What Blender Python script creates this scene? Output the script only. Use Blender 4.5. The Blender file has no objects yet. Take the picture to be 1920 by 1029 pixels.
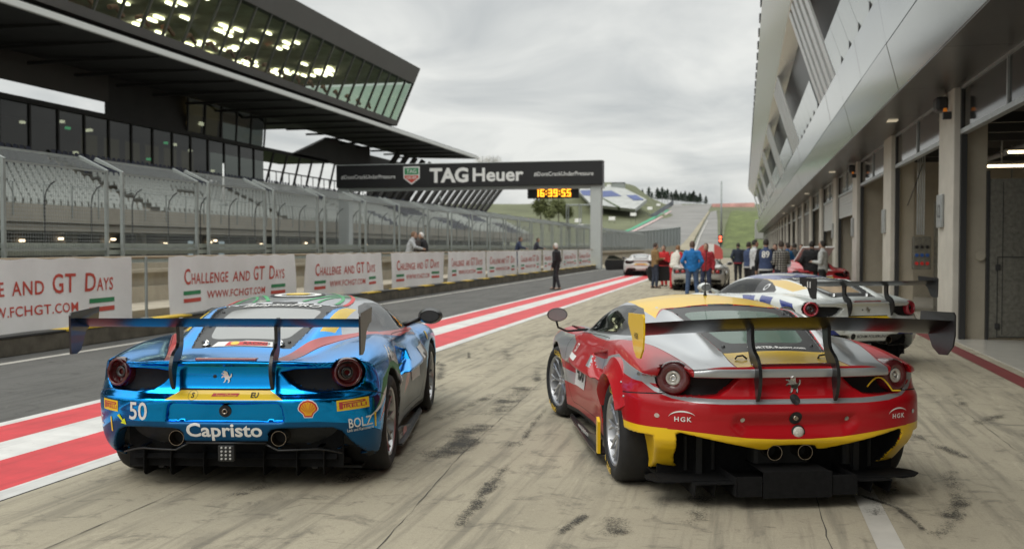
import bpy, bmesh, math, random
import numpy as np
from mathutils import Vector, Matrix
from mathutils.bvhtree import BVHTree

R = math.radians
random.seed(7)
sc = bpy.context.scene
COL = sc.collection

# ---------------------------------------------------------------- camera
CAM_H = 1.6
cam_d = bpy.data.cameras.new("camera")
cam = bpy.data.objects.new("camera", cam_d)
COL.objects.link(cam)
cam.location = (0, 0, CAM_H)
cam.rotation_euler = (R(90 - 1.569), 0, R(13.03))
cam_d.sensor_width = 36
cam_d.lens = 36 * 1880 / 1920
cam_d.clip_end = 6000
cam_d.dof.use_dof = True
cam_d.dof.focus_distance = 6.3
cam_d.dof.aperture_fstop = 2.8
sc.camera = cam

# ---------------------------------------------------------------- world: overcast sky
SUN_EL, SUN_AZ = R(52), R(200)
w = bpy.data.worlds.new("World"); sc.world = w; w.use_nodes = True
nt = w.node_tree; nt.nodes.clear()
def wn(t, **k):
    n = nt.nodes.new(t)
    for a, b in k.items(): setattr(n, a, b)
    return n
sky = wn('ShaderNodeTexSky', sky_type='NISHITA', sun_disc=False, sun_elevation=SUN_EL, sun_rotation=SUN_AZ, dust_density=2.0)
bg_sky = wn('ShaderNodeBackground'); bg_sky.inputs['Strength'].default_value = 0.06
nt.links.new(sky.outputs[0], bg_sky.inputs['Color'])
tc = wn('ShaderNodeTexCoord')
sep = wn('ShaderNodeSeparateXYZ'); nt.links.new(tc.outputs['Generated'], sep.inputs[0])
# flatten directions on a cloud plane: xy / (z + 0.18)
zp = wn('ShaderNodeMath', operation='ADD'); nt.links.new(sep.outputs['Z'], zp.inputs[0]); zp.inputs[1].default_value = 0.16
zm = wn('ShaderNodeMath', operation='MAXIMUM'); nt.links.new(zp.outputs[0], zm.inputs[0]); zm.inputs[1].default_value = 0.05
dv = wn('ShaderNodeVectorMath', operation='DIVIDE'); nt.links.new(tc.outputs['Generated'], dv.inputs[0])
cmb = wn('ShaderNodeCombineXYZ')
for i in range(3): nt.links.new(zm.outputs[0], cmb.inputs[i])
nt.links.new(cmb.outputs[0], dv.inputs[1])
n1 = wn('ShaderNodeTexNoise'); n1.inputs['Scale'].default_value = 1.7; n1.inputs['Detail'].default_value = 5.5; n1.inputs['Roughness'].default_value = 0.52; n1.inputs['Distortion'].default_value = 0.5
nt.links.new(dv.outputs[0], n1.inputs['Vector'])
cr = wn('ShaderNodeValToRGB')
cr.color_ramp.elements[0].position = 0.34; cr.color_ramp.elements[0].color = (0.385, 0.40, 0.398, 1)
cr.color_ramp.elements[1].position = 0.64; cr.color_ramp.elements[1].color = (0.58, 0.585, 0.56, 1)
nt.links.new(n1.outputs['Fac'], cr.inputs[0])
# CIE style overcast: zenith brighter than horizon
zc = wn('ShaderNodeMapRange'); nt.links.new(sep.outputs['Z'], zc.inputs[0])
zc.inputs[1].default_value = 0.25; zc.inputs[2].default_value = 1.0; zc.inputs[3].default_value = 1.0; zc.inputs[4].default_value = 2.8
bg_c = wn('ShaderNodeBackground'); nt.links.new(cr.outputs[0], bg_c.inputs['Color']); nt.links.new(zc.outputs[0], bg_c.inputs['Strength'])
mx = wn('ShaderNodeMixShader'); mx.inputs[0].default_value = 0.92
nt.links.new(bg_sky.outputs[0], mx.inputs[1]); nt.links.new(bg_c.outputs[0], mx.inputs[2])
out = wn('ShaderNodeOutputWorld'); nt.links.new(mx.outputs[0], out.inputs[0])

# ---------------------------------------------------------------- sun (veiled by cloud)
sd = bpy.data.lights.new("sun", 'SUN'); sd.energy = 0.7; sd.angle = R(35); sd.color = (1.0, 0.96, 0.88)
so = bpy.data.objects.new("sun", sd); COL.objects.link(so)
so.rotation_euler = (R(90) - SUN_EL, 0, R(180) - SUN_AZ)
so.location = (0, -20, 40)

sc.view_settings.view_transform = 'Standard'
sc.view_settings.look = 'None'
sc.view_settings.exposure = 0.58
sc.view_settings.gamma = 1.0
sc.cycles.max_bounces = 6
sc.cycles.transparent_max_bounces = 24
# ---------------------------------------------------------------- helpers
def tag(o, label=None, cat=None, group=None, kind=None):
    if label: o['label'] = label
    if cat: o['category'] = cat
    if group: o['group'] = group
    if kind: o['kind'] = kind
    return o

def empty(name, loc=(0, 0, 0), rz=0.0, label=None, cat=None, group=None):
    o = bpy.data.objects.new(name, None); COL.objects.link(o)
    o.location = loc; o.rotation_euler = (0, 0, rz); o.empty_display_size = 0.2
    return tag(o, label, cat, group)

def copy_tree(o, parent=None):
    c = o.copy(); COL.objects.link(c)
    if parent is not None: c.parent = parent
    for ch in o.children: copy_tree(ch, c)
    return c

def mat(name, col, rough=0.6, metal=0.0, var=0.0, vscale=6.0, bump=0.0, bscale=60.0, coat=0.0, spec=0.5, emit=None, estr=1.0, stretch=None, inner=None):
    m = bpy.data.materials.new(name); m.use_nodes = True
    n = m.node_tree.nodes; l = m.node_tree.links
    p = n['Principled BSDF']
    p.inputs['Base Color'].default_value = (*col, 1)
    p.inputs['Roughness'].default_value = rough
    p.inputs['Metallic'].default_value = metal
    p.inputs['Coat Weight'].default_value = coat
    p.inputs['Coat Roughness'].default_value = 0.04
    p.inputs['Specular IOR Level'].default_value = spec
    src = None
    if var or bump:
        t = n.new('ShaderNodeTexCoord'); src = t.outputs['Object']
        if stretch:
            mp = n.new('ShaderNodeMapping'); mp.inputs['Scale'].default_value = stretch
            l.new(src, mp.inputs[0]); src = mp.outputs[0]
    colsock = None
    if var:
        nz = n.new('ShaderNodeTexNoise'); nz.inputs['Scale'].default_value = vscale; nz.inputs['Detail'].default_value = 6; nz.inputs['Roughness'].default_value = 0.65
        l.new(src, nz.inputs['Vector'])
        cr = n.new('ShaderNodeValToRGB')
        cr.color_ramp.elements[0].position = 0.3; cr.color_ramp.elements[0].color = tuple(c * (1 - var) for c in col) + (1,)
        cr.color_ramp.elements[1].position = 0.7; cr.color_ramp.elements[1].color = tuple(min(1, c * (1 + var)) for c in col) + (1,)
        l.new(nz.outputs['Fac'], cr.inputs[0]); colsock = cr.outputs[0]
        l.new(colsock, p.inputs['Base Color'])
    if inner is not None:
        ge = n.new('ShaderNodeNewGeometry'); mi = n.new('ShaderNodeMix'); mi.data_type = 'RGBA'
        l.new(ge.outputs['Backfacing'], mi.inputs['Factor'])
        mi.inputs['A'].default_value = (*col, 1); mi.inputs['B'].default_value = (*inner, 1)
        if colsock: l.new(colsock, mi.inputs['A'])
        l.new(mi.outputs['Result'], p.inputs['Base Color'])
        if metal:
            inv = n.new('ShaderNodeMath'); inv.operation = 'MULTIPLY_ADD'
            l.new(ge.outputs['Backfacing'], inv.inputs[0]); inv.inputs[1].default_value = -metal; inv.inputs[2].default_value = metal
            l.new(inv.outputs[0], p.inputs['Metallic'])
    if bump:
        nb = n.new('ShaderNodeTexNoise'); nb.inputs['Scale'].default_value = bscale; nb.inputs['Detail'].default_value = 4
        l.new(src, nb.inputs['Vector'])
        b = n.new('ShaderNodeBump'); b.inputs['Strength'].default_value = bump; b.inputs['Distance'].default_value = 0.01
        l.new(nb.outputs['Fac'], b.inputs['Height']); l.new(b.outputs[0], p.inputs['Normal'])
    if emit:
        p.inputs['Emission Color'].default_value = (*emit, 1); p.inputs['Emission Strength'].default_value = estr
    return m

def glass(name, tint=(0.5, 0.55, 0.52), trans=0.6, rough=0.03, dark=(0.01, 0.012, 0.012)):
    m = bpy.data.materials.new(name); m.use_nodes = True
    n = m.node_tree.nodes; l = m.node_tree.links
    p = n['Principled BSDF']; p.inputs['Base Color'].default_value = (*dark, 1); p.inputs['Roughness'].default_value = rough
    tr = n.new('ShaderNodeBsdfTransparent'); tr.inputs[0].default_value = (*tint, 1)
    lw = n.new('ShaderNodeLayerWeight'); lw.inputs['Blend'].default_value = 0.5
    pw = n.new('ShaderNodeMath'); pw.operation = 'POWER'; l.new(lw.outputs['Facing'], pw.inputs[0]); pw.inputs[1].default_value = 3.0
    mr = n.new('ShaderNodeMapRange'); l.new(pw.outputs[0], mr.inputs[0])
    mr.inputs[3].default_value = 1 - trans; mr.inputs[4].default_value = 1.0
    mx = n.new('ShaderNodeMixShader'); l.new(mr.outputs[0], mx.inputs[0])
    l.new(tr.outputs[0], mx.inputs[1]); l.new(p.outputs[0], mx.inputs[2])
    l.new(mx.outputs[0], n['Material Output'].inputs[0])
    return m

class MB:
    """collects shapes and links them as ONE mesh object"""
    def __init__(s): s.v = []; s.f = []; s.m = []
    def add(s, vs, fs, mi=0):
        o = len(s.v); s.v += [tuple(p) for p in vs]
        s.f += [tuple(i + o for i in f) for f in fs]; s.m += [mi] * len(fs)
        return s
    def box(s, x0, x1, y0, y1, z0, z1, mi=0):
        vs = [(x, y, z) for z in (z0, z1) for y in (y0, y1) for x in (x0, x1)]
        return s.add(vs, [(0, 2, 3, 1), (4, 5, 7, 6), (0, 1, 5, 4), (2, 6, 7, 3), (0, 4, 6, 2), (1, 3, 7, 5)], mi)
    def bbox(s, x0, x1, y0, y1, z0, z1, b=0.01, mi=0):
        """box with chamfered edges"""
        bm = bmesh.new(); bmesh.ops.create_cube(bm, size=1)
        for v in bm.verts:
            v.co = Vector(((x0 + x1) / 2 + v.co.x * (x1 - x0), (y0 + y1) / 2 + v.co.y * (y1 - y0), (z0 + z1) / 2 + v.co.z * (z1 - z0)))
        bmesh.ops.bevel(bm, geom=bm.edges[:], offset=b, segments=2, affect='EDGES', profile=0.5)
        bm.verts.index_update()
        s.add([v.co.copy() for v in bm.verts], [[v.index for v in f.verts] for f in bm.faces], mi); bm.free()
        return s
    def tube(s, pts, r, seg=8, mi=0, caps=True):
        pts = [Vector(p) for p in pts]; n = len(pts)
        rs = r if isinstance(r, (list, tuple)) else [r] * n
        vs = []; up = None
        for i, p in enumerate(pts):
            d = (pts[min(i + 1, n - 1)] - pts[max(i - 1, 0)]).normalized()
            if up is None: up = Vector((0, 0, 1)) if abs(d.z) < 0.9 else Vector((1, 0, 0))
            a = d.cross(up).normalized(); b = a.cross(d).normalized(); up = b
            for k in range(seg):
                t = 2 * math.pi * k / seg
                vs.append(p + (a * math.cos(t) + b * math.sin(t)) * rs[i])
        fs = [(i * seg + k, i * seg + (k + 1) % seg, (i + 1) * seg + (k + 1) % seg, (i + 1) * seg + k) for i in range(n - 1) for k in range(seg)]
        if caps: fs += [tuple(range(seg - 1, -1, -1)), tuple((n - 1) * seg + k for k in range(seg))]
        return s.add(vs, fs, mi)
    def lathe(s, prof, seg=32, axis='y', c=(0, 0, 0), mi=0, close=False):
        """prof: (radius, along axis)"""
        vs = []; n = len(prof)
        for r, a in prof:
            for k in range(seg):
                t = 2 * math.pi * k / seg; u, w_ = r * math.cos(t), r * math.sin(t)
                p = (u, a, w_) if axis == 'y' else ((a, u, w_) if axis == 'x' else (u, w_, a))
                vs.append((p[0] + c[0], p[1] + c[1], p[2] + c[2]))
        fs = []
        for i in range(n if close else n - 1):
            j = (i + 1) % n
            for k in range(seg):
                fs.append((i * seg + k, i * seg + (k + 1) % seg, j * seg + (k + 1) % seg, j * seg + k))
        return s.add(vs, fs, mi)
    def prism(s, poly, fn, t0, t1, mi=0):
        """poly: 2-D outline; fn(u, v, t) -> 3-D point; closed slab between t0 and t1"""
        n = len(poly)
        vs = [fn(u, v, t0) for u, v in poly] + [fn(u, v, t1) for u, v in poly]
        fs = [tuple(range(n - 1, -1, -1)), tuple(range(n, 2 * n))]
        fs += [(i, (i + 1) % n, n + (i + 1) % n, n + i) for i in range(n)]
        return s.add(vs, fs, mi)
    def quad(s, a, b, c, d, mi=0): return s.add([a, b, c, d], [(0, 1, 2, 3)], mi)
    def ball(s, c, r, seg=12, mi=0, sx=1, sy=1, sz=1):
        vs = [(c[0], c[1], c[2] - r * sz)]; ri = max(4, seg // 2)
        for i in range(1, ri):
            a = -math.pi / 2 + math.pi * i / ri
            for k in range(seg):
                t = 2 * math.pi * k / seg
                vs.append((c[0] + r * sx * math.cos(a) * math.cos(t), c[1] + r * sy * math.cos(a) * math.sin(t), c[2] + r * sz * math.sin(a)))
        vs.append((c[0], c[1], c[2] + r * sz)); fs = []
        for k in range(seg): fs.append((0, 1 + (k + 1) % seg, 1 + k)); fs.append((len(vs) - 1, 1 + (ri - 2) * seg + k, 1 + (ri - 2) * seg + (k + 1) % seg))
        for i in range(ri - 2):
            for k in range(seg):
                a = 1 + i * seg
                fs.append((a + k, a + (k + 1) % seg, a + seg + (k + 1) % seg, a + seg + k))
        return s.add(vs, fs, mi)
    def build(s, name, mats, parent=None, smooth=False, recalc=True, auto=None):
        me = bpy.data.meshes.new(name)
        me.from_pydata(s.v, [], s.f)
        mats = mats if isinstance(mats, (list, tuple)) else [mats]
        for m in mats: me.materials.append(m)
        if len(mats) > 1: me.polygons.foreach_set('material_index', s.m)
        if recalc:
            bm = bmesh.new(); bm.from_mesh(me); bmesh.ops.recalc_face_normals(bm, faces=bm.faces[:]); bm.to_mesh(me); bm.free()
        if smooth:
            me.polygons.foreach_set('use_smooth', [True] * len(me.polygons))
            if auto: me.set_sharp_from_angle(angle=R(auto))
        me.update()
        o = bpy.data.objects.new(name, me); COL.objects.link(o)
        if parent is not None: o.parent = parent
        return o

_tcache = {}
def text_mesh(txt, size=1.0, bold=0.0, shear=0.0, space=1.0, align='CENTER'):
    """2-D verts (centred on the cap height) and faces of a line of text"""
    key = (txt, bold, shear, space, align)
    if key not in _tcache:
        cu = bpy.data.curves.new('lettering', 'FONT'); cu.body = txt; cu.size = 1.0; cu.offset = bold; cu.shear = shear
        cu.space_character = space; cu.align_x = align; cu.resolution_u = 3
        ob = bpy.data.objects.new('lettering', cu); COL.objects.link(ob)
        dg = bpy.context.evaluated_depsgraph_get(); ev = ob.evaluated_get(dg); me = ev.to_mesh()
        vs = np.array([v.co[:2] for v in me.vertices]) if len(me.vertices) else np.zeros((0, 2))
        fs = [tuple(p.vertices) for p in me.polygons]
        ev.to_mesh_clear(); bpy.data.objects.remove(ob); bpy.data.curves.remove(cu)
        _tcache[key] = (vs, fs)
    vs, fs = _tcache[key]
    return (vs - np.array([0, 0.35])) * size, fs

def pip(p, poly):
    x, y = p; c = False; j = len(poly) - 1
    for i in range(len(poly)):
        xi, yi = poly[i]; xj, yj = poly[j]
        if (yi > y) != (yj > y) and x < (xj - xi) * (y - yi) / (yj - yi) + xi: c = not c
        j = i
    return c

def rpoly(pts, r, seg=4):
    """round the corners of an outline"""
    outp = []; n = len(pts)
    for i in range(n):
        p0, p1, p2 = Vector(pts[i - 1]), Vector(pts[i]), Vector(pts[(i + 1) % n])
        a, b = (p0 - p1), (p2 - p1); d = min(r, a.length * 0.45, b.length * 0.45)
        a = p1 + a.normalized() * d; b = p1 + b.normalized() * d
        for k in range(seg + 1):
            t = k / seg
            outp.append(tuple(a * (1 - t) ** 2 + p1 * 2 * t * (1 - t) + b * t * t))
    return outp

class PC:
    """monotone cubic curve through points"""
    def __init__(s, *pts):
        s.x = np.array([p[0] for p in pts], float); s.y = np.array([p[1] for p in pts], float)
        h = np.diff(s.x); d = np.diff(s.y) / h; m = np.zeros(len(s.x))
        m[0], m[-1] = d[0], d[-1]
        for i in range(1, len(d)):
            if d[i - 1] * d[i] > 0:
                w1, w2 = 2 * h[i] + h[i - 1], h[i] + 2 * h[i - 1]
                m[i] = (w1 + w2) / (w1 / d[i - 1] + w2 / d[i])
        s.m = m
    def __call__(s, t):
        t = np.clip(t, s.x[0], s.x[-1]); i = np.clip(np.searchsorted(s.x, t) - 1, 0, len(s.x) - 2)
        h = s.x[i + 1] - s.x[i]; u = (t - s.x[i]) / h
        return ((1 + 2 * u) * (1 - u) ** 2 * s.y[i] + u * (1 - u) ** 2 * h * s.m[i] + u * u * (3 - 2 * u) * s.y[i + 1] + u * u * (u - 1) * h * s.m[i + 1])

def smax(a, b, k):
    h = np.maximum(k - np.abs(a - b), 0) / k
    return np.maximum(a, b) + h * h * k * 0.25
def smin(a, b, k): return -smax(-a, -b, k)
def sstep(a, b, x):
    t = np.clip((x - a) / (b - a), 0, 1); return t * t * (3 - 2 * t)

def poly_sdf(u, v, poly):
    """signed distance to a 2-D outline (negative inside), vectorised"""
    u, v = np.broadcast_arrays(u, v); d = np.full(u.shape, 1e9); s = np.ones(u.shape); n = len(poly)
    for i in range(n):
        ax, ay = poly[i]; bx, by = poly[i - 1]
        ex, ey = bx - ax, by - ay; wx, wy = u - ax, v - ay
        t = np.clip((wx * ex + wy * ey) / (ex * ex + ey * ey + 1e-12), 0, 1)
        d = np.minimum(d, (wx - ex * t) ** 2 + (wy - ey * t) ** 2)
        c1 = v >= ay; c2 = v < by; c3 = ex * wy > ey * wx
        flip = (c1 & c2 & c3) | (~c1 & ~c2 & ~c3)
        s = np.where(flip, -s, s)
    return s * np.sqrt(d)

def surface_nets(F, gx, gy, gz, newton=3, maxstep=0.02):
    """closed quad mesh of F = 0 on a (non-uniform) grid; vertices pulled onto the surface"""
    V = F(gx[:, None, None], gy[None, :, None], gz[None, None, :])
    V = np.broadcast_to(V, (len(gx), len(gy), len(gz)))
    nx, ny, nz = (len(g) - 1 for g in (gx, gy, gz))
    S = V < 0
    acc = np.zeros((nx, ny, nz, 3)); cnt = np.zeros((nx, ny, nz))
    g = (gx, gy, gz)
    for ax in range(3):
        o1, o2 = [a for a in range(3) if a != ax]
        for i in (0, 1):
            for j in (0, 1):
                sl0 = [None] * 3; sl1 = [None] * 3
                sl0[ax] = slice(0, -1); sl1[ax] = slice(1, None)
                for o, k in ((o1, i), (o2, j)): sl0[o] = sl1[o] = slice(k, len(g[o]) - 1 + k)
                a, b = V[tuple(sl0)], V[tuple(sl1)]; cr_ = (a < 0) != (b < 0)
                t = np.where(cr_, a / np.where(cr_, a - b, 1), 0)
                pos = [None] * 3
                for o, k in ((o1, i), (o2, j)):
                    shp = [1] * 3; shp[o] = -1; pos[o] = g[o][k:len(g[o]) - 1 + k].reshape(shp)
                shp = [1] * 3; shp[ax] = -1
                pos[ax] = g[ax][:-1].reshape(shp) + t * np.diff(g[ax]).reshape(shp)
                for c in range(3): acc[..., c] += np.where(cr_, pos[c], 0)
                cnt += cr_
    act = cnt > 0; idx = np.full(act.shape, -1); idx[act] = np.arange(act.sum())
    P = acc[act] / cnt[act][:, None]
    quads = []
    for ax in range(3):
        o1, o2 = [(1, 2), (2, 0), (0, 1)][ax]
        sl0 = [slice(1, -1)] * 3; sl1 = [slice(1, -1)] * 3
        sl0[ax] = slice(0, -1); sl1[ax] = slice(1, None)
        a, b = S[tuple(sl0)], S[tuple(sl1)]
        loc = np.argwhere(a != b)
        if not len(loc): continue
        ins = a[tuple(loc.T)]
        base = loc.copy(); base[:, o1] += 1; base[:, o2] += 1
        def cell(d1, d2):
            q = base.copy(); q[:, o1] += d1; q[:, o2] += d2
            return idx[tuple(q.T)]
        q = np.stack([cell(-1, -1), cell(0, -1), cell(0, 0), cell(-1, 0)], 1)
        q[~ins] = q[~ins][:, ::-1]
        quads.append(q)
    Q = np.concatenate(quads)
    for _ in range(newton):
        f, gr = grad(F, P)
        st = -f[:, None] * gr / np.maximum((gr ** 2).sum(1), 0.05)[:, None]
        ln = np.linalg.norm(st, axis=1); st *= np.minimum(1, maxstep / np.maximum(ln, 1e-9))[:, None]
        P = P + st
    return P, Q

def grad(F, P, e=1e-3):
    x, y, z = P[:, 0], P[:, 1], P[:, 2]; f = F(x, y, z)
    return f, np.stack([F(x + e, y, z) - F(x - e, y, z), F(x, y + e, z) - F(x, y - e, z), F(x, y, z + e) - F(x, y, z - e)], 1) / (2 * e)

def np_mesh(name, P, faces, mats, fm=None, normals=None, parent=None, smooth=True):
    me = bpy.data.meshes.new(name)
    me.from_pydata(np.asarray(P).tolist(), [], faces)
    for m in (mats if isinstance(mats, (list, tuple)) else [mats]): me.materials.append(m)
    if fm is not None: me.polygons.foreach_set('material_index', fm)
    if smooth: me.polygons.foreach_set('use_smooth', [True] * len(me.polygons))
    me.update()
    if normals is not None: me.normals_split_custom_set_from_vertices(np.asarray(normals).tolist())
    o = bpy.data.objects.new(name, me); COL.objects.link(o)
    if parent is not None: o.parent = parent
    return o
# ---------------------------------------------------------------- ground, lanes, painted lines
def ground_mat(name, base, dark, streak=True, rub=.5):
    m = bpy.data.materials.new(name); m.use_nodes = True
    n = m.node_tree.nodes; l = m.node_tree.links; p = n['Principled BSDF']
    t = n.new('ShaderNodeTexCoord')
    def noise(scale, detail, rough, st=(1, 1, 1), dist=0.0):
        mp = n.new('ShaderNodeMapping'); mp.inputs['Scale'].default_value = st; l.new(t.outputs['Object'], mp.inputs[0])
        z = n.new('ShaderNodeTexNoise'); z.inputs['Scale'].default_value = scale; z.inputs['Detail'].default_value = detail; z.inputs['Roughness'].default_value = rough; z.inputs['Distortion'].default_value = dist
        l.new(mp.outputs[0], z.inputs['Vector']); return z.outputs['Fac']
    def ramp(s, a, b, ca=(0, 0, 0), cb=(1, 1, 1)):
        r = n.new('ShaderNodeValToRGB'); r.color_ramp.elements[0].position = a; r.color_ramp.elements[0].color = (*ca, 1)
        r.color_ramp.elements[1].position = b; r.color_ramp.elements[1].color = (*cb, 1); l.new(s, r.inputs[0]); return r.outputs[0]
    def mixc(f, a, b):
        x = n.new('ShaderNodeMix'); x.data_type = 'RGBA'
        l.new(f, x.inputs['Factor'])
        for nm, v in (('A', a), ('B', b)):
            if isinstance(v, tuple): x.inputs[nm].default_value = (*v, 1)
            else: l.new(v, x.inputs[nm])
        return x.outputs['Result']
    def mul(a, b):
        x = n.new('ShaderNodeMath'); x.operation = 'MULTIPLY'; l.new(a, x.inputs[0])
        if isinstance(b, float): x.inputs[1].default_value = b
        else: l.new(b, x.inputs[1])
        return x.outputs[0]
    lo = tuple(c * .80 for c in base); hi = tuple(c * 1.12 for c in base)
    c = ramp(noise(.55, 8, .62), .30, .70, lo, hi)                       # broad blotches
    c = mixc(mul(ramp(noise(95, 3, .7), .35, .75), .6), c, tuple(v * .62 for v in base))
    c = mixc(mul(ramp(noise(28, 6, .75), .50, .72), .5), c, tuple(v * .60 for v in base))   # grit
    c = mixc(mul(ramp(noise(260, 2, .6), .52, .70), .35), c, tuple(min(1, v * 1.45) for v in base))
    c = mixc(mul(ramp(noise(3.2, 9, .72, dist=1.0), .54, .68), .62), c, dark)  # dirt
    if streak:
        c = mixc(mul(mul(ramp(noise(2.4, 7, .65, (1.0, .10, 1)), .52, .62), ramp(noise(1.1, 4, .6), .40, .62)), rub), c, dark)   # rubber laid along the lane
        c = mixc(mul(ramp(noise(7, 8, .7, (.25, 1.2, 1), .6), .62, .68), .5), c, tuple(v * .6 for v in dark))
        c = mixc(mul(ramp(noise(9, 6, .6, (1.0, .05, 1)), .50, .66), .42), c, dark)
        c = mixc(mul(ramp(noise(5, 9, .75, (1.0, .3, 1), 1.5), .60, .64), .35), c, tuple(min(1, v * 1.25) for v in base))
    l.new(c, p.inputs['Base Color'])
    p.inputs['Roughness'].default_value = .88; p.inputs['Specular IOR Level'].default_value = .25
    b = n.new('ShaderNodeBump'); b.inputs['Strength'].default_value = .35; b.inputs['Distance'].default_value = .004
    l.new(noise(170, 3, .7), b.inputs['Height']); l.new(b.outputs[0], p.inputs['Normal'])
    return m

CONC = ground_mat('apron_concrete', (.43, .386, .292), (.085, .08, .07))
ASPH = ground_mat('pit_lane_asphalt', (.125, .123, .116), (.05, .05, .048), True, .6)
TRACK = ground_mat('track_asphalt', (.17, .165, .155), (.08, .08, .075), True, .6)
GRASS = mat('grass', (.085, .115, .028), .95, var=.4, vscale=.25)
GRASSD = mat('grass_dark', (.06, .085, .03), .95, var=.4, vscale=.3)

def sheet(name, x0, x1, y0, y1, z, m, kind='structure'):
    mb = MB(); mb.add([(x0, y0, z), (x1, y0, z), (x1, y1, z), (x0, y1, z)], [(0, 1, 2, 3)]); o = mb.build(name, m); return tag(o, kind=kind)

sheet('ground', -900, 900, -300, 1600, -.004, GRASSD)
sheet('apron', -4.55, 9.5, -60, 150, 0, CONC)
sheet('pit_lane', -10.4, -4.4, -60, 205, -.0015 + .004, ASPH) if False else None
mbp = MB(); mbp.add([(-10.45, -60, 0), (-4.55, -60, 0), (-4.55, 205, 0), (-10.45, 205, 0)], [(0, 1, 2, 3)]); tag(mbp.build('pit_lane', ASPH), kind='structure')
mbp = MB(); mbp.add([(-31.5, -60, 0), (-13.6, -60, 0), (-13.6, 205, 0), (-31.5, 205, 0)], [(0, 1, 2, 3)]); tag(mbp.build('race_track', TRACK), kind='structure')
mbp = MB(); mbp.add([(-13.6, -60, 0), (-10.45, -60, 0), (-10.45, 205, 0), (-13.6, 205, 0)], [(0, 1, 2, 3)]); tag(mbp.build('pit_wall_walkway', CONC), kind='structure')
sheet('garage_forecourt', 9.5, 40, -60, 260, 0, CONC)

def paint_mat(name, col, wear=.5):
    m = bpy.data.materials.new(name); m.use_nodes = True
    n = m.node_tree.nodes; l = m.node_tree.links; p = n['Principled BSDF']
    t = n.new('ShaderNodeTexCoord')
    def nz(sc, d, r):
        z = n.new('ShaderNodeTexNoise'); z.inputs['Scale'].default_value = sc; z.inputs['Detail'].default_value = d; z.inputs['Roughness'].default_value = r; l.new(t.outputs['Object'], z.inputs['Vector']); return z.outputs['Fac']
    r1 = n.new('ShaderNodeValToRGB'); r1.color_ramp.elements[0].position = .35; r1.color_ramp.elements[0].color = (*[c * .80 for c in col], 1); r1.color_ramp.elements[1].position = .7; r1.color_ramp.elements[1].color = (*[min(1, c * 1.08) for c in col], 1); l.new(nz(2.2, 6, .6), r1.inputs[0])
    r2 = n.new('ShaderNodeValToRGB'); r2.color_ramp.elements[0].position = .60; r2.color_ramp.elements[0].color = (0, 0, 0, 1); r2.color_ramp.elements[1].position = .74; r2.color_ramp.elements[1].color = (wear, wear, wear, 1); l.new(nz(9, 9, .75), r2.inputs[0])
    mpp = n.new('ShaderNodeMapping'); mpp.inputs['Scale'].default_value = (3.0, .10, 1); l.new(t.outputs['Object'], mpp.inputs[0]); zt = n.new('ShaderNodeTexNoise'); zt.inputs['Scale'].default_value = 3; zt.inputs['Detail'].default_value = 7; zt.inputs['Roughness'].default_value = .65; l.new(mpp.outputs[0], zt.inputs['Vector'])
    r3 = n.new('ShaderNodeValToRGB'); r3.color_ramp.elements[0].position = .52; r3.color_ramp.elements[1].position = .75; r3.color_ramp.elements[1].color = (.7, .7, .7, 1); l.new(zt.outputs['Fac'], r3.inputs[0])
    mx = n.new('ShaderNodeMix'); mx.data_type = 'RGBA'; l.new(r2.outputs[0], mx.inputs['Factor']); l.new(r1.outputs[0], mx.inputs['A']); mx.inputs['B'].default_value = (.16, .14, .12, 1)
    m3 = n.new('ShaderNodeMix'); m3.data_type = 'RGBA'; l.new(r3.outputs[0], m3.inputs['Factor']); l.new(mx.outputs['Result'], m3.inputs['A']); m3.inputs['B'].default_value = (*[c * .5 for c in col], 1)
    l.new(m3.outputs['Result'], p.inputs['Base Color']); p.inputs['Roughness'].default_value = .6
    return m
PW = paint_mat('line_paint_white', (.66, .655, .63)); PR = paint_mat('line_paint_red', (.62, .045, .055), .5)
PWA = paint_mat('line_paint_faded', (.52, .50, .45), .6); PDR = paint_mat('line_paint_oxblood', (.20, .035, .035), .5)
# measured at the left image edge: white, red, white, red, white
tag(sheet('lane_stripe_white', -6.58, -6.45, -60, 150, .004, PW), kind='structure')
sheet('lane_stripe_red', -6.45, -5.92, -60, 150, .004, PR); sheet('lane_stripe_white', -5.92, -5.42, -60, 150, .004, PW)
sheet('lane_stripe_red', -5.42, -4.74, -60, 150, .004, PR); sheet('lane_stripe_white', -4.74, -4.56, -60, 150, .004, PW)
sheet('lane_edge_line', -9.93, -9.79, -60, 150, .004, PWA)
sheet('garage_threshold_line', 3.10, 3.34, -60, 150, .004, PDR)
sheet('bay_line', .70, .84, -60, 12.2, .004, PWA)

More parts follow.
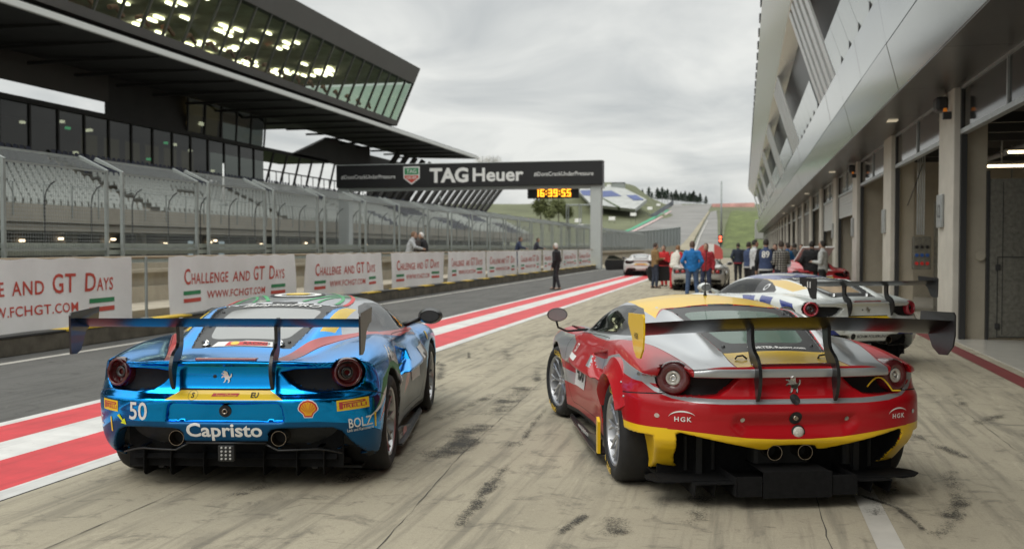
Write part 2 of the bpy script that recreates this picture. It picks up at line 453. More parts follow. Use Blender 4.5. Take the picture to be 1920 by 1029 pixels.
# rubber marks and cracks pressed into the apron
RUB = mat('rubber_mark', (.075, .070, .060), .9, var=.35, vscale=30, bump=.4)
def soft_rubber():
    m = bpy.data.materials.new('rubber_smear'); m.use_nodes = True; n = m.node_tree.nodes; l = m.node_tree.links; p = n['Principled BSDF']
    p.inputs['Base Color'].default_value = (.05, .047, .040, 1); p.inputs['Roughness'].default_value = .85
    at = n.new('ShaderNodeAttribute'); at.attribute_name = 'wear'; t = n.new('ShaderNodeTexCoord')
    z = n.new('ShaderNodeTexNoise'); z.inputs['Scale'].default_value = 75; z.inputs['Detail'].default_value = 9; z.inputs['Roughness'].default_value = .8; l.new(t.outputs['Object'], z.inputs['Vector'])
    z2 = n.new('ShaderNodeTexNoise'); z2.inputs['Scale'].default_value = 3.5; z2.inputs['Detail'].default_value = 4; l.new(t.outputs['Object'], z2.inputs['Vector'])
    def ma(x, k, c):
        q = n.new('ShaderNodeMath'); q.operation = 'MULTIPLY_ADD'; l.new(x, q.inputs[0]); q.inputs[1].default_value = k
        if isinstance(c, float): q.inputs[2].default_value = c
        else: l.new(c, q.inputs[2])
        return q.outputs[0]
    v = ma(z.outputs['Fac'], 3.2, ma(z2.outputs['Fac'], 1.6, ma(at.outputs['Fac'], .9, -2.48)))
    r = n.new('ShaderNodeValToRGB'); r.color_ramp.elements[0].position = .35; r.color_ramp.elements[1].position = .75; r.color_ramp.elements[1].color = (.8, .8, .8, 1); l.new(v, r.inputs[0])
    tr = n.new('ShaderNodeBsdfTransparent'); mx = n.new('ShaderNodeMixShader'); l.new(r.outputs[0], mx.inputs[0]); l.new(tr.outputs[0], mx.inputs[1]); l.new(p.outputs[0], mx.inputs[2]); l.new(mx.outputs[0], n['Material Output'].inputs[0])
    return m
SMEAR = soft_rubber()
_zl = [.0042]
def mark(pts, wd, seed, gaps=.45, z=.004, mi=0, name='rubber_mark'):
    """soft trail of tyre rubber: a film whose wear fades to its edges and ends"""
    rnd = random.Random(seed); _zl[0] += .00012; z = _zl[0]
    pts = [Vector((*p, z)) for p in pts]; L = [0]
    for a, b in zip(pts[:-1], pts[1:]): L.append(L[-1] + (b - a).length)
    n_ = max(6, int(L[-1] / .08)); vs = []; wv = []; C_ = 6; wd *= 1.7
    for k in range(n_ + 1):
        s_ = L[-1] * k / n_; i = max(j for j in range(len(pts) - 1) if L[j] <= s_ + 1e-9); d = (pts[i + 1] - pts[i]).normalized(); nn = Vector((-d.y, d.x, 0)); c = pts[i] + d * (s_ - L[i]) + nn * rnd.gauss(0, wd * .06)
        e = min(1, k / n_ * 5, (1 - k / n_) * 5)
        for q in range(C_ + 1):
            u = q / C_ * 2 - 1; vs.append(c + nn * u * wd * .8); wv.append(.90 - gaps * .50 - 1.15 * abs(u) ** 1.7 - .8 * (1 - e))
    me = bpy.data.meshes.new(name); me.from_pydata([tuple(v) for v in vs], [], [(k * (C_ + 1) + q, k * (C_ + 1) + q + 1, (k + 1) * (C_ + 1) + q + 1, (k + 1) * (C_ + 1) + q) for k in range(n_) for q in range(C_)])
    at = me.attributes.new('wear', 'FLOAT', 'POINT'); at.data.foreach_set('value', wv); me.materials.append(SMEAR); me.update()
    o = bpy.data.objects.new(name, me); COL.objects.link(o); return tag(o, kind='structure')
def crack(pts, wd, seed):
    rnd = random.Random(seed); mb = MB(); P = []
    for (a, b) in zip(pts[:-1], pts[1:]):
        n_ = max(2, int(math.dist(a, b) / .12))
        for k in range(n_): t = k / n_; P.append((a[0] + (b[0] - a[0]) * t + rnd.gauss(0, .004), a[1] + (b[1] - a[1]) * t))
    vs = []
    for p in P:
        w_ = wd * rnd.uniform(.15, 1.3); vs += [(p[0] - w_ / 2, p[1], .003), (p[0] + w_ / 2, p[1], .003)]
    mb.add(vs, [(2 * k, 2 * k + 1, 2 * k + 3, 2 * k + 2) for k in range(len(P) - 1)]); tag(mb.build('apron_joint', RUB, recalc=False), kind='structure')
crack([(-1.83, 3.6), (-1.885, 5.0), (-2.12, 7.44), (-2.35, 12), (-2.6, 30)], .006, 1)
crack([(-3.6, 3), (-3.6, 40)], .006, 3)
for k in range(9): crack([(-4.5, 4.1 + 5.2 * k), (3.05, 4.1 + 5.2 * k)], .006, 60 + k)
crack([(2.1, 4), (2.1, 40)], .005, 5); crack([(.46, 3), (.46, 30)], .006, 4)
mark([(-1.57, 5.25), (-1.63, 6.2), (-1.70, 7.35)], .075, 11, .30); mark([(-1.72, 7.4), (-1.95, 10.2)], .05, 12, .6)
mark([(-2.30, 7.0), (-2.26, 7.8), (-2.30, 8.9)], .20, 13, .12); mark([(-2.34, 8.9), (-2.45, 11.6)], .2, 14, .35)
mark([(-1.0, 5.4), (-.90, 6.0)], .05, 15, .3); mark([(-.74, 5.4), (-.70, 5.95)], .13, 16, .3); mark([(-.9, 6.5), (-1.0, 7.2)], .05, 17, .6)
mark([(-3.3, 5.6), (-3.0, 6.4)], .10, 18, .6); mark([(-2.75, 6.1), (-2.5, 6.9)], .15, 30, .6)
mark([(.95, 5.5), (1.3, 6.6), (1.5, 8.0)], .10, 20, .6); mark([(1.7, 5.8), (2.2, 7.2)], .08, 21, .6); mark([(.62, 6.9), (.92, 6.5), (1.02, 5.9)], .03, 22, .1)
mark([(1.9, 9.5), (2.6, 10.6)], .12, 23, .6); mark([(-2.2, 16), (-2.0, 20)], .15, 24, .6); mark([(-3.2, 24), (-2.6, 33)], .25, 25, .4)
mark([(-1.3, 9.0), (-1.0, 9.05)], .07, 27, .5)
for i in range(34):
    x = random.uniform(-4.2, 3.0); y = random.uniform(5, 22); a = random.uniform(-.3, .3); ln = random.uniform(.4, 2.6)
    mark([(x, y), (x + a * ln, y + ln)], random.uniform(.03, .14), 40 + i, random.uniform(.4, .8))
# ---------------------------------------------------------------- racing cars
# local axes of a car: x forward, y left, z up, origin on the ground under the rear axle
def arc(cx, cy, r, a0, a1, n=8):
    return [(cx + r * math.cos(R(a0 + (a1 - a0) * k / n)), cy + r * math.sin(R(a0 + (a1 - a0) * k / n))) for k in range(n + 1)]

class CarShape:
    S = PC((.05, .93), (.2, .965), (.4, .995), (.52, 1.0), (.65, .992), (.78, .965), (.88, .92), (.98, .85))
    Zr = PC((-.9, .79), (-.75, .855), (-.6, .892), (-.45, .935), (-.3, .978), (0, 1.05), (.3, 1.108), (.6, 1.155), (.9, 1.19), (1.2, 1.208), (1.5, 1.203), (1.75, 1.165), (2.0, 1.08), (2.25, .96), (2.5, .83), (2.7, .72))
    Wb = PC((-.9, .36), (-.6, .46), (-.3, .56), (0, .65), (.3, .725), (.6, .77), (1.0, .785), (1.4, .79), (1.8, .775), (2.1, .73), (2.4, .62), (2.7, .4))
    Zf = PC((-.9, .81), (-.7, .855), (-.4, .905), (-.1, .935), (.25, .945), (.6, .93), (1.0, .895), (1.5, .86), (2.0, .838), (2.4, .848), (2.65, .85), (2.95, .815), (3.25, .72), (3.5, .6), (3.72, .45))
    Zc = PC((-.9, .862), (-.6, .875), (-.3, .905), (0, .92), (1, .9), (2.0, .82), (2.4, .77), (2.8, .70), (3.2, .58), (3.5, .48), (3.72, .40))
    win = [(-.47, -1), (-.47, .335), (0, .40), (.35, .435), (.60, .45), (.67, .42), (.69, 0), (.69, -1)]
    intake = [(.40, .60), (.40, .79), (.58, .83), (1.10, .75), (1.02, .68), (.62, .57)]
    def __init__(s, kind):
        s.kind = kind
        g = kind == 'gt'
        s.Wp = PC((-.9, .90), (-.55, .945), (-.25, .968), (0, .975), (.35, .965), (.8, .925), (1.3, .90), (1.9, .912), (2.35, .945), (2.65, .955), (3.0, .945), (3.3, .88), (3.55, .74), (3.72, .5))
        if not g:
            s.xb = PC((.05, -.42), (.15, -.52), (.23, -.68), (.30, -.76), (.36, -.80), (.47, -.83), (.55, -.84), (.612, -.845), (.66, -.80), (.72, -.775), (.79, -.77), (.83, -.785), (.855, -.815), (.90, -.815))
            s.pocket = rpoly([(.345, .79), (.45, .812), (.67, .814)], .0, 1)[1:]
            s.pocket = [(.35, .79), (.45, .808), (.665, .81)] + arc(.755, .775, .108, 118, -95, 14) + [(.60, .667), (.48, .686), (.41, .725)]
            s.lower = [(.275, .40), (.30, .426), (.34, .434), (.52, .438), (.68, .432), (.735, .405), (.79, .32), (.85, .225), (.80, .225), (.70, .285), (.60, .297), (.40, .292), (.30, .30), (.275, .34)]
            s.plate = rpoly([(-.36, .597), (-.385, .478), (.385, .478), (.36, .597)], .03, 4)
            s.valance = [(-2, .345), (.275, .345), (.31, .29), (.62, .29), (.72, .27), (.83, .20), (.83, .0), (-2, 0)]
        else:
            s.xb = PC((.05, -.42), (.15, -.50), (.22, -.62), (.30, -.72), (.36, -.80), (.42, -.84), (.50, -.845), (.62, -.84), (.645, -.835), (.69, -.79), (.75, -.765), (.795, -.765), (.80, -.82), (.86, -.83), (.92, -.82))
            s.pocket = [(.325, .795), (.62, .80), (.65, .835)] + arc(.715, .785, .105, 100, -85, 14) + [(.56, .68), (.46, .69), (.395, .73)]
            s.lower = [(0, .385), (.03, .385), (.13, .382), (.16, .352), (.20, .352), (.50, .42), (.700, .462), (.722, .45), (.705, .30), (.685, .235), (.65, .205), (.65, .10), (0, .10), (-.2, .10), (-.2, .385)]
            s.plate = rpoly([(-.40, .60), (-.43, .50), (-.34, .42), (.34, .42), (.43, .50), (.40, .60)], .04, 4)
            s.valance = None
        s.cy = PC((0, 0), (.3, .004), (.5, .02), (.65, .06), (.75, .105), (.85, .18), (.92, .27), (.98, .42), (1.1, .8))
        s.zb = PC((-.9, .20), (-.5, .20), (-.3, .15), (.5, .12), (2.3, .12), (3.0, .10), (3.7, .13))
    def xr(s, y, z): return s.xb(z) + s.cy(np.abs(y))
    def F(s, x, y, z):
        y = np.abs(y)
        W = s.Wp(x) * s.S(z)
        # waisted doors and a sharper wheel-arch shoulder
        W = W - .03 * sstep(.45, .8, x) * sstep(2.25, 1.9, x) * np.exp(-((z - .52) / .13) ** 2)
        if s.kind == 'gt':
            W = W + .035 * np.exp(-(x / .42) ** 2) * sstep(.86, .70, z) + .04 * np.exp(-((x - 2.65) / .42) ** 2) * sstep(.82, .68, z)
        t = sstep(.42, .72, y)
        Zt = s.Zc(x) + (s.Zf(x) - s.Zc(x)) * t
        low = smax(y - W, z - Zt, .11)
        xr = s.xr(y, z)
        if s.kind == 'gt': xr = xr + .034 * sstep(0, .10, -poly_sdf(y, z, s.plate)) * sstep(.62, .585, z)
        ends = smax(xr - x, x - (3.70 - .55 * (y / .95) ** 2.5 - .25 * np.maximum(z - .4, 0)), .03)
        low = smax(low, ends, .03)
        low = smax(low, s.zb(x) - z, .03)
        crown = .055 * (y / .5) ** 2
        ridge = .05 * np.exp(-((y - .47) / .10) ** 2) * sstep(.85, .35, x) * sstep(-.72, -.35, x)
        cab = smax(y - (s.Wb(x) - (z - .90) * .75), z - (s.Zr(x) - crown + ridge), .11)
        cab = smax(cab, xr + .03 - x, .03)
        cab = smax(cab, .6 - z, .03)
        b = smin(low, cab, .07)
        # rear screen sits between the buttresses
        if s.kind != 'old':
            b = smax(b, -np.maximum(poly_sdf(x, y, s.win), s.Zr(x) - .012 - crown * .6 - z), .012)
        # wheel wells
        for xa, za, ra in ((0, .345, .385), (2.65, .335, .368)):
            b = smax(b, -np.maximum(np.sqrt((x - xa) ** 2 + (z - za) ** 2) - ra, .56 - y), .012)
        # flank intake
        dep = .10 * sstep(1.12, .45, x)
        b = smax(b, -np.maximum(poly_sdf(x, z, s.intake), (s.Wp(x) * s.S(z) - dep) - y), .02)
        # tail recesses
        def carve(b, poly, d, k=.012): return smax(b, -np.maximum(poly_sdf(y, z, poly), x - (xr + d)), k)
        b = carve(b, s.pocket, .075)
        if s.kind != 'gt': b = carve(b, s.plate, .035, .03)
        else: b = smax(b, -np.maximum(poly_sdf(y, z, [(.845, .43), (.805, .22), (.80, .0), (1.3, .0), (1.3, .43)]), x + .2), .012)
        b = carve(b, s.lower, .16 if s.kind != 'gt' else .30)
        if s.valance: b = carve(b, s.valance, .22)
        return b
    def mesh(s, h=.017):
        gx = np.concatenate([np.arange(-.93, -.45, h * .75), np.arange(-.45, 1.0, h * 1.15), np.arange(1.0, 3.85, h * 1.7)])
        gy = np.arange(-1.10, 1.1001, h); gz = np.arange(.03, 1.29, h)
        return surface_nets(s.F, gx, gy, gz, 3, .015)

def poly_in(x, y, poly):
    c = np.zeros(x.shape, bool); j = len(poly) - 1
    for i in range(len(poly)):
        xi, yi = poly[i]; xj, yj = poly[j]
        if yi != yj: c ^= ((yi > y) != (yj > y)) & (x < (xj - xi) * (y - yi) / (yj - yi) + xi)
        j = i
    return c

def ribbon_outline(cl, n=6):
    """outline of a strip from centre points (u, v, width), smoothed"""
    t = np.arange(len(cl)); tt = np.linspace(0, len(cl) - 1, (len(cl) - 1) * n + 1)
    a = np.array(cl, float); q = np.stack([PC(*zip(t, a[:, k]))(tt) for k in range(3)], 1)
    d = np.gradient(q[:, :2], axis=0); d /= np.linalg.norm(d, axis=1)[:, None]; nn = np.stack([-d[:, 1], d[:, 0]], 1)
    L = q[:, :2] + nn * q[:, 2:] / 2; Rr = q[:, :2] - nn * q[:, 2:] / 2
    return [tuple(p) for p in L] + [tuple(p) for p in Rr[::-1]]

class Skin:
    """a car body being cut into paint areas and parts"""
    BIT = {'rear': (1, 1, 2), 'left': (2, 0, 2), 'right': (4, 0, 2), 'top': (8, 0, 1)}
    def __init__(s, shape, P, Q, mats, default, part='body'):
        s.shape = shape; s.mats = mats; s.names = list(mats)
        s.P = P.tolist(); s.F = Q.tolist(); n = len(s.F); cap = n * 3
        s.parts = [part]
        e1 = P[Q[:, 2]] - P[Q[:, 0]]; e2 = P[Q[:, 3]] - P[Q[:, 1]]
        N = np.cross(e1, e2); N /= np.maximum(np.linalg.norm(N, axis=1), 1e-12)[:, None]
        cen = P[Q].mean(1)
        cat = ((N[:, 0] < -.22) & (cen[:, 0] < .1)).astype(int) + 2 * (N[:, 1] > .3) + 4 * (N[:, 1] < -.3) + 8 * (N[:, 2] > .15)
        def grow(a, d=1, t=float):
            o = np.zeros((cap, d) if d > 1 else cap, t); o[:n] = a; return o
        s.cen = grow(cen, 3); s.nor = grow(N, 3); s.cat = grow(cat, 1, int)
        s.fm = grow(np.full(n, s.names.index(default)), 1, int); s.fp = grow(np.zeros(n), 1, int); s.alive = grow(np.ones(n), 1, bool); s.n = n
    def _new(s, src, ids):
        k = s.n; s.n += 1; s.F.append(ids)
        s.cen[k] = np.mean([s.P[i] for i in ids], 0)
        s.nor[k] = s.nor[src]; s.cat[k] = s.cat[src]; s.fm[k] = s.fm[src]; s.fp[k] = s.fp[src]; s.alive[k] = True
        return k
    def cut(s, view, poly, paint=None, part=None, cond=None):
        """view: rear / left / right / top; poly in (y,z) / (x,z) / (x,z) / (x,y)"""
        bit, i, j = s.BIT[view]
        us = [p[0] for p in poly]; vs = [p[1] for p in poly]
        c = s.cen[:s.n]
        m = s.alive[:s.n] & ((s.cat[:s.n] & bit) > 0) & (c[:, i] > min(us) - .05) & (c[:, i] < max(us) + .05) & (c[:, j] > min(vs) - .05) & (c[:, j] < max(vs) + .05)
        if cond is not None: m &= cond(c)
        sub = set(np.nonzero(m)[0].tolist()); P = s.P
        for k in range(len(poly)):
            a, b = poly[k - 1], poly[k]
            ex, ey = b[0] - a[0], b[1] - a[1]
            if ex * ex + ey * ey < 1e-10: continue
            u0, u1 = min(a[0], b[0]) - .001, max(a[0], b[0]) + .001; v0, v1 = min(a[1], b[1]) - .001, max(a[1], b[1]) + .001
            cache = {}
            for f in list(sub):
                ids = s.F[f]; fu = [P[q][i] for q in ids]; fv = [P[q][j] for q in ids]
                if max(fu) < u0 or min(fu) > u1 or max(fv) < v0 or min(fv) > v1: continue
                d = [ex * (y - a[1]) - ey * (x - a[0]) for x, y in zip(fu, fv)]
                ln = math.hypot(ex, ey) * 1e-5
                d = [0.0 if abs(q) < ln else q for q in d]
                if min(d) >= 0 or max(d) <= 0: continue
                A, B = [], []
                for q in range(len(ids)):
                    i0, i1 = ids[q], ids[(q + 1) % len(ids)]; d0, d1 = d[q], d[(q + 1) % len(ids)]
                    if d0 >= 0: A.append(i0)
                    if d0 <= 0: B.append(i0)
                    if d0 * d1 < 0:
                        key = (i0, i1) if i0 < i1 else (i1, i0)
                        if key not in cache:
                            t = d0 / (d0 - d1); p0, p1 = P[i0], P[i1]
                            cache[key] = len(P); P.append([p0[w_] + (p1[w_] - p0[w_]) * t for w_ in range(3)])
                        A.append(cache[key]); B.append(cache[key])
                if len(A) < 3 or len(B) < 3: continue
                s.alive[f] = False; sub.discard(f)
                sub.add(s._new(f, A)); sub.add(s._new(f, B))
        if part is not None and part not in s.parts: s.parts.append(part)
        q = np.array(sorted(sub), int)
        if not len(q): return
        q = q[poly_in(s.cen[q, i], s.cen[q, j], poly)]
        if paint is not None: s.fm[q] = s.names.index(paint)
        if part is not None: s.fp[q] = s.parts.index(part)
    def both(s, view, poly, **k):
        """both halves of a mirror-symmetric area"""
        if view in ('rear', 'top'):
            k2 = dict(k)
            if k.get('part'): k2['part'] = k['part'] + '#2'
            s.cut(view, poly, **k)
            s.cut(view, [(-p[0], p[1]) if view == 'rear' else (p[0], -p[1]) for p in poly], **k2)
        else: s.cut('left', poly, **k); s.cut('right', poly, **k)
    def where(s, fn, paint=None, part=None):
        if part is not None and part not in s.parts: s.parts.append(part)
        m = fn(s.cen[:s.n], s.nor[:s.n], s.fp[:s.n]) & s.alive[:s.n]
        if paint: s.fm[:s.n][m] = s.names.index(paint)
        if part is not None: s.fp[:s.n][m] = s.parts.index(part)
    def bake(s, root):
        P = np.array(s.P); _, G = grad(s.shape.F, P)
        N = G / np.maximum(np.linalg.norm(G, axis=1), 1e-9)[:, None]
        live = np.nonzero(s.alive[:s.n])[0]
        s.bvh = BVHTree.FromPolygons(s.P, [s.F[f] for f in live])
        s.objs = {}
        for pi, key in enumerate(s.parts):
            fs = live[s.fp[live] == pi]
            if not len(fs): continue
            ms = sorted(set(s.fm[fs].tolist())); loc = {m_: k for k, m_ in enumerate(ms)}
            used = {}; faces = [[used.setdefault(v, len(used)) for v in s.F[f]] for f in fs]
            ids = np.array(list(used.keys()))
            s.objs[key] = np_mesh(key.split('#')[0], P[ids], faces, [s.mats[s.names[m_]] for m_ in ms], [loc[m_] for m_ in s.fm[fs].tolist()], N[ids], root)
        return s.objs
    def ray(s, view, u, v, off=.003):
        o, d = {'rear': ((-3, u, v), (1, 0, 0)), 'left': ((u, 3, v), (0, -1, 0)), 'right': ((u, -3, v), (0, 1, 0)), 'top': ((u, v, 3), (0, 0, -1))}[view]
        h = s.bvh.ray_cast(Vector(o), Vector(d))
        if h[0] is None: return None
        return h[0] - Vector(d) * off
    def lay(s, mb, view, uv, fs, mi, off):
        """points onto the skin; faces that would bridge an edge or fall off it are dropped"""
        ax = 0 if view == 'rear' else (2 if view == 'top' else 1)
        pts = [s.ray(view, u, v, off) for u, v in uv]; used = {}; keep = []
        for f in fs:
            q = [pts[k] for k in f]
            if any(p is None for p in q): continue
            if max(p[ax] for p in q) - min(p[ax] for p in q) > .09: continue
            keep.append([used.setdefault(k, len(used)) for k in f])
        mb.add([pts[k] for k in used], keep, mi)
    def patch(s, mb, view, poly, mi=0, off=.003, step=.025):
        """an outline laid on the skin as a thin film"""
        bm = bmesh.new(); vs = [bm.verts.new((p[0], p[1], 0)) for p in poly]; bm.faces.new(vs)
        us = [p[0] for p in poly]; ws = [p[1] for p in poly]
        for ax, lo, hi in ((0, min(us), max(us)), (1, min(ws), max(ws))):
            k = lo + step
            while k < hi - .004:
                no = Vector((1, 0, 0)) if ax == 0 else Vector((0, 1, 0)); co = no * k
                bmesh.ops.bisect_plane(bm, geom=bm.faces[:] + bm.edges[:] + bm.verts[:], plane_co=co, plane_no=no, dist=1e-6); k += step
        bmesh.ops.triangulate(bm, faces=bm.faces[:])
        bm.verts.index_update()
        s.lay(mb, view, [(v.co.x, v.co.y) for v in bm.verts], [[v.index for v in f.verts] for f in bm.faces], mi, off); bm.free()
    def text(s, mb, view, txt, u, v, size, mi=0, off=.0045, rot=0.0, bold=.02, shear=0.0, space=1.0, wx=1.0, flip=False):
        vs, fs = text_mesh(txt, size, bold, shear, space)
        sx = -1 if view in ('rear', 'left') else 1
        c, n = math.cos(rot), math.sin(rot); outp = []
        for a, b in vs:
            a *= wx; a, b = a * c - b * n, a * n + b * c
            if view == 'top': outp.append((u + b, v - a))     # read from behind the car
            else: outp.append((u + sx * a, v + b))
        s.lay(mb, view, outp, fs, mi, off)

def make_wheel(root, x, y, side, r, width, rimr, mats, steer=0.0, name='wheel', letters=None):
    """side +1 = left; outer face looks along +y of its own frame, then mirrored by rotation"""
    t = bpy.data.objects.new(name, None); COL.objects.link(t); t.parent = root
    t.location = (x, y, r); t.rotation_euler = (0, 0, steer + (0 if side > 0 else math.pi)); t.empty_display_size = .1
    o = width / 2; mb = MB()
    prof = [(rimr - .015, -o + .03), (rimr + .005, -o + .012), (rimr + .03, -o), (r - .045, -o), (r - .018, -o + .012), (r - .003, -o + .04), (r, -o + .08), (r, o - .08), (r - .003, o - .04), (r - .018, o - .012), (r - .045, o + .002), (rimr + .035, o + .004), (rimr + .008, o - .008), (rimr - .012, o - .03)]
    mb.lathe(prof, 56); mb.build('tyre', mats['tyre'], t, smooth=True)
    if letters:
        mt = MB()
        for txt, a0 in letters:
            for k, ch in enumerate(txt):
                vs, fs = text_mesh(ch, .062, .02)
                a = a0 - k * .125
                q = []
                for (u, v) in vs:
                    rr = r - .062 + v; an = a - u / (r - .06)
                    q.append((rr * math.cos(an), o + .0075, rr * math.sin(an)))
                mt.add(q, fs)
        mt.build('tyre_lettering', mats['tyre_text'], t)
    mb = MB(); fo = o - .022       # rim
    mb.lathe([(rimr + .004, fo + .004), (rimr - .004, fo + .012), (rimr - .016, fo + .006), (rimr - .022, fo - .012), (rimr - .03, fo - .09), (rimr - .035, -o + .02)], 48)
    for k in range(10):
        a = 2 * math.pi * k / 10
        def pt(rr, aa, yy): return (rr * math.cos(aa), yy, rr * math.sin(aa))
        yb, ye = fo - .035, fo - .008
        mb.tube([pt(.045, a, yb), pt(.10, a, yb + .004), pt(.15, a, yb + .008)], [.015, .013, .011], 6)
        for sg in (-1, 1):
            mb.tube([pt(.14, a, yb + .007), pt(.19, a + sg * .07, yb + .014), pt(rimr - .014, a + sg * .15, ye)], [.010, .0085, .0085], 6)
    mb.lathe([(.0, fo - .022), (.03, fo - .022), (.058, fo - .03), (.066, fo - .06)], 20)
    for k in range(5):
        a = 2 * math.pi * k / 5 + .3
        mb.lathe([(.0, fo - .012), (.006, fo - .012), (.008, fo - .03)], 6, c=(.042 * math.cos(a), 0, .042 * math.sin(a)))
    mb.build('rim', mats['rim'], t, smooth=True, auto=40)
    mb = MB(); mb.lathe([(.05, fo - .10), (.185, fo - .10), (.188, fo - .115), (.185, fo - .13), (.05, fo - .13)], 40)
    mb.build('brake_disc', mats['disc'], t, smooth=True, auto=30)
    mb = MB()
    mb.lathe([(.02, fo - .16), (rimr - .04, fo - .165), (rimr - .04, fo - .17), (.02, fo - .17)], 24)
    mb.build('wheel_well_liner', mats['black'], t)
    return t

def slab(mb, poly, y, th, mi=0):
    """thin plate standing along the car, outline in (x, z)"""
    mb.prism(poly, lambda u, v, t: (u, t, v), y - th / 2, y + th / 2, mi)

def airfoil(x0, chord, z0, thick, pitch, n=10):
    up, lo = [], []
    for k in range(n + 1):
        t = k / n; th = thick * (2.97 * math.sqrt(t) - 1.26 * t - 3.5 * t * t + 2.84 * t ** 3 - 1.03 * t ** 4) / 2
        camb = -.22 * thick * 4 * t * (1 - t)
        for L, s_ in ((up, 1), (lo, -1)):
            u, v = t * chord, camb + s_ * th
            L.append((x0 - u * math.cos(pitch) + v * math.sin(pitch) * 0, z0 + u * math.sin(pitch) + v))
    return up + lo[::-1][1:-1]

_shapes = {}
def car_mesh(kind, h):
    if (kind, h) not in _shapes:
        s = CarShape(kind); _shapes[(kind, h)] = (s,) + s.mesh(h)
    return _shapes[(kind, h)]

WM = {'tyre': mat('tyre_rubber', (.016, .016, .017), .75, var=.25, vscale=20, bump=.1, bscale=120), 'tyre_text': mat('tyre_yellow_lettering', (.75, .50, .06), .6),
      'rim': mat('rim_grey', (.52, .53, .55), .30, .8), 'disc': mat('brake_iron', (.25, .2, .18), .4, .9), 'black': mat('liner_black', (.012, .012, .013), .8, var=.2)}
WM2 = dict(WM); WM2['rim'] = mat('rim_dark_polished', (.48, .48, .49), .28, .85)

BLACK = mat('carbon_black', (.012, .012, .0135), .38, var=.3, vscale=40, coat=.2)
DARK = mat('dull_black_floor', (.010, .010, .0105), .85, var=.3, vscale=30, spec=.15)
MATTE = mat('matte_black_plastic', (.014, .0145, .015), .62, var=.3, vscale=30)
MESHM = mat('black_grille', (.008, .008, .009), .7, bump=.6, bscale=260)
REDL = mat('red_lens', (.35, .012, .015), .08, coat=1.0)
REDDARK = mat('smoked_red_lens', (.09, .006, .008), .08, coat=1.0)
SMOKE = mat('smoked_lens', (.012, .012, .014), .12, coat=1.0)
LEDW = mat('clear_lens', (.62, .60, .56), .15, .2, coat=1.0, var=.2, vscale=90)
CHROME = mat('polished_metal', (.75, .75, .74), .14, 1.0)
PIPE = mat('exhaust_pipe_metal', (.42, .36, .30), .25, 1.0)
WHITE = mat('white_vinyl', (.80, .80, .78), .45)
BLACKV = mat('black_vinyl', (.015, .015, .016), .5)
BLUEV = mat('blue_vinyl', (.03, .10, .35), .4)
REDV = mat('red_vinyl', (.62, .03, .03), .45)
YELV = mat('yellow_vinyl', (.85, .58, .02), .4, coat=.3)
ORGV = mat('amber_vinyl', (.86, .42, .02), .45)
GREENV = mat('green_vinyl', (.03, .22, .07), .45)
NEON = mat('fluorescent_arrow', (.72, .80, .02), .5)
SCREEN = glass('smoked_glass', (.42, .46, .44), .62)
PLEX = glass('hazy_polycarbonate_reflection', (.55, .58, .57), .16, .12, (.40, .41, .405))  # pale base colour paints in the white reflection on the rear screen

def horse(mb, S, u, v, h, mi):
    """small rearing emblem, raised"""
    pts = [(-.10, .50), (-.02, .44), (.10, .40), (.16, .26), (.20, .12), (.30, .0), (.40, .12), (.44, .28), (.50, .20), (.47, -.02), (.36, -.12), (.30, -.20), (.34, -.34), (.26, -.50), (.14, -.50), (.22, -.36), (.12, -.22), (.02, -.26), (-.04, -.42), (-.16, -.50), (-.22, -.46), (-.12, -.38), (-.08, -.20), (-.10, -.06), (-.22, -.02), (-.34, -.12), (-.40, -.06), (-.26, .08), (-.16, .10), (-.30, .20), (-.40, .22), (-.38, .28), (-.24, .28), (-.14, .24), (-.16, .34), (-.24, .36), (-.26, .42)]
    n = len(pts); P0 = [S.ray('rear', u - a * h, v + b * h, .003) for a, b in pts]; P1 = [p + Vector((-.007, 0, 0)) for p in P0]
    mb.add(P1 + P0, [tuple(range(n))] + [(i, (i + 1) % n, n + (i + 1) % n, n + i) for i in range(n)], mi)

def ring_z(S, mb, view, u, v, r0, r1, mi, off=.004, n=24):
    pts = [(u + r * math.cos(2 * math.pi * k / n), v + r * math.sin(2 * math.pi * k / n)) for r in (r0, r1) for k in range(n)]
    S.lay(mb, view, pts, [(k, (k + 1) % n, n + (k + 1) % n, n + k) for k in range(n)], mi, off)

def disc(S, mb, view, u, v, r, mi, off=.004, n=24, sy=1.0):
    pts = [(u + r * math.cos(2 * math.pi * k / n), v + sy * r * math.sin(2 * math.pi * k / n)) for k in range(n)]
    S.lay(mb, view, pts, [tuple(range(n))], mi, off)

DLO = [(2.20, .868), (1.95, .985), (1.70, 1.070), (1.45, 1.118), (1.15, 1.135), (.90, 1.122), (.68, 1.085), (.52, 1.035), (.42, .985), (.40, .957), (.70, .935), (1.2, .905), (1.7, .878)]
def side_windows(S, qpanel=True):
    cond = lambda c: (c[:, 2] > .84) & (np.abs(c[:, 1]) < .80)
    for vw in ('left', 'right'):
        S.cut(vw, [(p[0], p[1]) for p in DLO], paint='trim', cond=cond)
        front = [(2.14, .880), (1.93, .972), (1.69, 1.055), (1.44, 1.102), (1.15, 1.118), (.98, 1.112), (.90, .940), (1.2, .918), (1.7, .890)]
        S.cut(vw, front, paint='glass', part='side_window#' + vw, cond=cond)
        if qpanel:
            S.cut(vw, [(.88, 1.10), (.68, 1.066), (.54, 1.02), (.46, .975), (.47, .965), (.72, .950), (.80, .945)], paint='trim', part='quarter_window#' + vw, cond=cond)

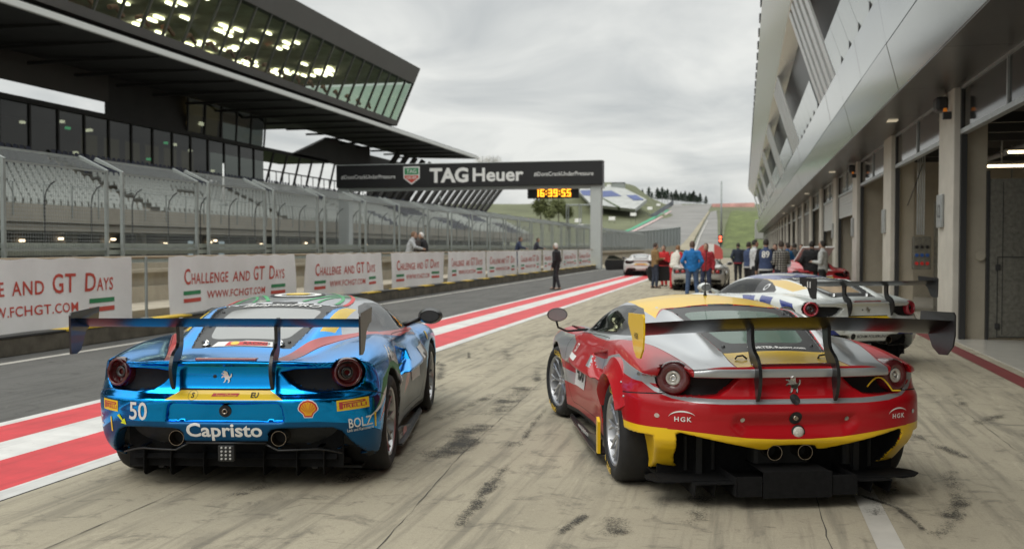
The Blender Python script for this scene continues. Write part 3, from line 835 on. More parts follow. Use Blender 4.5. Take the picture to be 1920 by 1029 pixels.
def interior(root, dark, cage):
    mb = MB(); mb.box(.35, 2.2, -.55, .55, .62, .66); mb.box(.18, .24, -.6, .6, .55, .95); mb.build('cabin_floor', dark, root)
    for y in (.34, -.34):
        mb = MB(); mb.bbox(.62, .72, y - .2, y + .2, .55, 1.02, .03); mb.bbox(.66, .95, y - .24, y - .19, .55, .85, .02); mb.bbox(.66, .95, y + .19, y + .24, .55, .85, .02); mb.bbox(.64, .76, y - .16, y + .16, 1.0, 1.10, .03)
        mb.build('seat', dark, root)
    mb = MB()
    for y in (-.5, .5):
        mb.tube([(.50, y * 1.1, .7), (.52, y * .95, 1.08), (.80, y * .92, 1.12), (1.5, y * .9, 1.12), (2.05, y * 1.1, .92)], .019, 8)
        mb.tube([(.50, y * .95, 1.07), (.1, y * .8, .95)], .019, 8)
    mb.tube([(.52, -.46, 1.08), (.52, .46, 1.08)], .019, 8); mb.tube([(.52, -.46, 1.07), (.5, .5, .7)], .019, 8)
    mb.tube([(.9, -.48, 1.10), (1.5, .46, 1.11)], .019, 8)
    mb.build('roll_cage', cage, root, smooth=True)
    mb = MB(); mb.lathe([(.155, -.012), (.17, 0), (.155, .012)], 20, axis='x', c=(1.42, .34, .93)); mb.build('steering_wheel', dark, root, smooth=True)

def tail_light_challenge(S, root, sg, outer, lens):
    y = .755 * sg; z = .775; x = S.shape.xr(np.array(.755), np.array(z)) + .035
    x = float(x)
    def c(pts, m, nm, par):
        mb = MB(); mb.lathe(pts, 36, axis='x'); o = mb.build(nm, m, par, smooth=True)
        if par is root: o.location = (x, y, z); o.rotation_euler = (0, R(4), -sg * R(24))
        return o
    t = c([(.098, .09), (.100, .0), (.094, -.028), (.084, -.038), (.076, -.034), (.072, -.01), (.07, .03)], outer, 'tail_light', root)
    c([(0, .012), (.045, .010), (.072, .022)], lens, 'light_lens', t)
    c([(.018, .002), (.034, -.008), (.040, .0), (.042, .014)], SMOKE, 'light_reflector', t)
    # the lens runs on over the haunch
    return t

def wing(root, x0, chord, z, half, struts, plane_m, plates, strut_poly, strut_m, pitch=R(6), thick=.05, bow=0.0):
    t = bpy.data.objects.new('rear_wing', None); COL.objects.link(t); t.parent = root; t.empty_display_size = .1
    mb = MB(); af = airfoil(x0, chord, z, thick, pitch); n = len(af); N = 16
    vs = []
    for k in range(N + 1):
        yy = -half + 2 * half * k / N
        dz = bow * (1 - (yy / half) ** 2)
        vs += [(u, yy, v + dz) for u, v in af]
    fs = [(k * n + i, k * n + (i + 1) % n, (k + 1) * n + (i + 1) % n, (k + 1) * n + i) for k in range(N) for i in range(n)] + [tuple(range(n - 1, -1, -1)), tuple(N * n + i for i in range(n))]
    mb.add(vs, fs); mb.build('wing_plane', plane_m, t, smooth=True, auto=50)
    for sg, poly, m in plates:
        mb = MB(); slab(mb, poly, sg * (half + .006), .011); mb.build('end_plate', m, t)
    for sg in (-1, 1):
        mb = MB(); slab(mb, strut_poly, sg * struts, .022); mb.build('wing_strut', strut_m, t)
    return t

def mirror_block(root, sg, m, gl):
    t = MB(); y = sg
    t.tube([(2.02, .72 * y, .87), (2.04, .84 * y, .915), (2.05, .93 * y, .945)], [.03, .022, .02], 8)
    vs = []
    # shell: rounded wedge open to the rear
    prof = [(0.0, .055, .09), (.06, .075, .115), (.12, .06, .10), (.17, .03, .05)]
    ring = []
    for dx, rz, ry in prof:
        ring.append([(1.98 + dx, (1.0 * y) + ry * math.cos(2 * math.pi * k / 16), .965 + rz * math.sin(2 * math.pi * k / 16)) for k in range(16)])
    for r_ in ring: vs += r_
    fs = [(i * 16 + k, i * 16 + (k + 1) % 16, (i + 1) * 16 + (k + 1) % 16, (i + 1) * 16 + k) for i in range(3) for k in range(16)] + [tuple(range(48, 64))]
    t.add(vs, fs); o = t.build('door_mirror', m, root, smooth=True)
    g = MB(); g.add([(1.985, y + .085 * math.cos(2 * math.pi * k / 16), .965 + .05 * math.sin(2 * math.pi * k / 16)) for k in range(16)], [tuple(range(16))]); g.build('mirror_glass', gl, o)
    return o

MIRROR = mat('mirror_silvering', (.40, .42, .43), .22, .6)

def carve_parts(S, doors=True):
    """parts every one of these cars has"""
    side_windows(S)
    wp = [(-.462, -.322), (-.462, .322), (0, .392), (.35, .427), (.60, .442), (.66, .41), (.68, .3), (.68, -.3), (.66, -.41), (.60, -.442), (.35, -.427), (0, -.392)]
    S.cut('top', wp, paint='screen_frame', part='rear_window', cond=lambda c: c[:, 2] > .8)
    S.where(lambda c, n, p: (poly_sdf(c[:, 0], np.abs(c[:, 1]), S.shape.win) < .004) & (c[:, 2] > .82) & (p == 0) & (c[:, 0] > -.455), paint='trim')
    gl = rpoly([(-.30, -.27), (-.30, .27), (.10, .335), (.50, .35), (.50, -.35), (.10, -.335)], .10, 5)
    S.cut('top', gl, paint='rear_glass', part='rear_window', cond=lambda c: c[:, 2] > .8)
    S.cut('top', [(1.62, -.50), (1.62, .50), (1.95, .57), (2.42, .62), (2.50, .4), (2.53, 0), (2.50, -.4), (2.42, -.62), (1.95, -.57)], paint='glass', part='windscreen', cond=lambda c: c[:, 2] > .78)
    if doors:
        for vw in ('left', 'right'):
            pts = [(.86, .895), (.83, .72), (.93, .45), (1.02, .24), (2.10, .22), (2.22, .45), (2.24, .70), (2.14, .83), (1.7, .862), (1.2, .885)]
            g = rpoly(pts, .05, 3)
            cx_, cz_ = 1.5, .55
            g2 = [(cx_ + (p[0] - cx_) * 1.007, cz_ + (p[1] - cz_) * 1.013) for p in g]
            S.cut(vw, g2, part='gapring', cond=lambda c: np.abs(c[:, 1]) > .6)
            S.cut(vw, g, part='door#' + vw, cond=lambda c: np.abs(c[:, 1]) > .6)
            ring = S.parts.index('gapring')
            S.where(lambda c, n, p: p == ring, paint='gap', part='body')
def place_car(name, loc, heading, label, group=None):
    return empty(name, (loc[0], loc[1], 0), R(90 + heading), label, 'race car', group)

def common_bits(root, S, kind, wheelmats, front_steer=0.0, letters=None):
    make_wheel(root, 0, .955 - .15 + (.02 if kind == 'gt' else 0), 1, .345, .30, .245, wheelmats, letters=letters)
    make_wheel(root, 0, -(.955 - .15 + (.02 if kind == 'gt' else 0)), -1, .345, .30, .245, wheelmats)
    fy = .945 - .13 + (.035 if kind == 'gt' else 0)
    make_wheel(root, 2.65, fy, 1, .335, .26, .24, wheelmats, front_steer, letters=letters)
    make_wheel(root, 2.65, -fy, -1, .335, .26, .24, wheelmats, front_steer)
    # inside of the tail: black plates behind every opening, and the floor
    mb = MB()
    mb.box(-.35, 3.3, -.80, .80, .085, .10); mb.build('underfloor', MATTE, root)
    mb = MB()
    for sg in (-1, 1):
        mb = MB(); mb.box(-.55, .55, sg * .50, sg * .54, .12, .80); mb.build('wheel_well', MATTE, root)
        mb = MB(); mb.box(2.15, 3.15, sg * .50, sg * .54, .12, .72); mb.build('wheel_well', MATTE, root)

def wells(lim):
    return lambda c, n, p: (np.minimum(np.hypot(c[:, 0], c[:, 2] - .345) - .392, np.hypot(c[:, 0] - 2.65, c[:, 2] - .335) - .374) < 0) & ((np.abs(c[:, 1]) < lim) | (np.abs(n[:, 1]) < .5))

def sponsor_box(S, mb, view, u, v, w, h, rot=0.0):
    """yellow tyre sponsor plate: (0 yellow, 1 dark red)"""
    sx = -1 if view in ('rear', 'left') else 1
    c, s_ = math.cos(rot), math.sin(rot)
    def q(a, b): return (u + sx * (a * c - b * s_), v + a * s_ + b * c)
    S.patch(mb, view, [q(-w / 2, -h / 2), q(w / 2, -h / 2), q(w / 2, h / 2), q(-w / 2, h / 2)], 0, .003, .02)
    t = h * .46
    vs, fs = text_mesh('IRELLI', t, .02)
    k = (w * .70) / (vs[:, 0].max() - vs[:, 0].min())
    S.lay(mb, view, [q(a * k + w * .08, b - h * .10) for a, b in vs], fs, 1, .0045)
    # long-nosed initial whose bowl runs over the other letters
    P = [(-.42, -.34), (-.42, .34), (.36, .34), (.41, .26), (.41, .18), (.36, .12), (-.30, .06), (-.30, -.34)]
    S.patch(mb, view, [q(a * w, b * h) for a, b in P], 1, .0045, .03)
    S.patch(mb, view, [q(a * w, b * h) for a, b in [(-.30, .18), (-.30, .24), (.33, .25), (.33, .20)]], 0, .006, .03)

def shell_logo(S, mb, u, v, r):
    """scallop badge: 0 yellow, 1 red, 2 white"""
    def outline(k):
        pts = []
        for i in range(15):
            a = R(-8 + 196 * i / 14); rr = r * k * (1 + .035 * abs(math.sin(i * math.pi / 2 * 1.0)))
            pts.append((rr * math.cos(a), rr * math.sin(a) * .98))
        pts += [(-.55 * r * k, -.55 * r * k), (-.42 * r * k, -.92 * r * k), (.42 * r * k, -.92 * r * k), (.55 * r * k, -.55 * r * k)]
        return [(u - a, v + b) for a, b in pts]
    S.patch(mb, 'rear', outline(1.15), 2, .003); S.patch(mb, 'rear', outline(1.04), 1, .004); S.patch(mb, 'rear', outline(.86), 0, .005)
    for i in range(-3, 4):
        a = R(90 + i * 25)
        p0 = (-.02 * i * r, -.55 * r); p1 = (.80 * r * math.cos(a), .80 * r * math.sin(a)); n = Vector((-(p1[1] - p0[1]), p1[0] - p0[0])).normalized() * r * .035
        mb.add([S.ray('rear', u - p0[0], v + p0[1], .0065), S.ray('rear', u - p1[0] - n.x, v + p1[1] + n.y, .0065), S.ray('rear', u - p1[0] + n.x, v + p1[1] - n.y, .0065)], [(0, 1, 2)], 1)

def challenge_car(root, mats, base, livery, h, wheelmats, detail=True, doors=True):
    shape, P, Q = car_mesh('challenge', h)
    mats = dict(mats); mats.update(trim=BLACK, glass=SCREEN, rear_glass=PLEX, screen_frame=SCREENF, gap=GAP_SHADOW, grille=MESHM, dark=MATTE, yellow=YELV)
    S = Skin(shape, P, Q, mats, base)
    livery(S)
    S.where(wells(.86), paint='dark')
    S.where(lambda c, n, p: (c[:, 2] < .175) | (n[:, 2] < -.75) & (c[:, 2] < .3), paint='dark')
    S.both('rear', shape.pocket, paint='grille', part='light_recess', cond=lambda c: c[:, 0] < -.45)
    S.both('rear', shape.lower, paint='dark', part='exhaust_recess', cond=lambda c: c[:, 0] < -.42)
    for vw in ('left', 'right'): S.cut(vw, [(-.66, .672), (-.37, .60), (-.37, .594), (-.66, .666)], paint='gap', cond=lambda c: np.abs(c[:, 1]) > .6)
    S.both('top', [(-.78, .412), (-.30, .545), (.18, .705), (.18, .699), (-.30, .539), (-.78, .406)], paint='gap', cond=lambda c: c[:, 2] > .8)
    S.cut('rear', [(-.385, .620), (.385, .620), (.29, .678), (-.29, .678)], paint='yellow', part='plate_panel')
    S.cut('rear', [(-.31, .678), (.31, .678), (.29, .691), (-.29, .691)], paint='gap')  # shadow above the yellow plate, painted on as a black strip
    carve_parts(S, doors)
    S.bake(root)
    common_bits(root, S, 'challenge', wheelmats)
    return S

SCREENF = mat('grey_screen_surround', (.035, .036, .037), .42, var=.2, vscale=12)
GAP_SHADOW = mat('panel_gap_and_shadow', (.006, .006, .007), .8)

def challenge_tail(root, S, outer_m=REDDARK):
    for sg in (-1, 1):
        tail_light_challenge(S, root, sg, outer_m, REDDARK)
        mb = MB(); mb.lathe([(.040, .12), (.044, .0), (.047, -.008), (.049, -.008), (.050, 0), (.050, .12)], 32, axis='x', c=(-.76, sg * .335, .362))
        mb.build('exhaust_pipe', PIPE, root, smooth=True, auto=40)
        mb = MB(); mb.lathe([(0, .1), (.044, .1)], 32, axis='x', c=(-.78, sg * .335, .362)); mb.build('exhaust_bore', GAP_SHADOW, root)
    mb = MB()   # diffuser
    mb.add([(-.30, -.72, .10), (-.30, .72, .10), (-.62, .68, .20), (-.62, -.68, .20), (-.30, -.72, .14), (-.30, .72, .14), (-.60, .68, .23), (-.60, -.68, .23)], [(0, 1, 2, 3), (4, 7, 6, 5), (3, 2, 6, 7), (0, 4, 5, 1), (0, 3, 7, 4), (1, 5, 6, 2)])
    mb.box(-.58, -.56, -.72, .72, .14, .40)
    for y in (-.60, -.42, -.20, .20, .42, .60):
        slab(mb, rpoly([(-.25, .085), (-.62, .085), (-.65, .13), (-.64, .28), (-.30, .20)], .03), y, .007)
    mb.build('diffuser', DARK, root)
    mb = MB()
    for sg in (-1, 1):   # lips under the exhaust openings
        pts = [(-.785 + .13 * (k / 12) ** 2, sg * (.255 + .47 * k / 12), .288 + .04 * max(0, 1 - k / 2) - .04 * max(0, (k - 8) / 4) ** 1.4) for k in range(13)]
        mb.tube(pts, .006, 6)
    mb.tube([(-.795, -.26, .337), (-.80, 0, .337), (-.795, .26, .337)], .006, 6)
    mb.build('diffuser_lip', BLACK, root, smooth=True)
    t = MB(); t.bbox(-.80, -.755, -.055, .055, .215, .325, .012); rl = t.build('rain_light', MATTE, root)
    t = MB()
    for i in range(3):
        for j in range(4): t.lathe([(0, -.004), (.007, -.003), (.008, .002)], 8, axis='x', c=(-.801, -.028 + .028 * i, .235 + .024 * j))
    t.build('led', mat('led_lens', (.45, .45, .44), .2, coat=1), rl)
    t = MB()
    ring_z(S, t, 'rear', 0, .545, .0, .040, 0, .006); t.build('tow_eye_cover', MATTE, root)
    t = MB(); t.lathe([(.008, .0), (.013, -.014), (.017, -.014), (.021, .004)], 16, axis='x', c=(S.ray('rear', 0, .545, .006).x, 0, .545)); t.build('tow_eye', PIPE, root, smooth=True)
    t = MB(); horse(t, S, 0, .765, .078, 0); t.build('emblem', CHROME, root)
    t = MB(); disc(S, t, 'rear', .075, .765, .011, 0); t.build('camera_lens', MATTE, root)
    # third brake light in the lip
    t = MB(); p0 = S.ray('top', -.77, 0, 0)
    t.bbox(p0.x - .02, p0.x + .03, -.20, .20, p0.z - .012, p0.z + .009, .006); t.build('brake_light', REDL, root)
    for sg in (-1, 1):   # screen latches
        t = MB(); q = S.ray('top', -.40, sg * .255, 0)
        t.lathe([(.0, .03), (.012, .03), (.014, .012), (.03, .008), (.032, 0)], 14, axis='z', c=(q.x, q.y, q.z)); t.tube([(q.x - .02, q.y - .03, q.z + .012), (q.x, q.y, q.z + .035), (q.x + .02, q.y + .03, q.z + .014)], .006, 6)
        t.build('latch', CHROME, root, smooth=True)
        for (u, v) in ((-.34, .30), (.0, .365), (.42, .40)):
            t = MB(); q = S.ray('top', u, sg * v, 0); t.lathe([(0, .012), (.010, .010), (.013, 0)], 10, axis='z', c=(q.x, q.y, q.z)); t.build('screen_fastener', BLACK, root, smooth=True)

def skirts(root, m, S, gt=False):
    out = []
    for sg in (-1, 1):
        mb = MB(); y0, y1 = (.88, .97) if not gt else (.90, 1.0)
        pts = [(.43, y0), (2.22, y0), (2.0, y0 + .045), (.75, y1), (.43, y1)]
        mb.prism(pts, lambda u, v, t: (u, sg * v, t), .085, .10)
        mb.prism([(.43, .10), (.43, .20), (.60, .20), (1.2, .115), (2.1, .10)], lambda u, v, t: (u, sg * (t - (u - .43) * .02), v), y1 - .045, y1 - .03)
        out.append(mb.build('side_skirt', m, root))
    return out

# ------------------------------------------------------------------ blue car
BLUE = mat('blue_chrome_wrap', (.004, .31, .82), .16, 1.0, coat=.2, inner=(.01, .01, .011))
BLUEM = mat('satin_blue_wrap', (.004, .085, .22), .38, .6, inner=(.01, .01, .011), var=.08, vscale=3)
SILV = mat('silver_wrap', (.42, .44, .46), .28, .75, coat=.4, inner=(.012, .012, .013))
GREYW = mat('grey_blue_wrap', (.17, .19, .21), .34, .6, inner=(.012, .012, .013), var=.2, vscale=5)
REDW = mat('red_wrap', (.50, .045, .05), .32, coat=.3)

def blue_livery(S):
    # roof and pillars
    S.cut('top', [(-.1, -.62), (.30, -.52), (.62, -.50), (.62, .50), (.30, .52), (-.1, .62), (.4, .72), (1.0, .68), (1.9, .62), (2.3, .5), (2.35, 0), (2.3, -.5), (1.9, -.62), (1.0, -.68), (.4, -.72)], paint='silver', cond=lambda c: c[:, 2] > .955)
    for sg in (1, -1):
        S.cut('top', [(-.16, sg * .47), (.28, sg * .48), (.62, sg * .50), (.75, sg * .56), (.42, sg * .56), (-.02, sg * .55)], paint='yellow', cond=lambda c: c[:, 2] > .93)
        S.cut('top', [(-.78, sg * .30), (-.78, sg * .405), (-.35, sg * .535), (.15, sg * .70), (.55, sg * .80), (1.2, sg * .84), (2.15, sg * .83), (2.25, sg * .77), (1.4, sg * .80), (.6, sg * .765), (.2, sg * .655), (-.3, sg * .47), (-.5, sg * .39)], paint='red', cond=lambda c: c[:, 2] > .84)
    # lower body
    S.cut('rear', [(-1.1, .0), (-1.1, .33), (-.93, .38), (-.80, .455), (-.60, .478), (.60, .478), (.80, .455), (.93, .38), (1.1, .33), (1.1, 0)], paint='satin')
    for vw in ('left', 'right'):
        cond = lambda c: np.abs(c[:, 1]) > .6
        S.cut(vw, [(-.9, .10), (-.9, .36), (-.55, .40), (-.38, .34), (-.38, .1)], paint='satin', cond=cond)
        S.cut(vw, [(-.15, .70), (-.02, .80), (.20, .84), (.42, .78), (.62, .60), (.95, .50), (1.35, .56), (1.75, .72), (2.0, .74), (2.26, .62), (2.30, .10), (.33, .10), (.2, .5), (0, .66)], paint='grey', cond=cond)
        S.cut(vw, [(-.55, .52), (-.35, .70), (.0, .775), (.30, .76), (.62, .66), (.95, .66), (.70, .60), (.40, .62), (.20, .70), (-.05, .71), (-.28, .64)], paint='green', cond=cond)
        S.cut(vw, [(-.62, .47), (-.38, .61), (-.28, .64), (-.30, .60), (-.42, .54)], paint='white', cond=cond)
        S.cut(vw, [(.34, .64), (.60, .595), (.72, .60), (.60, .55), (.38, .54)], paint='white', cond=cond)
        S.cut(vw, [(-.50, .42), (-.36, .54), (-.30, .58), (-.34, .50)], paint='red', cond=cond)
        S.cut(vw, [(1.10, .38), (1.45, .52), (1.75, .66), (1.65, .50), (1.40, .42)], paint='red', cond=cond)

def build_blue():
    root = place_car('race_car', (-3.405, 6.64), 11.15, 'metallic blue race car number 50 on the left, beside the red and white stripes')
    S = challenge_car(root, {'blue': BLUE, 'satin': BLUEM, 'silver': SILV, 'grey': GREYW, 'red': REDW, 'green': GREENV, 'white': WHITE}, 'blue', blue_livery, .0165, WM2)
    interior(root, MATTE, mat('cage_grey', (.25, .26, .27), .4))
    challenge_tail(root, S)
    tri = [(-.60, 1.205), (-1.0, 1.19), (-1.015, 1.17), (-1.005, .93), (-.93, .925), (-.87, .945), (-.80, 1.06), (-.72, 1.10), (-.62, 1.11)]
    strut = ribbon_outline([(-.74, 1.13, .09), (-.725, 1.06, .075), (-.725, .99, .07), (-.755, .925, .08), (-.83, .875, .095), (-.86, .81, .085), (-.855, .74, .05), (-.845, .69, .008)])
    wg = wing(root, -.64, .33, 1.095, .905, .32, BLUEWING, [(1, tri, BLACK), (-1, tri, BLACK)], strut, BLACK, R(10), .045)
    for sg in (-1, 1): mirror_block(root, sg, BLACK, SCREENF)
    for o in skirts(root, mat('skirt_grey', (.055, .057, .06), .4, var=.2, vscale=20), S): pass
    # lettering and stickers
    t = MB(); S.text(t, 'rear', 'Capristo', 0.005, .426, .124, 0, bold=.024, wx=1.14); t.build('lettering', WHITE, root)
    t = MB(); S.text(t, 'rear', '50', .575, .545, .165, 0, bold=.012, shear=.12, wx=.82); t.build('race_number', WHITE, root)
    t = MB(); sponsor_box(S, t, 'rear', -.805, .578, .185, .070, R(3)); t.build('sponsor_sticker', [YELV, REDW], root); t = MB(); sponsor_box(S, t, 'rear', .79, .568, .13, .072, R(-3)); t.build('sponsor_sticker', [YELV, REDW], root)
    t = MB(); shell_logo(S, t, -.54, .562, .054); t.build('badge', [ORGV, REDV, WHITE], root)
    t = MB(); S.text(t, 'rear', 'BOLZ', -.845, .455, .09, 0, bold=.014, rot=R(3), wx=.60); S.text(t, 'rear', 'Lack und Karosserie', -.843, .408, .030, 0, bold=.006, rot=R(3), wx=.60); t.build('lettering', WHITE, root); t = MB(); S.text(t, 'rear', 'LZ', .90, .455, .085, 0, bold=.012, wx=.45); t.build('lettering', WHITE, root)
    t = MB(); S.patch(t, 'rear', [(-.924, .405), (-.932, .405), (-.932, .505), (-.924, .505)], 0, .004); t.build('sticker_bar', YELV, root); t = MB(); S.patch(t, 'rear', [(.785, .39), (.797, .39), (.797, .49), (.785, .49)], 0, .004); t.build('sticker_bar', YELV, root)
    t = MB(); S.patch(t, 'rear', [(.735, .505), (.715, .515), (.69, .478), (.675, .488), (.665, .448), (.71, .455), (.695, .468)], 0, .004); t.build('tow_arrow', NEON, root)
    t = MB(); S.text(t, 'rear', 'S', .205, .650, .042, 0, bold=.02); S.text(t, 'rear', 'EU', -.195, .652, .042, 0, bold=.02); ring_z(S, t, 'rear', .205, .650, .0295, .0312, 0); t.build('plate_lettering', BLACKV, root)
    t = MB(); S.patch(t, 'rear', [(.085, .643), (-.085, .643), (-.095, .661), (.075, .661)], 0, .0035)
    S.text(t, 'rear', 'Ferrari Challenge', -.012, .652, .019, 1, off=.005, bold=.01); t.build('plate_badge', [REDW, YELV], root)
    t = MB(); S.patch(t, 'top', [(-.445, .21), (-.36, .19), (-.36, .02), (-.345, .0), (-.36, -.19), (-.44, -.21), (-.44, .02)], 0, .004)
    S.patch(t, 'top', [(-.435, .12), (-.37, .11), (-.37, .02), (-.36, -.0), (-.37, -.16), (-.43, -.17)], 1, .006)
    S.text(t, 'top', 'RACING', -.40, -.09, .05, 3, off=.008, bold=.01); disc(S, t, 'top', -.40, .06, .030, 2, .008); t.build('screen_sticker', [WHITE, REDV, YELV, BLACKV], root)
    t = MB(); S.text(t, 'top', 'BabylissPRO', .605, 0, .125, 0, off=.006, bold=.012, shear=.3, wx=.95); t.build('screen_lettering', WHITE, root)
    # roof artwork: thin curved ribbons and a round badge
    t = MB()
    def ribbon(p, w, mi):
        for a, b in zip(p[:-1], p[1:]):
            d = Vector((b[0] - a[0], b[1] - a[1])); n = Vector((-d.y, d.x)).normalized() * w / 2
            t.add([S.ray('top', a[0] + n.x, a[1] + n.y, .004), S.ray('top', b[0] + n.x, b[1] + n.y, .004), S.ray('top', b[0] - n.x, b[1] - n.y, .004), S.ray('top', a[0] - n.x, a[1] - n.y, .004)], [(0, 1, 2, 3)], mi)
    def bow(x0, y0, x1, y1, k, n=10): return [(x0 + (x1 - x0) * i / n, y0 + (y1 - y0) * i / n + k * math.sin(math.pi * i / n)) for i in range(n + 1)]
    for sg in (1, -1):
        ribbon(bow(.72, sg * .40, 1.5, sg * .20, sg * .08), .028, 0); ribbon(bow(.72, sg * .26, 1.3, sg * .46, sg * -.05), .022, 0); ribbon(bow(.72, sg * .14, 1.45, sg * .44, sg * -.02), .030, 0); ribbon(bow(.70, sg * .47, 1.5, sg * .36, sg * .05), .030, 1)
    disc(S, t, 'top', 1.12, 0, .20, 2, .004, 32); ring_z(S, t, 'top', 1.12, 0, .195, .225, 3, .005); disc(S, t, 'top', 1.12, 0, .10, 4, .006)
    t.build('roof_artwork', [GREENR, REDV, WHITE, BLACKV, YELV], root)
    # flank stickers
    t = MB(); S.text(t, 'right', 'ABa', .12, .825, .15, 0, bold=.012, shear=.2, rot=R(-14)); S.text(t, 'right', 'Araba', .26, .76, .07, 0, bold=.006, shear=.2, rot=R(-14))
    t.build('flank_lettering', WHITE, root)
    t = MB(); S.patch(t, 'right', [(1.62, .42), (2.02, .42), (2.02, .72), (1.62, .72)], 0, .004, .05); S.text(t, 'right', '50', 1.82, .58, .21, 1, off=.007, bold=.03, wx=.9); t.build('door_number', [WHITE, BLACKV], root)
    t = MB(); S.patch(t, 'right', [(2.36, .80), (2.42, .80), (2.42, .74), (2.39, .71), (2.36, .74)], 0, .005); t.build('wing_shield', YELV, root)
    t = MB(); t.add([(.50, -.9415, .118), (.60, -.9415, .118), (.60, -.9415, .19), (.50, -.9415, .19)], []); 
    vs, fs = text_mesh('WECO', .05, .02); t.add([(.54 + a, -.9425, .14 + b) for a, b in vs], fs, 0)
    t.add([(.66, -.941, .115), (.90, -.938, .112), (.86, -.938, .16), (.74, -.940, .178), (.66, -.941, .17)], [(0, 1, 2, 3, 4)], 1); t.build('skirt_sticker', [WHITE, REDW], root)
    return root

BLUEWING = mat('wing_dark_blue', (.006, .009, .018), .38, .0, spec=.2)
GREENR = mat('green_ribbon_vinyl', (.05, .36, .13), .4)

# ------------------------------------------------------------------ red car
RED = mat('red_paint', (.43, .007, .013), .32, coat=.38, spec=.25, inner=(.012, .012, .013))
YEL = mat('yellow_paint', (.88, .56, .018), .32, coat=.35, spec=.3, inner=(.012, .012, .013))
SILP = mat('silver_paint', (.46, .48, .50), .30, .55, coat=.6, inner=(.012, .012, .013))
STRIPE = mat('silver_stripe', (.40, .42, .44), .35, .5)

def red_livery(S):
    S.cut('top', [(.45, -.56), (.68, -.46), (.70, 0), (.68, .46), (.45, .56), (.8, .56), (1.3, .54), (1.9, .52), (2.4, .46), (2.4, -.46), (1.9, -.52), (1.3, -.54), (.8, -.56)], paint='yellow', cond=lambda c: c[:, 2] > 1.0)
    S.cut('top', [(-.80, -.36), (-.45, -.345), (-.45, .345), (-.80, .36)], paint='yellow', cond=lambda c: c[:, 2] > .84)
    for sg in (1, -1):
        # silver pillar running from roof edge to the tail
        S.cut('top', [(-.78, sg * .37), (-.47, sg * .345), (0, sg * .41), (.35, sg * .445), (.60, sg * .46), (.45, sg * .56), (.8, sg * .56), (1.3, sg * .54), (1.9, sg * .52), (2.4, sg * .46), (2.5, sg * .72), (2.2, sg * .80), (1.4, sg * .83), (.85, sg * .83), (.30, sg * .80), (-.10, sg * .72), (-.60, sg * .63), (-.78, sg * .62)], paint='silver', cond=lambda c: c[:, 2] > .83)
        S.cut('top', [(2.6, sg * .2), (2.5, sg * .72), (2.75, sg * .78), (3.6, sg * .5), (3.6, sg * .25)], paint='silver')
    S.cut('rear', [(-.62, .803), (.62, .803), (.62, .855), (-.62, .855)], paint='silver')
    # stripe across the tail that climbs round the lamps
    L = [(0, .655), (.45, .656), (.62, .664), (.74, .682), (.83, .715), (.89, .765)]
    S.both('rear', [(p[0], p[1] - .014) for p in L] + [(p[0], p[1] + .014) for p in L[::-1]], paint='stripe')
    S.both('rear', [(0, .425), (.10, .425), (.30, .435), (.55, .465), (.72, .480), (.95, .485), (1.2, .485), (1.2, 0), (.0, 0)], paint='yellow')
    for vw in ('left', 'right'):
        cond = lambda c: np.abs(c[:, 1]) > .6
        S.cut(vw, [(-1, .05), (-1, .485), (-.30, .485), (-.36, .38), (-.36, .05)], paint='yellow', cond=lambda c: np.abs(c[:, 1]) > .77)
        S.cut(vw, [(-.70, .80), (-.30, .83), (.10, .86), (.45, .80), (.85, .74), (1.15, .74), (1.10, .66), (.75, .66), (.45, .72), (.10, .80), (-.30, .77), (-.70, .74)], paint='stripe', cond=cond)
        S.cut(vw, [(1.98, .76), (2.2, .81), (2.8, .80), (3.5, .56), (3.5, .20), (2.0, .20)], paint='silver', cond=cond)
        S.cut(vw, [(1.92, .55), (2.60, .60), (2.60, .53), (1.92, .48)], paint='red', cond=cond)
        S.cut(vw, [(1.92, .38), (2.60, .40), (2.60, .15), (1.92, .15)], paint='red', cond=cond)
        S.cut(vw, [(1.35, .58), (1.92, .54), (1.92, .49), (1.30, .54)], paint='stripe', cond=cond)

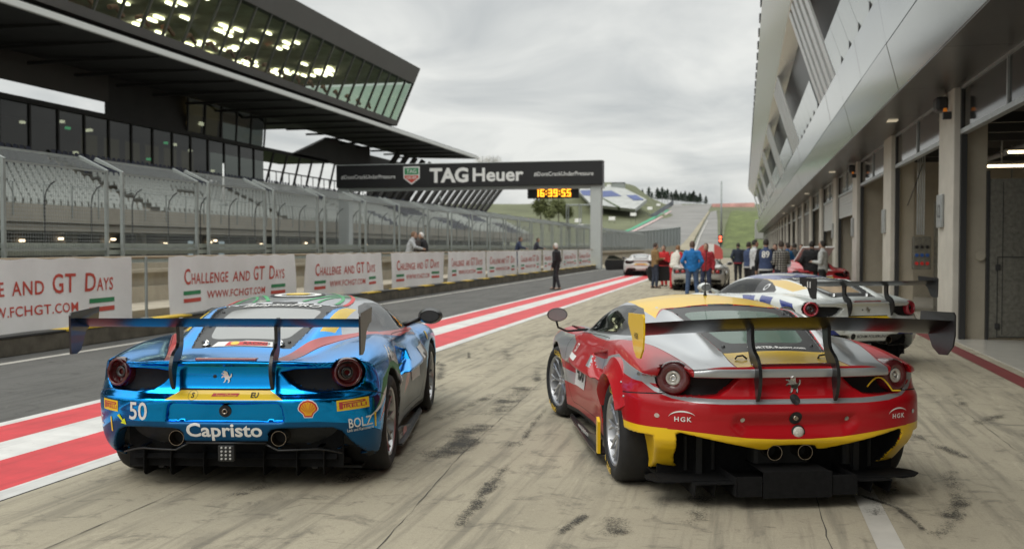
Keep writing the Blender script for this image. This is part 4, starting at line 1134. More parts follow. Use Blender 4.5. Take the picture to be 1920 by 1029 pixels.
def build_red():
    root = place_car('race_car', (.045, 7.14), 18.73, 'red and silver race car with yellow roof and black rear wing, front right')
    shape, P, Q = car_mesh('gt', .0165)
    S = Skin(shape, P, Q, dict(red=RED, yellow=YEL, silver=SILP, stripe=STRIPE, trim=BLACK, glass=SCREEN, rear_glass=TINT_REFL, screen_frame=SCREENF, gap=GAP_SHADOW, grille=MESHM, dark=MATTE), 'red')
    red_livery(S)
    S.where(wells(.88), paint='dark')
    S.where(lambda c, n, p: (c[:, 2] < .175) | (n[:, 2] < -.75) & (c[:, 2] < .3) & (np.abs(c[:, 1]) < .60), paint='dark')
    S.both('rear', shape.pocket, paint='grille', part='light_recess', cond=lambda c: c[:, 0] < -.45)
    S.both('rear', [p for p in shape.lower if p[0] >= 0], paint='dark', part='diffuser_recess', cond=lambda c: c[:, 0] < -.35)
    S.where(lambda c, n, p: (c[:, 0] - shape.xr(c[:, 1], c[:, 2]) > .012) & (poly_sdf(np.abs(c[:, 1]), c[:, 2], shape.lower) < .004) & (c[:, 0] < -.3), paint='dark')
    S.both('top', [(-.80, .618), (-.10, .722), (.28, .802), (.28, .798), (-.10, .718), (-.80, .614)], paint='gap', cond=lambda c: c[:, 2] > .8)
    S.both('top', [(-.80, .362), (-.46, .347), (-.46, .343), (-.80, .358)], paint='gap', cond=lambda c: c[:, 2] > .84)
    # bumper seam at the flank
    for vw in ('left', 'right'):
        S.cut(vw, [(-.70, .700), (-.34, .665), (-.34, .657), (-.70, .692)], paint='gap', cond=lambda c: np.abs(c[:, 1]) > .6)
    carve_parts(S)
    S.bake(root)
    common_bits(root, S, 'gt', WM, R(11), letters=[('PIRELLI', R(128)), ('P ZERO', R(-52))])
    interior(root, MATTE, mat('cage_white', (.55, .56, .56), .4))
    # lamps
    for sg in (-1, 1):
        x = float(shape.xr(np.array(.715), np.array(.785))) + .032; y, z = sg * .715, .785
        mb = MB(); mb.lathe([(.106, .09), (.107, .0), (.100, -.022), (.086, -.032), (.060, -.030), (.044, -.018)], 36, axis='x'); t = mb.build('tail_light', REDLED, root, smooth=True)
        t.location = (x, y, z); t.rotation_euler = (0, R(4), -sg * R(22))
        mb = MB(); mb.lathe([(.046, -.016), (.043, -.024), (.030, -.022), (.024, -.012)], 36, axis='x'); mb.build('light_ring', LEDW, t, smooth=True)
        mb = MB(); mb.lathe([(.024, -.012), (.018, -.018), (.010, -.018), (.005, -.004), (0, -.002)], 30, axis='x'); mb.build('light_reflector', CHROME, t, smooth=True)
        mb = MB(); mb.lathe([(.038, .16), (.041, .0), (.0445, -.012), (.0475, -.012), (.049, 0), (.049, .16)], 32, axis='x', c=(-.74, sg * .098, .325)); mb.build('exhaust_pipe', PIPE, root, smooth=True, auto=40)
        mb = MB(); mb.lathe([(0, .09), (.040, .09)], 32, axis='x', c=(-.74, sg * .098, .325)); mb.build('exhaust_bore', GAP_SHADOW, root)
        t = MB(); q = S.ray('top', -.60, sg * .27, 0)
        t.tube([(q.x - .03, q.y - .03, q.z + .004), (q.x, q.y - .015, q.z + .022), (q.x + .01, q.y + .02, q.z + .016), (q.x - .02, q.y + .04, q.z + .004)], .006, 6); t.build('latch', BLACK, root, smooth=True)
        for (u, v) in ((-.34, .30), (.05, .375), (.45, .405)):
            t = MB(); q = S.ray('top', u, sg * v, 0); t.lathe([(0, .012), (.010, .010), (.013, 0)], 10, axis='z', c=(q.x, q.y, q.z)); t.build('screen_fastener', BLACK, root, smooth=True)
        for (u, v) in ((.33, .545), (.83, .56)):
            t = MB(); ring_z(S, t, 'rear', sg * u, v, 0, .014, 0, .004, 12); t.build('parking_sensor', CHROME, root)
    # diffuser: stepped black plates and fins
    mb = MB()
    mb.box(-.74, -.30, -.80, .80, .150, .160); mb.box(-.50, -.48, -.78, .78, .15, .46)
    mb.prism([(-.30, .09), (-.84, .155), (-.84, .163), (-.30, .11)], lambda u, v, t: (u, t, v), -.62, .62)
    for sg in (-1, 1):
        mb.box(-.875, -.86, sg * .222, sg * .375, .085, .205); mb.box(-.87, -.40, sg * .378, sg * .384, .085, .20)
        for y in (.50, .62): slab(mb, [(-.30, .085), (-.80, .075), (-.83, .15), (-.30, .13)], sg * y, .006)
        mb.prism([(-.50, .70), (-.68, .68), (-.74, .74), (-.72, .83), (-.66, .885), (-.58, .88), (-.50, .83)], lambda u, v, t: (u, sg * v, t + .06 * (v - .7)), .142, .150)
    mb.box(-.885, -.87, -.215, .215, .075, .235); mb.box(-.87, -.5, -.21, .21, .226, .232)
    mb.build('diffuser', DARK, root)
    mb = MB()   # things inside the diffuser recess
    for y in (-.62, -.50, .42, .60):
        m2 = MB(); m2.tube([(-.52, y, .18), (-.54, y + .01, .40)], .012, 6); m2.build('stay', MATTE, root)
    m2 = MB(); m2.tube([(-.52, -.46, .20), (-.52, -.46, .40)], .035, 10); m2.build('damper', MATTE, root)
    mb.bbox(-.62, -.42, -.19, .19, .20, .375, .03); mb.build('gearbox', MATTE, root)
    t = MB(); t.tube([(-.61, -.50, .40), (-.61, -.40, .405)], .008, 6); t.build('tow_loop', REDL, root)
    # tail furniture
    t = MB(); horse(t, S, 0, .755, .105, 0); t.build('emblem', CHROME, root)
    t = MB(); ring_z(S, t, 'rear', 0, .668, 0, .030, 0, .007); t.build('socket_cap', MATTE, root)
    t = MB(); ring_z(S, t, 'rear', 0, .555, 0, .040, 0, .006); t.build('tow_eye_cover', MATTE, root)
    t = MB(); t.lathe([(0, -.004), (.010, -.01), (.016, -.008), (.018, .004)], 16, axis='x', c=(S.ray('rear', 0, .555, .006).x, 0, .555)); t.build('tow_eye', PIPE, root, smooth=True)
    t = MB(); x = S.ray('rear', -.02, .467, 0).x; t.lathe([(0, -.016), (.022, -.014), (.034, -.008), (.036, .004)], 24, axis='x', c=(x, -.02, .467)); lo = t.build('rain_light', RAINL, root, smooth=True)
    t = MB(); t.lathe([(.036, -.006), (.042, -.006), (.043, .006)], 24, axis='x', c=(x, -.02, .467)); t.build('light_bezel', MATTE, lo, smooth=True)
    t = MB(); p0 = S.ray('top', -.795, 0, 0); t.bbox(p0.x - .015, p0.x + .025, -.26, .26, p0.z - .012, p0.z + .012, .006); t.build('brake_light', REDDARK, root)
    for sg in (-1, 1):
        t = MB(); S.text(t, 'rear', 'HGK', sg * .69, .548, .040, 0, bold=.02, space=1.3)
        N = 14; pts = []
        for k in range(N + 1):
            a = R(170 - 140 * k / N); wdt = .009 * math.sin(math.pi * (k + .6) / (N + 1.2)); pts.append(((.08 * math.cos(a)), .045 * math.sin(a) - .005, wdt))
        up = [S.ray('rear', sg * .69 - a + .0, .555 + b + w_ / 2, .0045) for a, b, w_ in pts]; lo_ = [S.ray('rear', sg * .69 - a, .555 + b - w_ / 2, .0045) for a, b, w_ in pts]
        t.add(up + lo_, [(i, i + 1, N + 2 + i, N + 1 + i) for i in range(N)], 0)
        t.build('lettering', WHITE, root)
    t = MB(); S.text(t, 'top', 'HÖRTER-Racing.com', -.395, -.04, .052, 0, off=.006, bold=.02, wx=.85); t.build('screen_lettering', WHITE, root)
    t = MB(); pts = [(-.74, -.50 - .22 * k / 12, .70 + .085 * math.sin(math.pi * min(1, (k + 1) / 10))) for k in range(13)]; t.tube(pts, .005, 6); t.build('loose_cable', YELV, root, smooth=True)
    # wing
    rp = [(-.58, 1.20), (-.98, 1.20)] + [(p[0], p[1]) for p in arc(-.80, 1.08, .19, 180, 330, 10)] + [(-.59, 1.06)]
    rp = [(x_ + .09, z_) for x_, z_ in [(-.61, 1.185), (-1.0, 1.20), (-1.02, 1.18), (-1.02, 1.06), (-1.0, .99), (-.93, .93), (-.84, .925), (-.76, .965), (-.71, 1.04), (-.64, 1.09), (-.60, 1.12)]]
    strut = ribbon_outline([(-.71, 1.10, .085), (-.715, 1.04, .08), (-.735, .97, .075), (-.775, .92, .09), (-.83, .88, .095), (-.86, .80, .085), (-.86, .72, .05), (-.85, .66, .008)])
    wing(root, -.55, .36, 1.06, .962, .245, WINGM, [(1, rp, YEL), (-1, rp, BLACK)], strut, BLACK, R(14), .055, .03)
    t = MB(); vs, fs = text_mesh('HGK', .05, .01); t.add([(-.75 + a, .9765, 1.06 + b) for a, b in [(-q[0], q[1]) for q in vs]], fs); t.build('plate_lettering', BLACKV, root)
    # mirrors on thin stalks
    for sg in (1, -1):
        t = MB(); t.tube([(2.12, sg * .76, .86), (2.16, sg * .95, .845), (2.16, sg * 1.03, .88), (2.13, sg * 1.05, .94)], .010, 8)
        rings = []
        for dx, k in ((0, .92), (.012, 1.0), (.05, .9), (.075, .55)):
            rings += [(2.06 + dx, sg * 1.05 + .092 * k * math.cos(2 * math.pi * i / 20), 1.0 + .062 * k * math.sin(2 * math.pi * i / 20)) for i in range(20)]
        t.add(rings, [(a * 20 + i, a * 20 + (i + 1) % 20, (a + 1) * 20 + (i + 1) % 20, (a + 1) * 20 + i) for a in range(3) for i in range(20)] + [tuple(range(60, 80))])
        o = t.build('door_mirror', BLACK, root, smooth=True)
        g = MB(); g.add([(2.064, sg * 1.05 + .084 * math.cos(2 * math.pi * i / 20), 1.0 + .055 * math.sin(2 * math.pi * i / 20)) for i in range(20)], [tuple(range(20))]); g.build('mirror_glass', MIRROR, o)
        # louvres on the front wing
        for k in range(4):
            q = S.ray('top', 2.42 + .09 * k, sg * .70, 0); t = MB(); a = S.ray('top', 2.40 + .10 * k, sg * .60, .004); b = S.ray('top', 2.36 + .10 * k, sg * .82, .004)
            t.tube([a, b], .009, 6); t.build('louvre', GAP_SHADOW, root)
        # guard strips at the front of the rear arch
        t = MB(); slab(t, [(.41, .10), (.46, .10), (.46, .36), (.41, .33)], sg * .985, .022); t.build('arch_guard', YEL, root)
        for mi_, a0, a1, m_ in ((0, 18, 150, RED), (1, 150.5, 166, YEL)):
            if mi_ and sg > 0: continue
            t = MB(); N = 20; ring = []
            for k in range(N + 1):
                a = R(a0 + (a1 - a0) * k / N); kk = min(1, 2.4 * max(0, math.sin(math.pi * (a0 + (a1 - a0) * k / N - 14) / 158)))
                for rr, yy in ((.378, .90), (.378, .965 + .045 * kk), (.388, .975 + .048 * kk), (.42, .965 + .03 * kk), (.50, .955), (.50, .90)): ring.append((rr * math.cos(a), sg * yy, .345 + rr * math.sin(a)))
            t.add(ring, [(k * 6 + i, k * 6 + (i + 1) % 6, (k + 1) * 6 + (i + 1) % 6, (k + 1) * 6 + i) for k in range(N) for i in range(6)] + [tuple(range(6)), tuple(range(N * 6, N * 6 + 6))])
            t.build('arch_flare', m_, root, smooth=True, auto=45)
    for sg in (-1, 1):
        for k in range(9):
            a = R(30 + 14 * k); q = S.ray('left' if sg > 0 else 'right', .47 * math.cos(a), .345 + .47 * math.sin(a), -.002)
            if q is None: continue
            t = MB(); t.lathe([(0, .010), (.006, .009), (.008, .0)], 8, axis='y', c=(0, 0, 0)); o = t.build('rivet', STRIPE, root); o.location = (q.x, q.y + (0 if sg > 0 else 0), q.z); o.rotation_euler = (0, 0, 0 if sg > 0 else math.pi)
    skirts(root, BLACK, S, True)
    t = MB(); vs, fs = text_mesh('www.hgk-global.com', .055, .008); t.add([(1.15 - a, .975, .145 + b) for a, b in vs], fs); t.build('skirt_lettering', WHITE, root)
    t = MB(); S.patch(t, 'left', [(1.60, .39), (1.98, .39), (1.98, .68), (1.60, .68)], 0, .004, .05); S.text(t, 'left', '458', 1.79, .535, .235, 1, off=.007, bold=.03, wx=.8); t.build('door_number', [WHITE, BLACKV], root)
    t = MB(); S.text(t, 'left', '57', 1.80, .735, .10, 0, off=.005, bold=.02); t.build('flank_lettering', WHITE, root)
    t = MB(); q = S.ray('top', 1.15, -.02, 0); t.lathe([(.016, 0), (.012, .012), (.005, .04)], 10, axis='z', c=(q.x, q.y, q.z)); t.tube([(q.x, q.y, q.z + .035), (q.x - .03, q.y, q.z + .36)], .003, 6); t.build('antenna', MATTE, root)
    return root

TINT_REFL = glass('tinted_polycarbonate_reflection', (.50, .56, .53), .36, .06, (.15, .23, .19))  # light green base stands in for what the screen reflects
REDLED = mat('red_led_ring', (.13, .008, .012), .12, coat=1.0, bump=.5, bscale=220)
RAINL = mat('frosted_lamp', (.62, .60, .55), .35, var=.35, vscale=120)
WINGM = mat('wing_carbon', (.013, .0125, .0125), .28, .0, var=.2, vscale=30, spec=.4)

# ------------------------------------------------------------------ white and blue car
PEARL = mat('pearl_white_wrap', (.68, .71, .69), .3, .15, coat=.6, inner=(.012, .012, .013), var=.05, vscale=4)
NAVY = mat('dark_blue_wrap', (.02, .04, .24), .3, .2, coat=.6, inner=(.012, .012, .013))
CREAM = mat('cream_vinyl', (.70, .50, .17), .4, coat=.3)
GREYP = mat('pale_grey_vinyl', (.42, .46, .44), .35)

def white_livery(S):
    S.cut('top', [(.5, -.52), (.69, -.46), (.69, .46), (.5, .52), (.8, .60), (1.4, .55), (2.3, .5), (2.3, -.5), (1.4, -.55), (.8, -.60)], paint='navy', cond=lambda c: c[:, 2] > 1.0)
    for sg in (1, -1):
        S.cut('top', [(-.10, sg * .47), (.30, sg * .49), (.62, sg * .50), (1.0, sg * .54), (1.25, sg * .60), (.9, sg * .63), (.45, sg * .62), (.1, sg * .60)], paint='cream', cond=lambda c: c[:, 2] > .94)
        S.cut('top', [(.9, sg * .05), (1.5, sg * .3), (1.3, sg * .42), (.8, sg * .2)], paint='white', cond=lambda c: c[:, 2] > 1.0)
        S.cut('top', [(-.55, sg * .60), (-.25, sg * .66), (-.15, sg * .80), (-.5, sg * .74)], paint='grey')
    S.both('rear', [(.47, .60), (.70, .50), (.97, .50), (.97, .25), (.90, .45), (.62, .455), (.45, .56)], paint='navy')
    S.both('rear', [(.30, .345), (.56, .53), (.75, .53), (.75, .42)], paint='navy')
    for vw in ('left', 'right'):
        cond = lambda c: np.abs(c[:, 1]) > .6
        S.cut(vw, [(.75, .90), (1.15, .885), (.85, .74), (.55, .72)], paint='navy', cond=cond)
        S.cut(vw, [(.15, .90), (.55, .91), (.40, .74), (.10, .74)], paint='navy', cond=cond)
        S.cut(vw, [(-.40, .84), (-.05, .88), (-.25, .74), (-.50, .66), (-.52, .72)], paint='navy', cond=cond)
        S.cut(vw, [(.95, .60), (1.9, .70), (2.2, .5), (1.6, .3), (1.0, .3)], paint='navy', cond=cond)

def build_white():
    root = place_car('race_car', WHITE_LOC, WHITE_HEAD, 'white race car with dark blue facets parked behind the yellow-roofed car by the garages')
    S = challenge_car(root, {'white': PEARL, 'navy': NAVY, 'cream': CREAM, 'grey': GREYP}, 'white', white_livery, .0165, WM2)
    interior(root, MATTE, mat('cage_dark', (.03, .03, .03), .4))
    challenge_tail(root, S, mat('pink_red_lens', (.48, .03, .05), .1, coat=1.0))
    tri = [(-.60, 1.205), (-1.0, 1.19), (-1.015, 1.17), (-1.005, .93), (-.93, .925), (-.87, .945), (-.80, 1.06), (-.72, 1.10), (-.62, 1.11)]
    strut = ribbon_outline([(-.74, 1.13, .09), (-.725, 1.06, .075), (-.725, .99, .07), (-.755, .925, .08), (-.83, .875, .095), (-.86, .81, .085), (-.855, .74, .05), (-.845, .69, .008)])
    wg = wing(root, -.64, .33, 1.095, .905, .32, BLACK, [(1, tri, MATTE), (-1, tri, BLACK)], strut, BLACK, R(10), .045)
    t = MB()
    for x in (-.80, -.86): slab(t, [(x, 1.07), (x - .018, 1.07), (x - .018, 1.15), (x, 1.15)], .9185, .001)
    t.build('plate_mark', WHITE, wg)
    for sg in (-1, 1): mirror_block(root, sg, PEARL, MIRROR)
    skirts(root, BLACK, S)
    t = MB(); S.text(t, 'rear', 'BÖHM FOLIERUNG', -.05, .415, .055, 0, bold=.012); disc(S, t, 'rear', .24, .415, .035, 0, .004, 20, 1.2); t.build('lettering', BLACKV, root)
    t = MB(); sponsor_box(S, t, 'rear', .76, .565, .15, .07); t.build('sponsor_sticker', [ORGV, REDV], root); t = MB(); sponsor_box(S, t, 'rear', -.76, .565, .15, .07); t.build('sponsor_sticker', [ORGV, REDV], root)
    t = MB(); S.text(t, 'top', 'BabylissPRO', .60, 0, .12, 0, off=.006, bold=.012, shear=.2); t.build('screen_lettering', WHITE, root)
    t = MB(); S.patch(t, 'top', rpoly([(-.28, -.22), (-.28, .22), (.10, .26), (.10, -.26)], .04), 0, .006, .08); t.build('screen_sheet', mat('tan_screen_film', (.42, .30, .18), .3, var=.4, vscale=7), root)
    for vw in ('left',):
        t = MB(); ring_z(S, t, vw, .68, 1.02, .030, .048, 0, .008); t.build('filler_ring', CHROME, root)
    return root
# ---------------------------------------------------------------- pit building on the right
CONCP = mat('pillar_concrete', (.56, .53, .465), .85, var=.12, vscale=1.5, bump=.15, bscale=40)
CONCB = mat('reveal_concrete', (.30, .26, .20), .88, var=.12, vscale=2.0, bump=.2, bscale=40)
FASC = mat('brushed_metal_cladding', (.36, .38, .375), .15, .94, var=.05, vscale=.6)
SOFF = mat('dark_soffit_cladding', (.075, .073, .068), .30, .3, var=.15, vscale=.8)
DKFR = mat('dark_frame', (.03, .031, .032), .45)
STEEL = mat('galvanised_steel', (.40, .42, .42), .42, .6, var=.15, vscale=5)
WINDK = mat('dark_window', (.010, .011, .011), .35, spec=.3, var=.2)
WSTRIP = mat('white_facade_strip', (.62, .64, .63), .35, .2, var=.06, vscale=1)
BALU = mat('frosted_balustrade', (.36, .40, .385), .15, .4, var=.06, vscale=2)
FLOORW = mat('garage_floor_paint', (.58, .56, .50), .16, var=.06, vscale=3)
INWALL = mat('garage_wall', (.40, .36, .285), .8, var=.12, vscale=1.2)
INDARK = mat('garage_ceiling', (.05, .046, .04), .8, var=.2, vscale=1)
SHUT = mat('pale_roller_shutter', (.50, .51, .49), .5, var=.05)
PANELG = mat('galvanised_partition', (.17, .165, .14), .55, .25, var=.35, vscale=14)
LAMPW = mat('tube_lamp', (.9, .85, .7), .4, emit=(1.0, .80, .50), estr=4)
AMBER = mat('amber_beacon', (.8, .25, .03), .2, emit=(1, .28, .03), estr=.12)

PB = empty('pit_building', (3.5, 0, 0), 0, 'long metal-clad pit building with open garages and concrete pillars along the right', 'building')
def bpart(mb, name, m, par=None, **k):
    """parts are modelled in world space and hung under the building"""
    for i, p in enumerate(mb.v): mb.v[i] = (p[0] - 3.5, p[1], p[2])
    return mb.build(name, m, par or PB, **k)
Y0, PER, PL = 18.55 - 7.6 * 4, 7.6, 1.35
NP = 28
LASTY = Y0 + PER * (NP - 1) + PL
# fascia: leaning panels with open joints
def fp(t): return (2.63 - .25 * min(t, .5) / .5 - .18 * max(0, t - .5) / .5, 4.35 + 1.55 * t)
for k in range(int((LASTY - Y0) / 3.8) + 1):
    mb = MB(); ya, yb = Y0 + 3.8 * k, Y0 + 3.8 * k + 3.785
    for t0, t1 in ((0, .495), (.505, 1)):
        (xa, za), (xb, zb) = fp(t0), fp(t1); j = random.uniform(-.004, .004)
        mb.add([(xa + j, ya + .25 - .5 * t0, za), (xa + j, yb + .25 - .5 * t0, za), (xb + j, yb + .25 - .5 * t1, zb), (xb + j, ya + .25 - .5 * t1, zb),
                (xa + .06, ya + .25 - .5 * t0, za), (xa + .06, yb + .25 - .5 * t0, za), (xb + .06, yb + .25 - .5 * t1, zb), (xb + .06, ya + .25 - .5 * t1, zb)],
               [(0, 1, 2, 3), (7, 6, 5, 4), (0, 4, 5, 1), (1, 5, 6, 2), (2, 6, 7, 3), (3, 7, 4, 0)])
    bpart(mb, 'fascia_panel', FASC)
mb = MB(); mb.prism([(2.70, 4.36), (2.40, 5.12), (2.30, 5.88), (2.9, 5.88), (2.9, 4.36)], lambda u, v, t: (u, t, v), Y0, LASTY); bpart(mb, 'fascia_backing', DKFR)
mb = MB()
for k in range(int((LASTY - Y0) / 3.8) + 1): mb.box(2.64, 3.9, Y0 + 3.8 * k, Y0 + 3.8 * k + 3.79, 4.33, 4.38)
bpart(mb, 'soffit', SOFF)
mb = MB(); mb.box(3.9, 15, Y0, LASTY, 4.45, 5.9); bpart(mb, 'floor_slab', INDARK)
for k in range(0, 14, 2):      # downlights and soffit fittings
    mb = MB(); y = Y0 + 7.6 * k + 4.3; mb.bbox(3.0, 3.2, y, y + .28, 4.30, 4.33, .008); bpart(mb, 'downlight', mat('downlight', (.5, .48, .4), .3, emit=(1, .85, .6), estr=.25) if k == 0 else bpy.data.materials['downlight'])
# upper facade
X5, Z5, X9, Z9 = 2.25, 5.9, 1.35, 9.0
def up(t, dx=0): return (X5 + (X9 - X5) * t + dx, Z5 + (Z9 - Z5) * t)
mb = MB(); (xa, za), (xb, zb) = up(0, .5), up(1, .5); mb.add([(xa, Y0, za), (xa, 152, za), (xb, 152, zb), (xb, Y0, zb)], [(0, 1, 2, 3)]); bpart(mb, 'window_band', WINDK)
mb = MB(); mb.box(2.8, 15, Y0, 152, 5.9, 8.9); bpart(mb, 'upper_core', DKFR)
k = 0
while True:
    yr = 27.0 - 17 * 2 + 17 * k; k += 1
    if yr + 6 > 152: break
    for s_ in range(5):
        mb = MB(); ya = yr + s_ * 1.16; yb = ya + .66
        (xa, za), (xb, zb) = up(0), up(1)
        sk = 1.2
        pts = [(xa, ya, za), (xa, yb, za), (xb, yb + sk, zb), (xb, ya + sk, zb)]
        mb.add(pts + [(p[0] + .06, p[1], p[2]) for p in pts], [(0, 1, 2, 3), (7, 6, 5, 4), (0, 4, 5, 1), (1, 5, 6, 2), (2, 6, 7, 3), (3, 7, 4, 0)])
        bpart(mb, 'facade_strip', WSTRIP)
    for s_ in range(6):
        mb = MB(); ya = yr + 5.9 + s_ * 1.82; yb = ya + 1.79; (xa, za), (xb, zb) = up(0, .02), up(.32, .02)
        pts = [(xa, ya, za), (xa, yb, za), (xb, yb + .47, zb), (xb, ya + .47, zb)]
        mb.add(pts + [(p[0] + .03, p[1], p[2]) for p in pts], [(0, 1, 2, 3), (7, 6, 5, 4), (0, 4, 5, 1), (1, 5, 6, 2), (2, 6, 7, 3), (3, 7, 4, 0)])
        o = bpart(mb, 'balustrade', BALU)
        mb = MB(); mb.box(xa - .06, xa + .05, ya - .06, ya + .06, za + .02, za + .20); bpart(mb, 'bracket', DKFR)
# overhanging roof edge
mb = MB()
prof = [(1.33, 9.0), (.55, 10.05), (.60, 10.5), (3.0, 10.6), (15, 10.6), (15, 8.9), (2.0, 8.9)]
mb.prism(prof, lambda u, v, t: (u, t, v), Y0, 151); bpart(mb, 'roof_edge', mat('pale_metal_roof_edge', (.80, .81, .80), .22, .6))
mb = MB()
for k in range(60): mb.box(.50, .60, Y0 + 4 + 2.6 * k, Y0 + 4.5 + 2.6 * k, 10.08, 10.34)
bpart(mb, 'roof_vents', DKFR)['kind'] = 'stuff'
# pillars, bays
mbf = MB(); mbf.box(3.48, 15, Y0, LASTY, -.02, .018); bpart(mbf, 'garage_floor', FLOORW)
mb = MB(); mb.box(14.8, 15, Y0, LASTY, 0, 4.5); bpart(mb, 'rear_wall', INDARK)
BODY = {}
def bay(i):
    y0 = Y0 + PER * i; y1 = y0 + PL; y2 = y0 + PER
    mb = MB(); mb.bbox(3.5, 3.72, y0, y1, 0, 4.34, .012); bpart(mb, 'pillar', CONCP)
    mb = MB(); mb.box(3.721, 4.05 if i in (4, 5) else 9.5, y0 + .06, y1 - .06, 0, 4.44); bpart(mb, 'partition_wall', INWALL)
    if y2 > LASTY: return
    mb = MB()
    mb.box(3.60, 3.70, y1, y1 + .10, 0, 4.34); bpart(mb, 'door_frame', DKFR)
    mb = MB(); mb.box(3.60, 3.70, y2 - .10, y2, 0, 4.34); bpart(mb, 'door_frame', DKFR)
    mb = MB(); mb.box(3.58, 3.69, y1 + .10, y2 - .10, 3.52, 3.60); mb.box(3.60, 3.68, (y1 + y2) / 2 - .03, (y1 + y2) / 2 + .03, 3.60, 4.34); mb.box(3.59, 3.69, y1 + .1, y2 - .1, 4.29, 4.34); fr = bpart(mb, 'transom', STEEL)
    mb = MB(); mb.box(3.63, 3.64, y1 + .1, y2 - .1, 3.60, 4.29); bpart(mb, 'transom_pane', PANEG, fr)
    sh = {6: 2.70, 7: 2.32}.get(i, None)
    if sh:
        mb = MB(); n = 0; z = sh
        while z < 3.52: mb.bbox(3.62, 3.66, y1 + .10, y2 - .10, z, min(z + .11, 3.52), .008); z += .114
        bpart(mb, 'roller_shutter', SHUT)
    elif i in (9, 10, 13, 15): 
        mb = MB(); z = .05
        while z < 3.5: mb.bbox(3.62, 3.66, y1 + .1, y2 - .1, z, z + .28, .01); z += .285
        bpart(mb, 'closed_door', DKDOOR)
PANEG = glass('transom_glass', (.35, .36, .33), .45, .08, (.02, .02, .018))
DKDOOR = mat('brown_sectional_door', (.10, .085, .065), .5, var=.15)
for i in range(NP): bay(i)
# bay number boards on pillars
def board(i, txt):
    y = Y0 + PER * i
    mb = MB(); mb.bbox(3.44, 3.495, y + .78, y + 1.22, 1.95, 2.55, .012); o = bpart(mb, 'number_board', STEEL)
    if txt:
        vs, fs = text_mesh(txt, .34, .01); mb = MB(); mb.add([(3.437, y + 1.0 - a, 2.25 + b) for a, b in vs], fs); bpart(mb, 'board_number', DKFR, o)
board(4, '12'); board(5, ''); board(6, ''); board(7, '')
for i in (4, 6):
    mb = MB(); y = Y0 + PER * i + .25; mb.lathe([(0, .07), (.03, .06), (.038, .0)], 12, axis='z', c=(3.40, y, 3.95)); b_ = bpart(mb, 'beacon', AMBER, smooth=True); mb = MB(); mb.bbox(3.36, 3.499, y - .05, y + .05, 3.82, 3.95, .01); bpart(mb, 'beacon_base', DKFR)
    mb = MB(); mb.bbox(3.30, 3.499, y + .25, y + .6, 4.0, 4.26, .05); bpart(mb, 'loudspeaker', DKFR)
# furnishings of the two garages one can look into
GL = []
for (x, y, ln) in ((6.4, 19.8, 2.4), (5.0, 21.2, 2.4), (6.0, 22.4, 2.4), (7.6, 23.6, 2.4), (5.4, 24.8, 2.4), (8.5, 27.5 + 2.5, 2.4), (7.0, 30.6, 2.4), (9.0, 14.8, 2.4), (10.5, 22.8, 2.4)):
    mb = MB(); mb.bbox(x, x + ln, y, y + .10, 3.42, 3.46, .01); l_ = bpart(mb, 'strip_light', LAMPW); mb = MB(); mb.box(x - .05, x + ln + .05, y - .06, y + .22, 3.465, 3.50); mb.box(x + .3, x + .33, y + .06, y + .1, 3.5, 4.44); mb.box(x + ln - .33, x + ln - .3, y + .06, y + .1, 3.5, 4.44); bpart(mb, 'light_tray', STEEL)
for y in (13.2, 15.0, 16.8, 21.0, 22.8, 24.6, 28.6, 30.4):
    mb = MB(); mb.box(3.9, 14.5, y, y + .12, 4.0, 4.2); bpart(mb, 'ceiling_beam', DKFR)
for z, x in ((4.1, 4.6), (3.9, 6.2), (4.15, 8.0)):
    mb = MB(); mb.tube([(x, 12.4, z), (x, 33.5, z)], .07, 8); bpart(mb, 'ceiling_pipe', STEEL, smooth=True)
y = 18.60
mb = MB(); mb.bbox(4.08, 5.2, y - .10, y - .03, .05, 2.76, .008); pn = bpart(mb, 'partition_panel', PANELG)
mb = MB(); mb.box(4.28, 4.29, y - .105, y - .10, .1, 2.7); mb.box(4.03, 4.075, y - .11, y - .02, .0, 2.9); mb.box(4.2, 4.72, y - .108, y - .101, .06, .075); mb.box(4.2, 4.72, y - .108, y - .101, 1.42, 1.435); mb.box(4.2, 4.212, y - .108, y - .101, .075, 1.42); mb.box(4.708, 4.72, y - .108, y - .101, .075, 1.42)
bpart(mb, 'panel_door_frame', DKFR, pn)
for z in (.25, 1.25):
    mb = MB(); mb.bbox(4.17, 4.25, y - .125, y - .10, z - .05, z + .05, .008); bpart(mb, 'hinge', DKFR, pn)
y = 26.15
mb = MB(); mb.bbox(4.5, 6.2, y - .10, y - .03, .05, 2.7, .008); bpart(mb, 'partition_panel', PANELG)
for k in range(4):
    mb = MB(); mb.tube([(4.12 + .05 * k, y - .03, 1.9), (4.12 + .05 * k, y - .03, 4.3)], .018, 6); bpart(mb, 'conduit', STEEL)
mb = MB(); mb.bbox(4.0, 4.42, y - .18, y - .02, 1.05, 1.85, .02); bx = bpart(mb, 'socket_box', PANELG)
for r_ in range(3):
    for c_ in range(3):
        mb = MB(); mb.lathe([(0, -.03), (.04, -.03), (.045, .0)], 10, axis='y', c=(4.09 + .12 * c_, y - .182, 1.2 + .2 * r_)); bpart(mb, 'socket', REDV if r_ == 0 else (BLUEV if r_ == 1 else BLACKV), bx)
mb = MB(); mb.tube([(4.2, y - .2, 3.6), (4.0, y - .25, 3.0), (3.86, y - .2, 2.6)], .012, 6); bpart(mb, 'hanging_cable', DKFR)
mb = MB(); mb.lathe([(.07, 0), (.085, -.03), (.085, -.05), (0, -.05)], 12, axis='y', c=(3.95, 18.61, 1.45)); bpart(mb, 'wall_fitting', INWALL) 
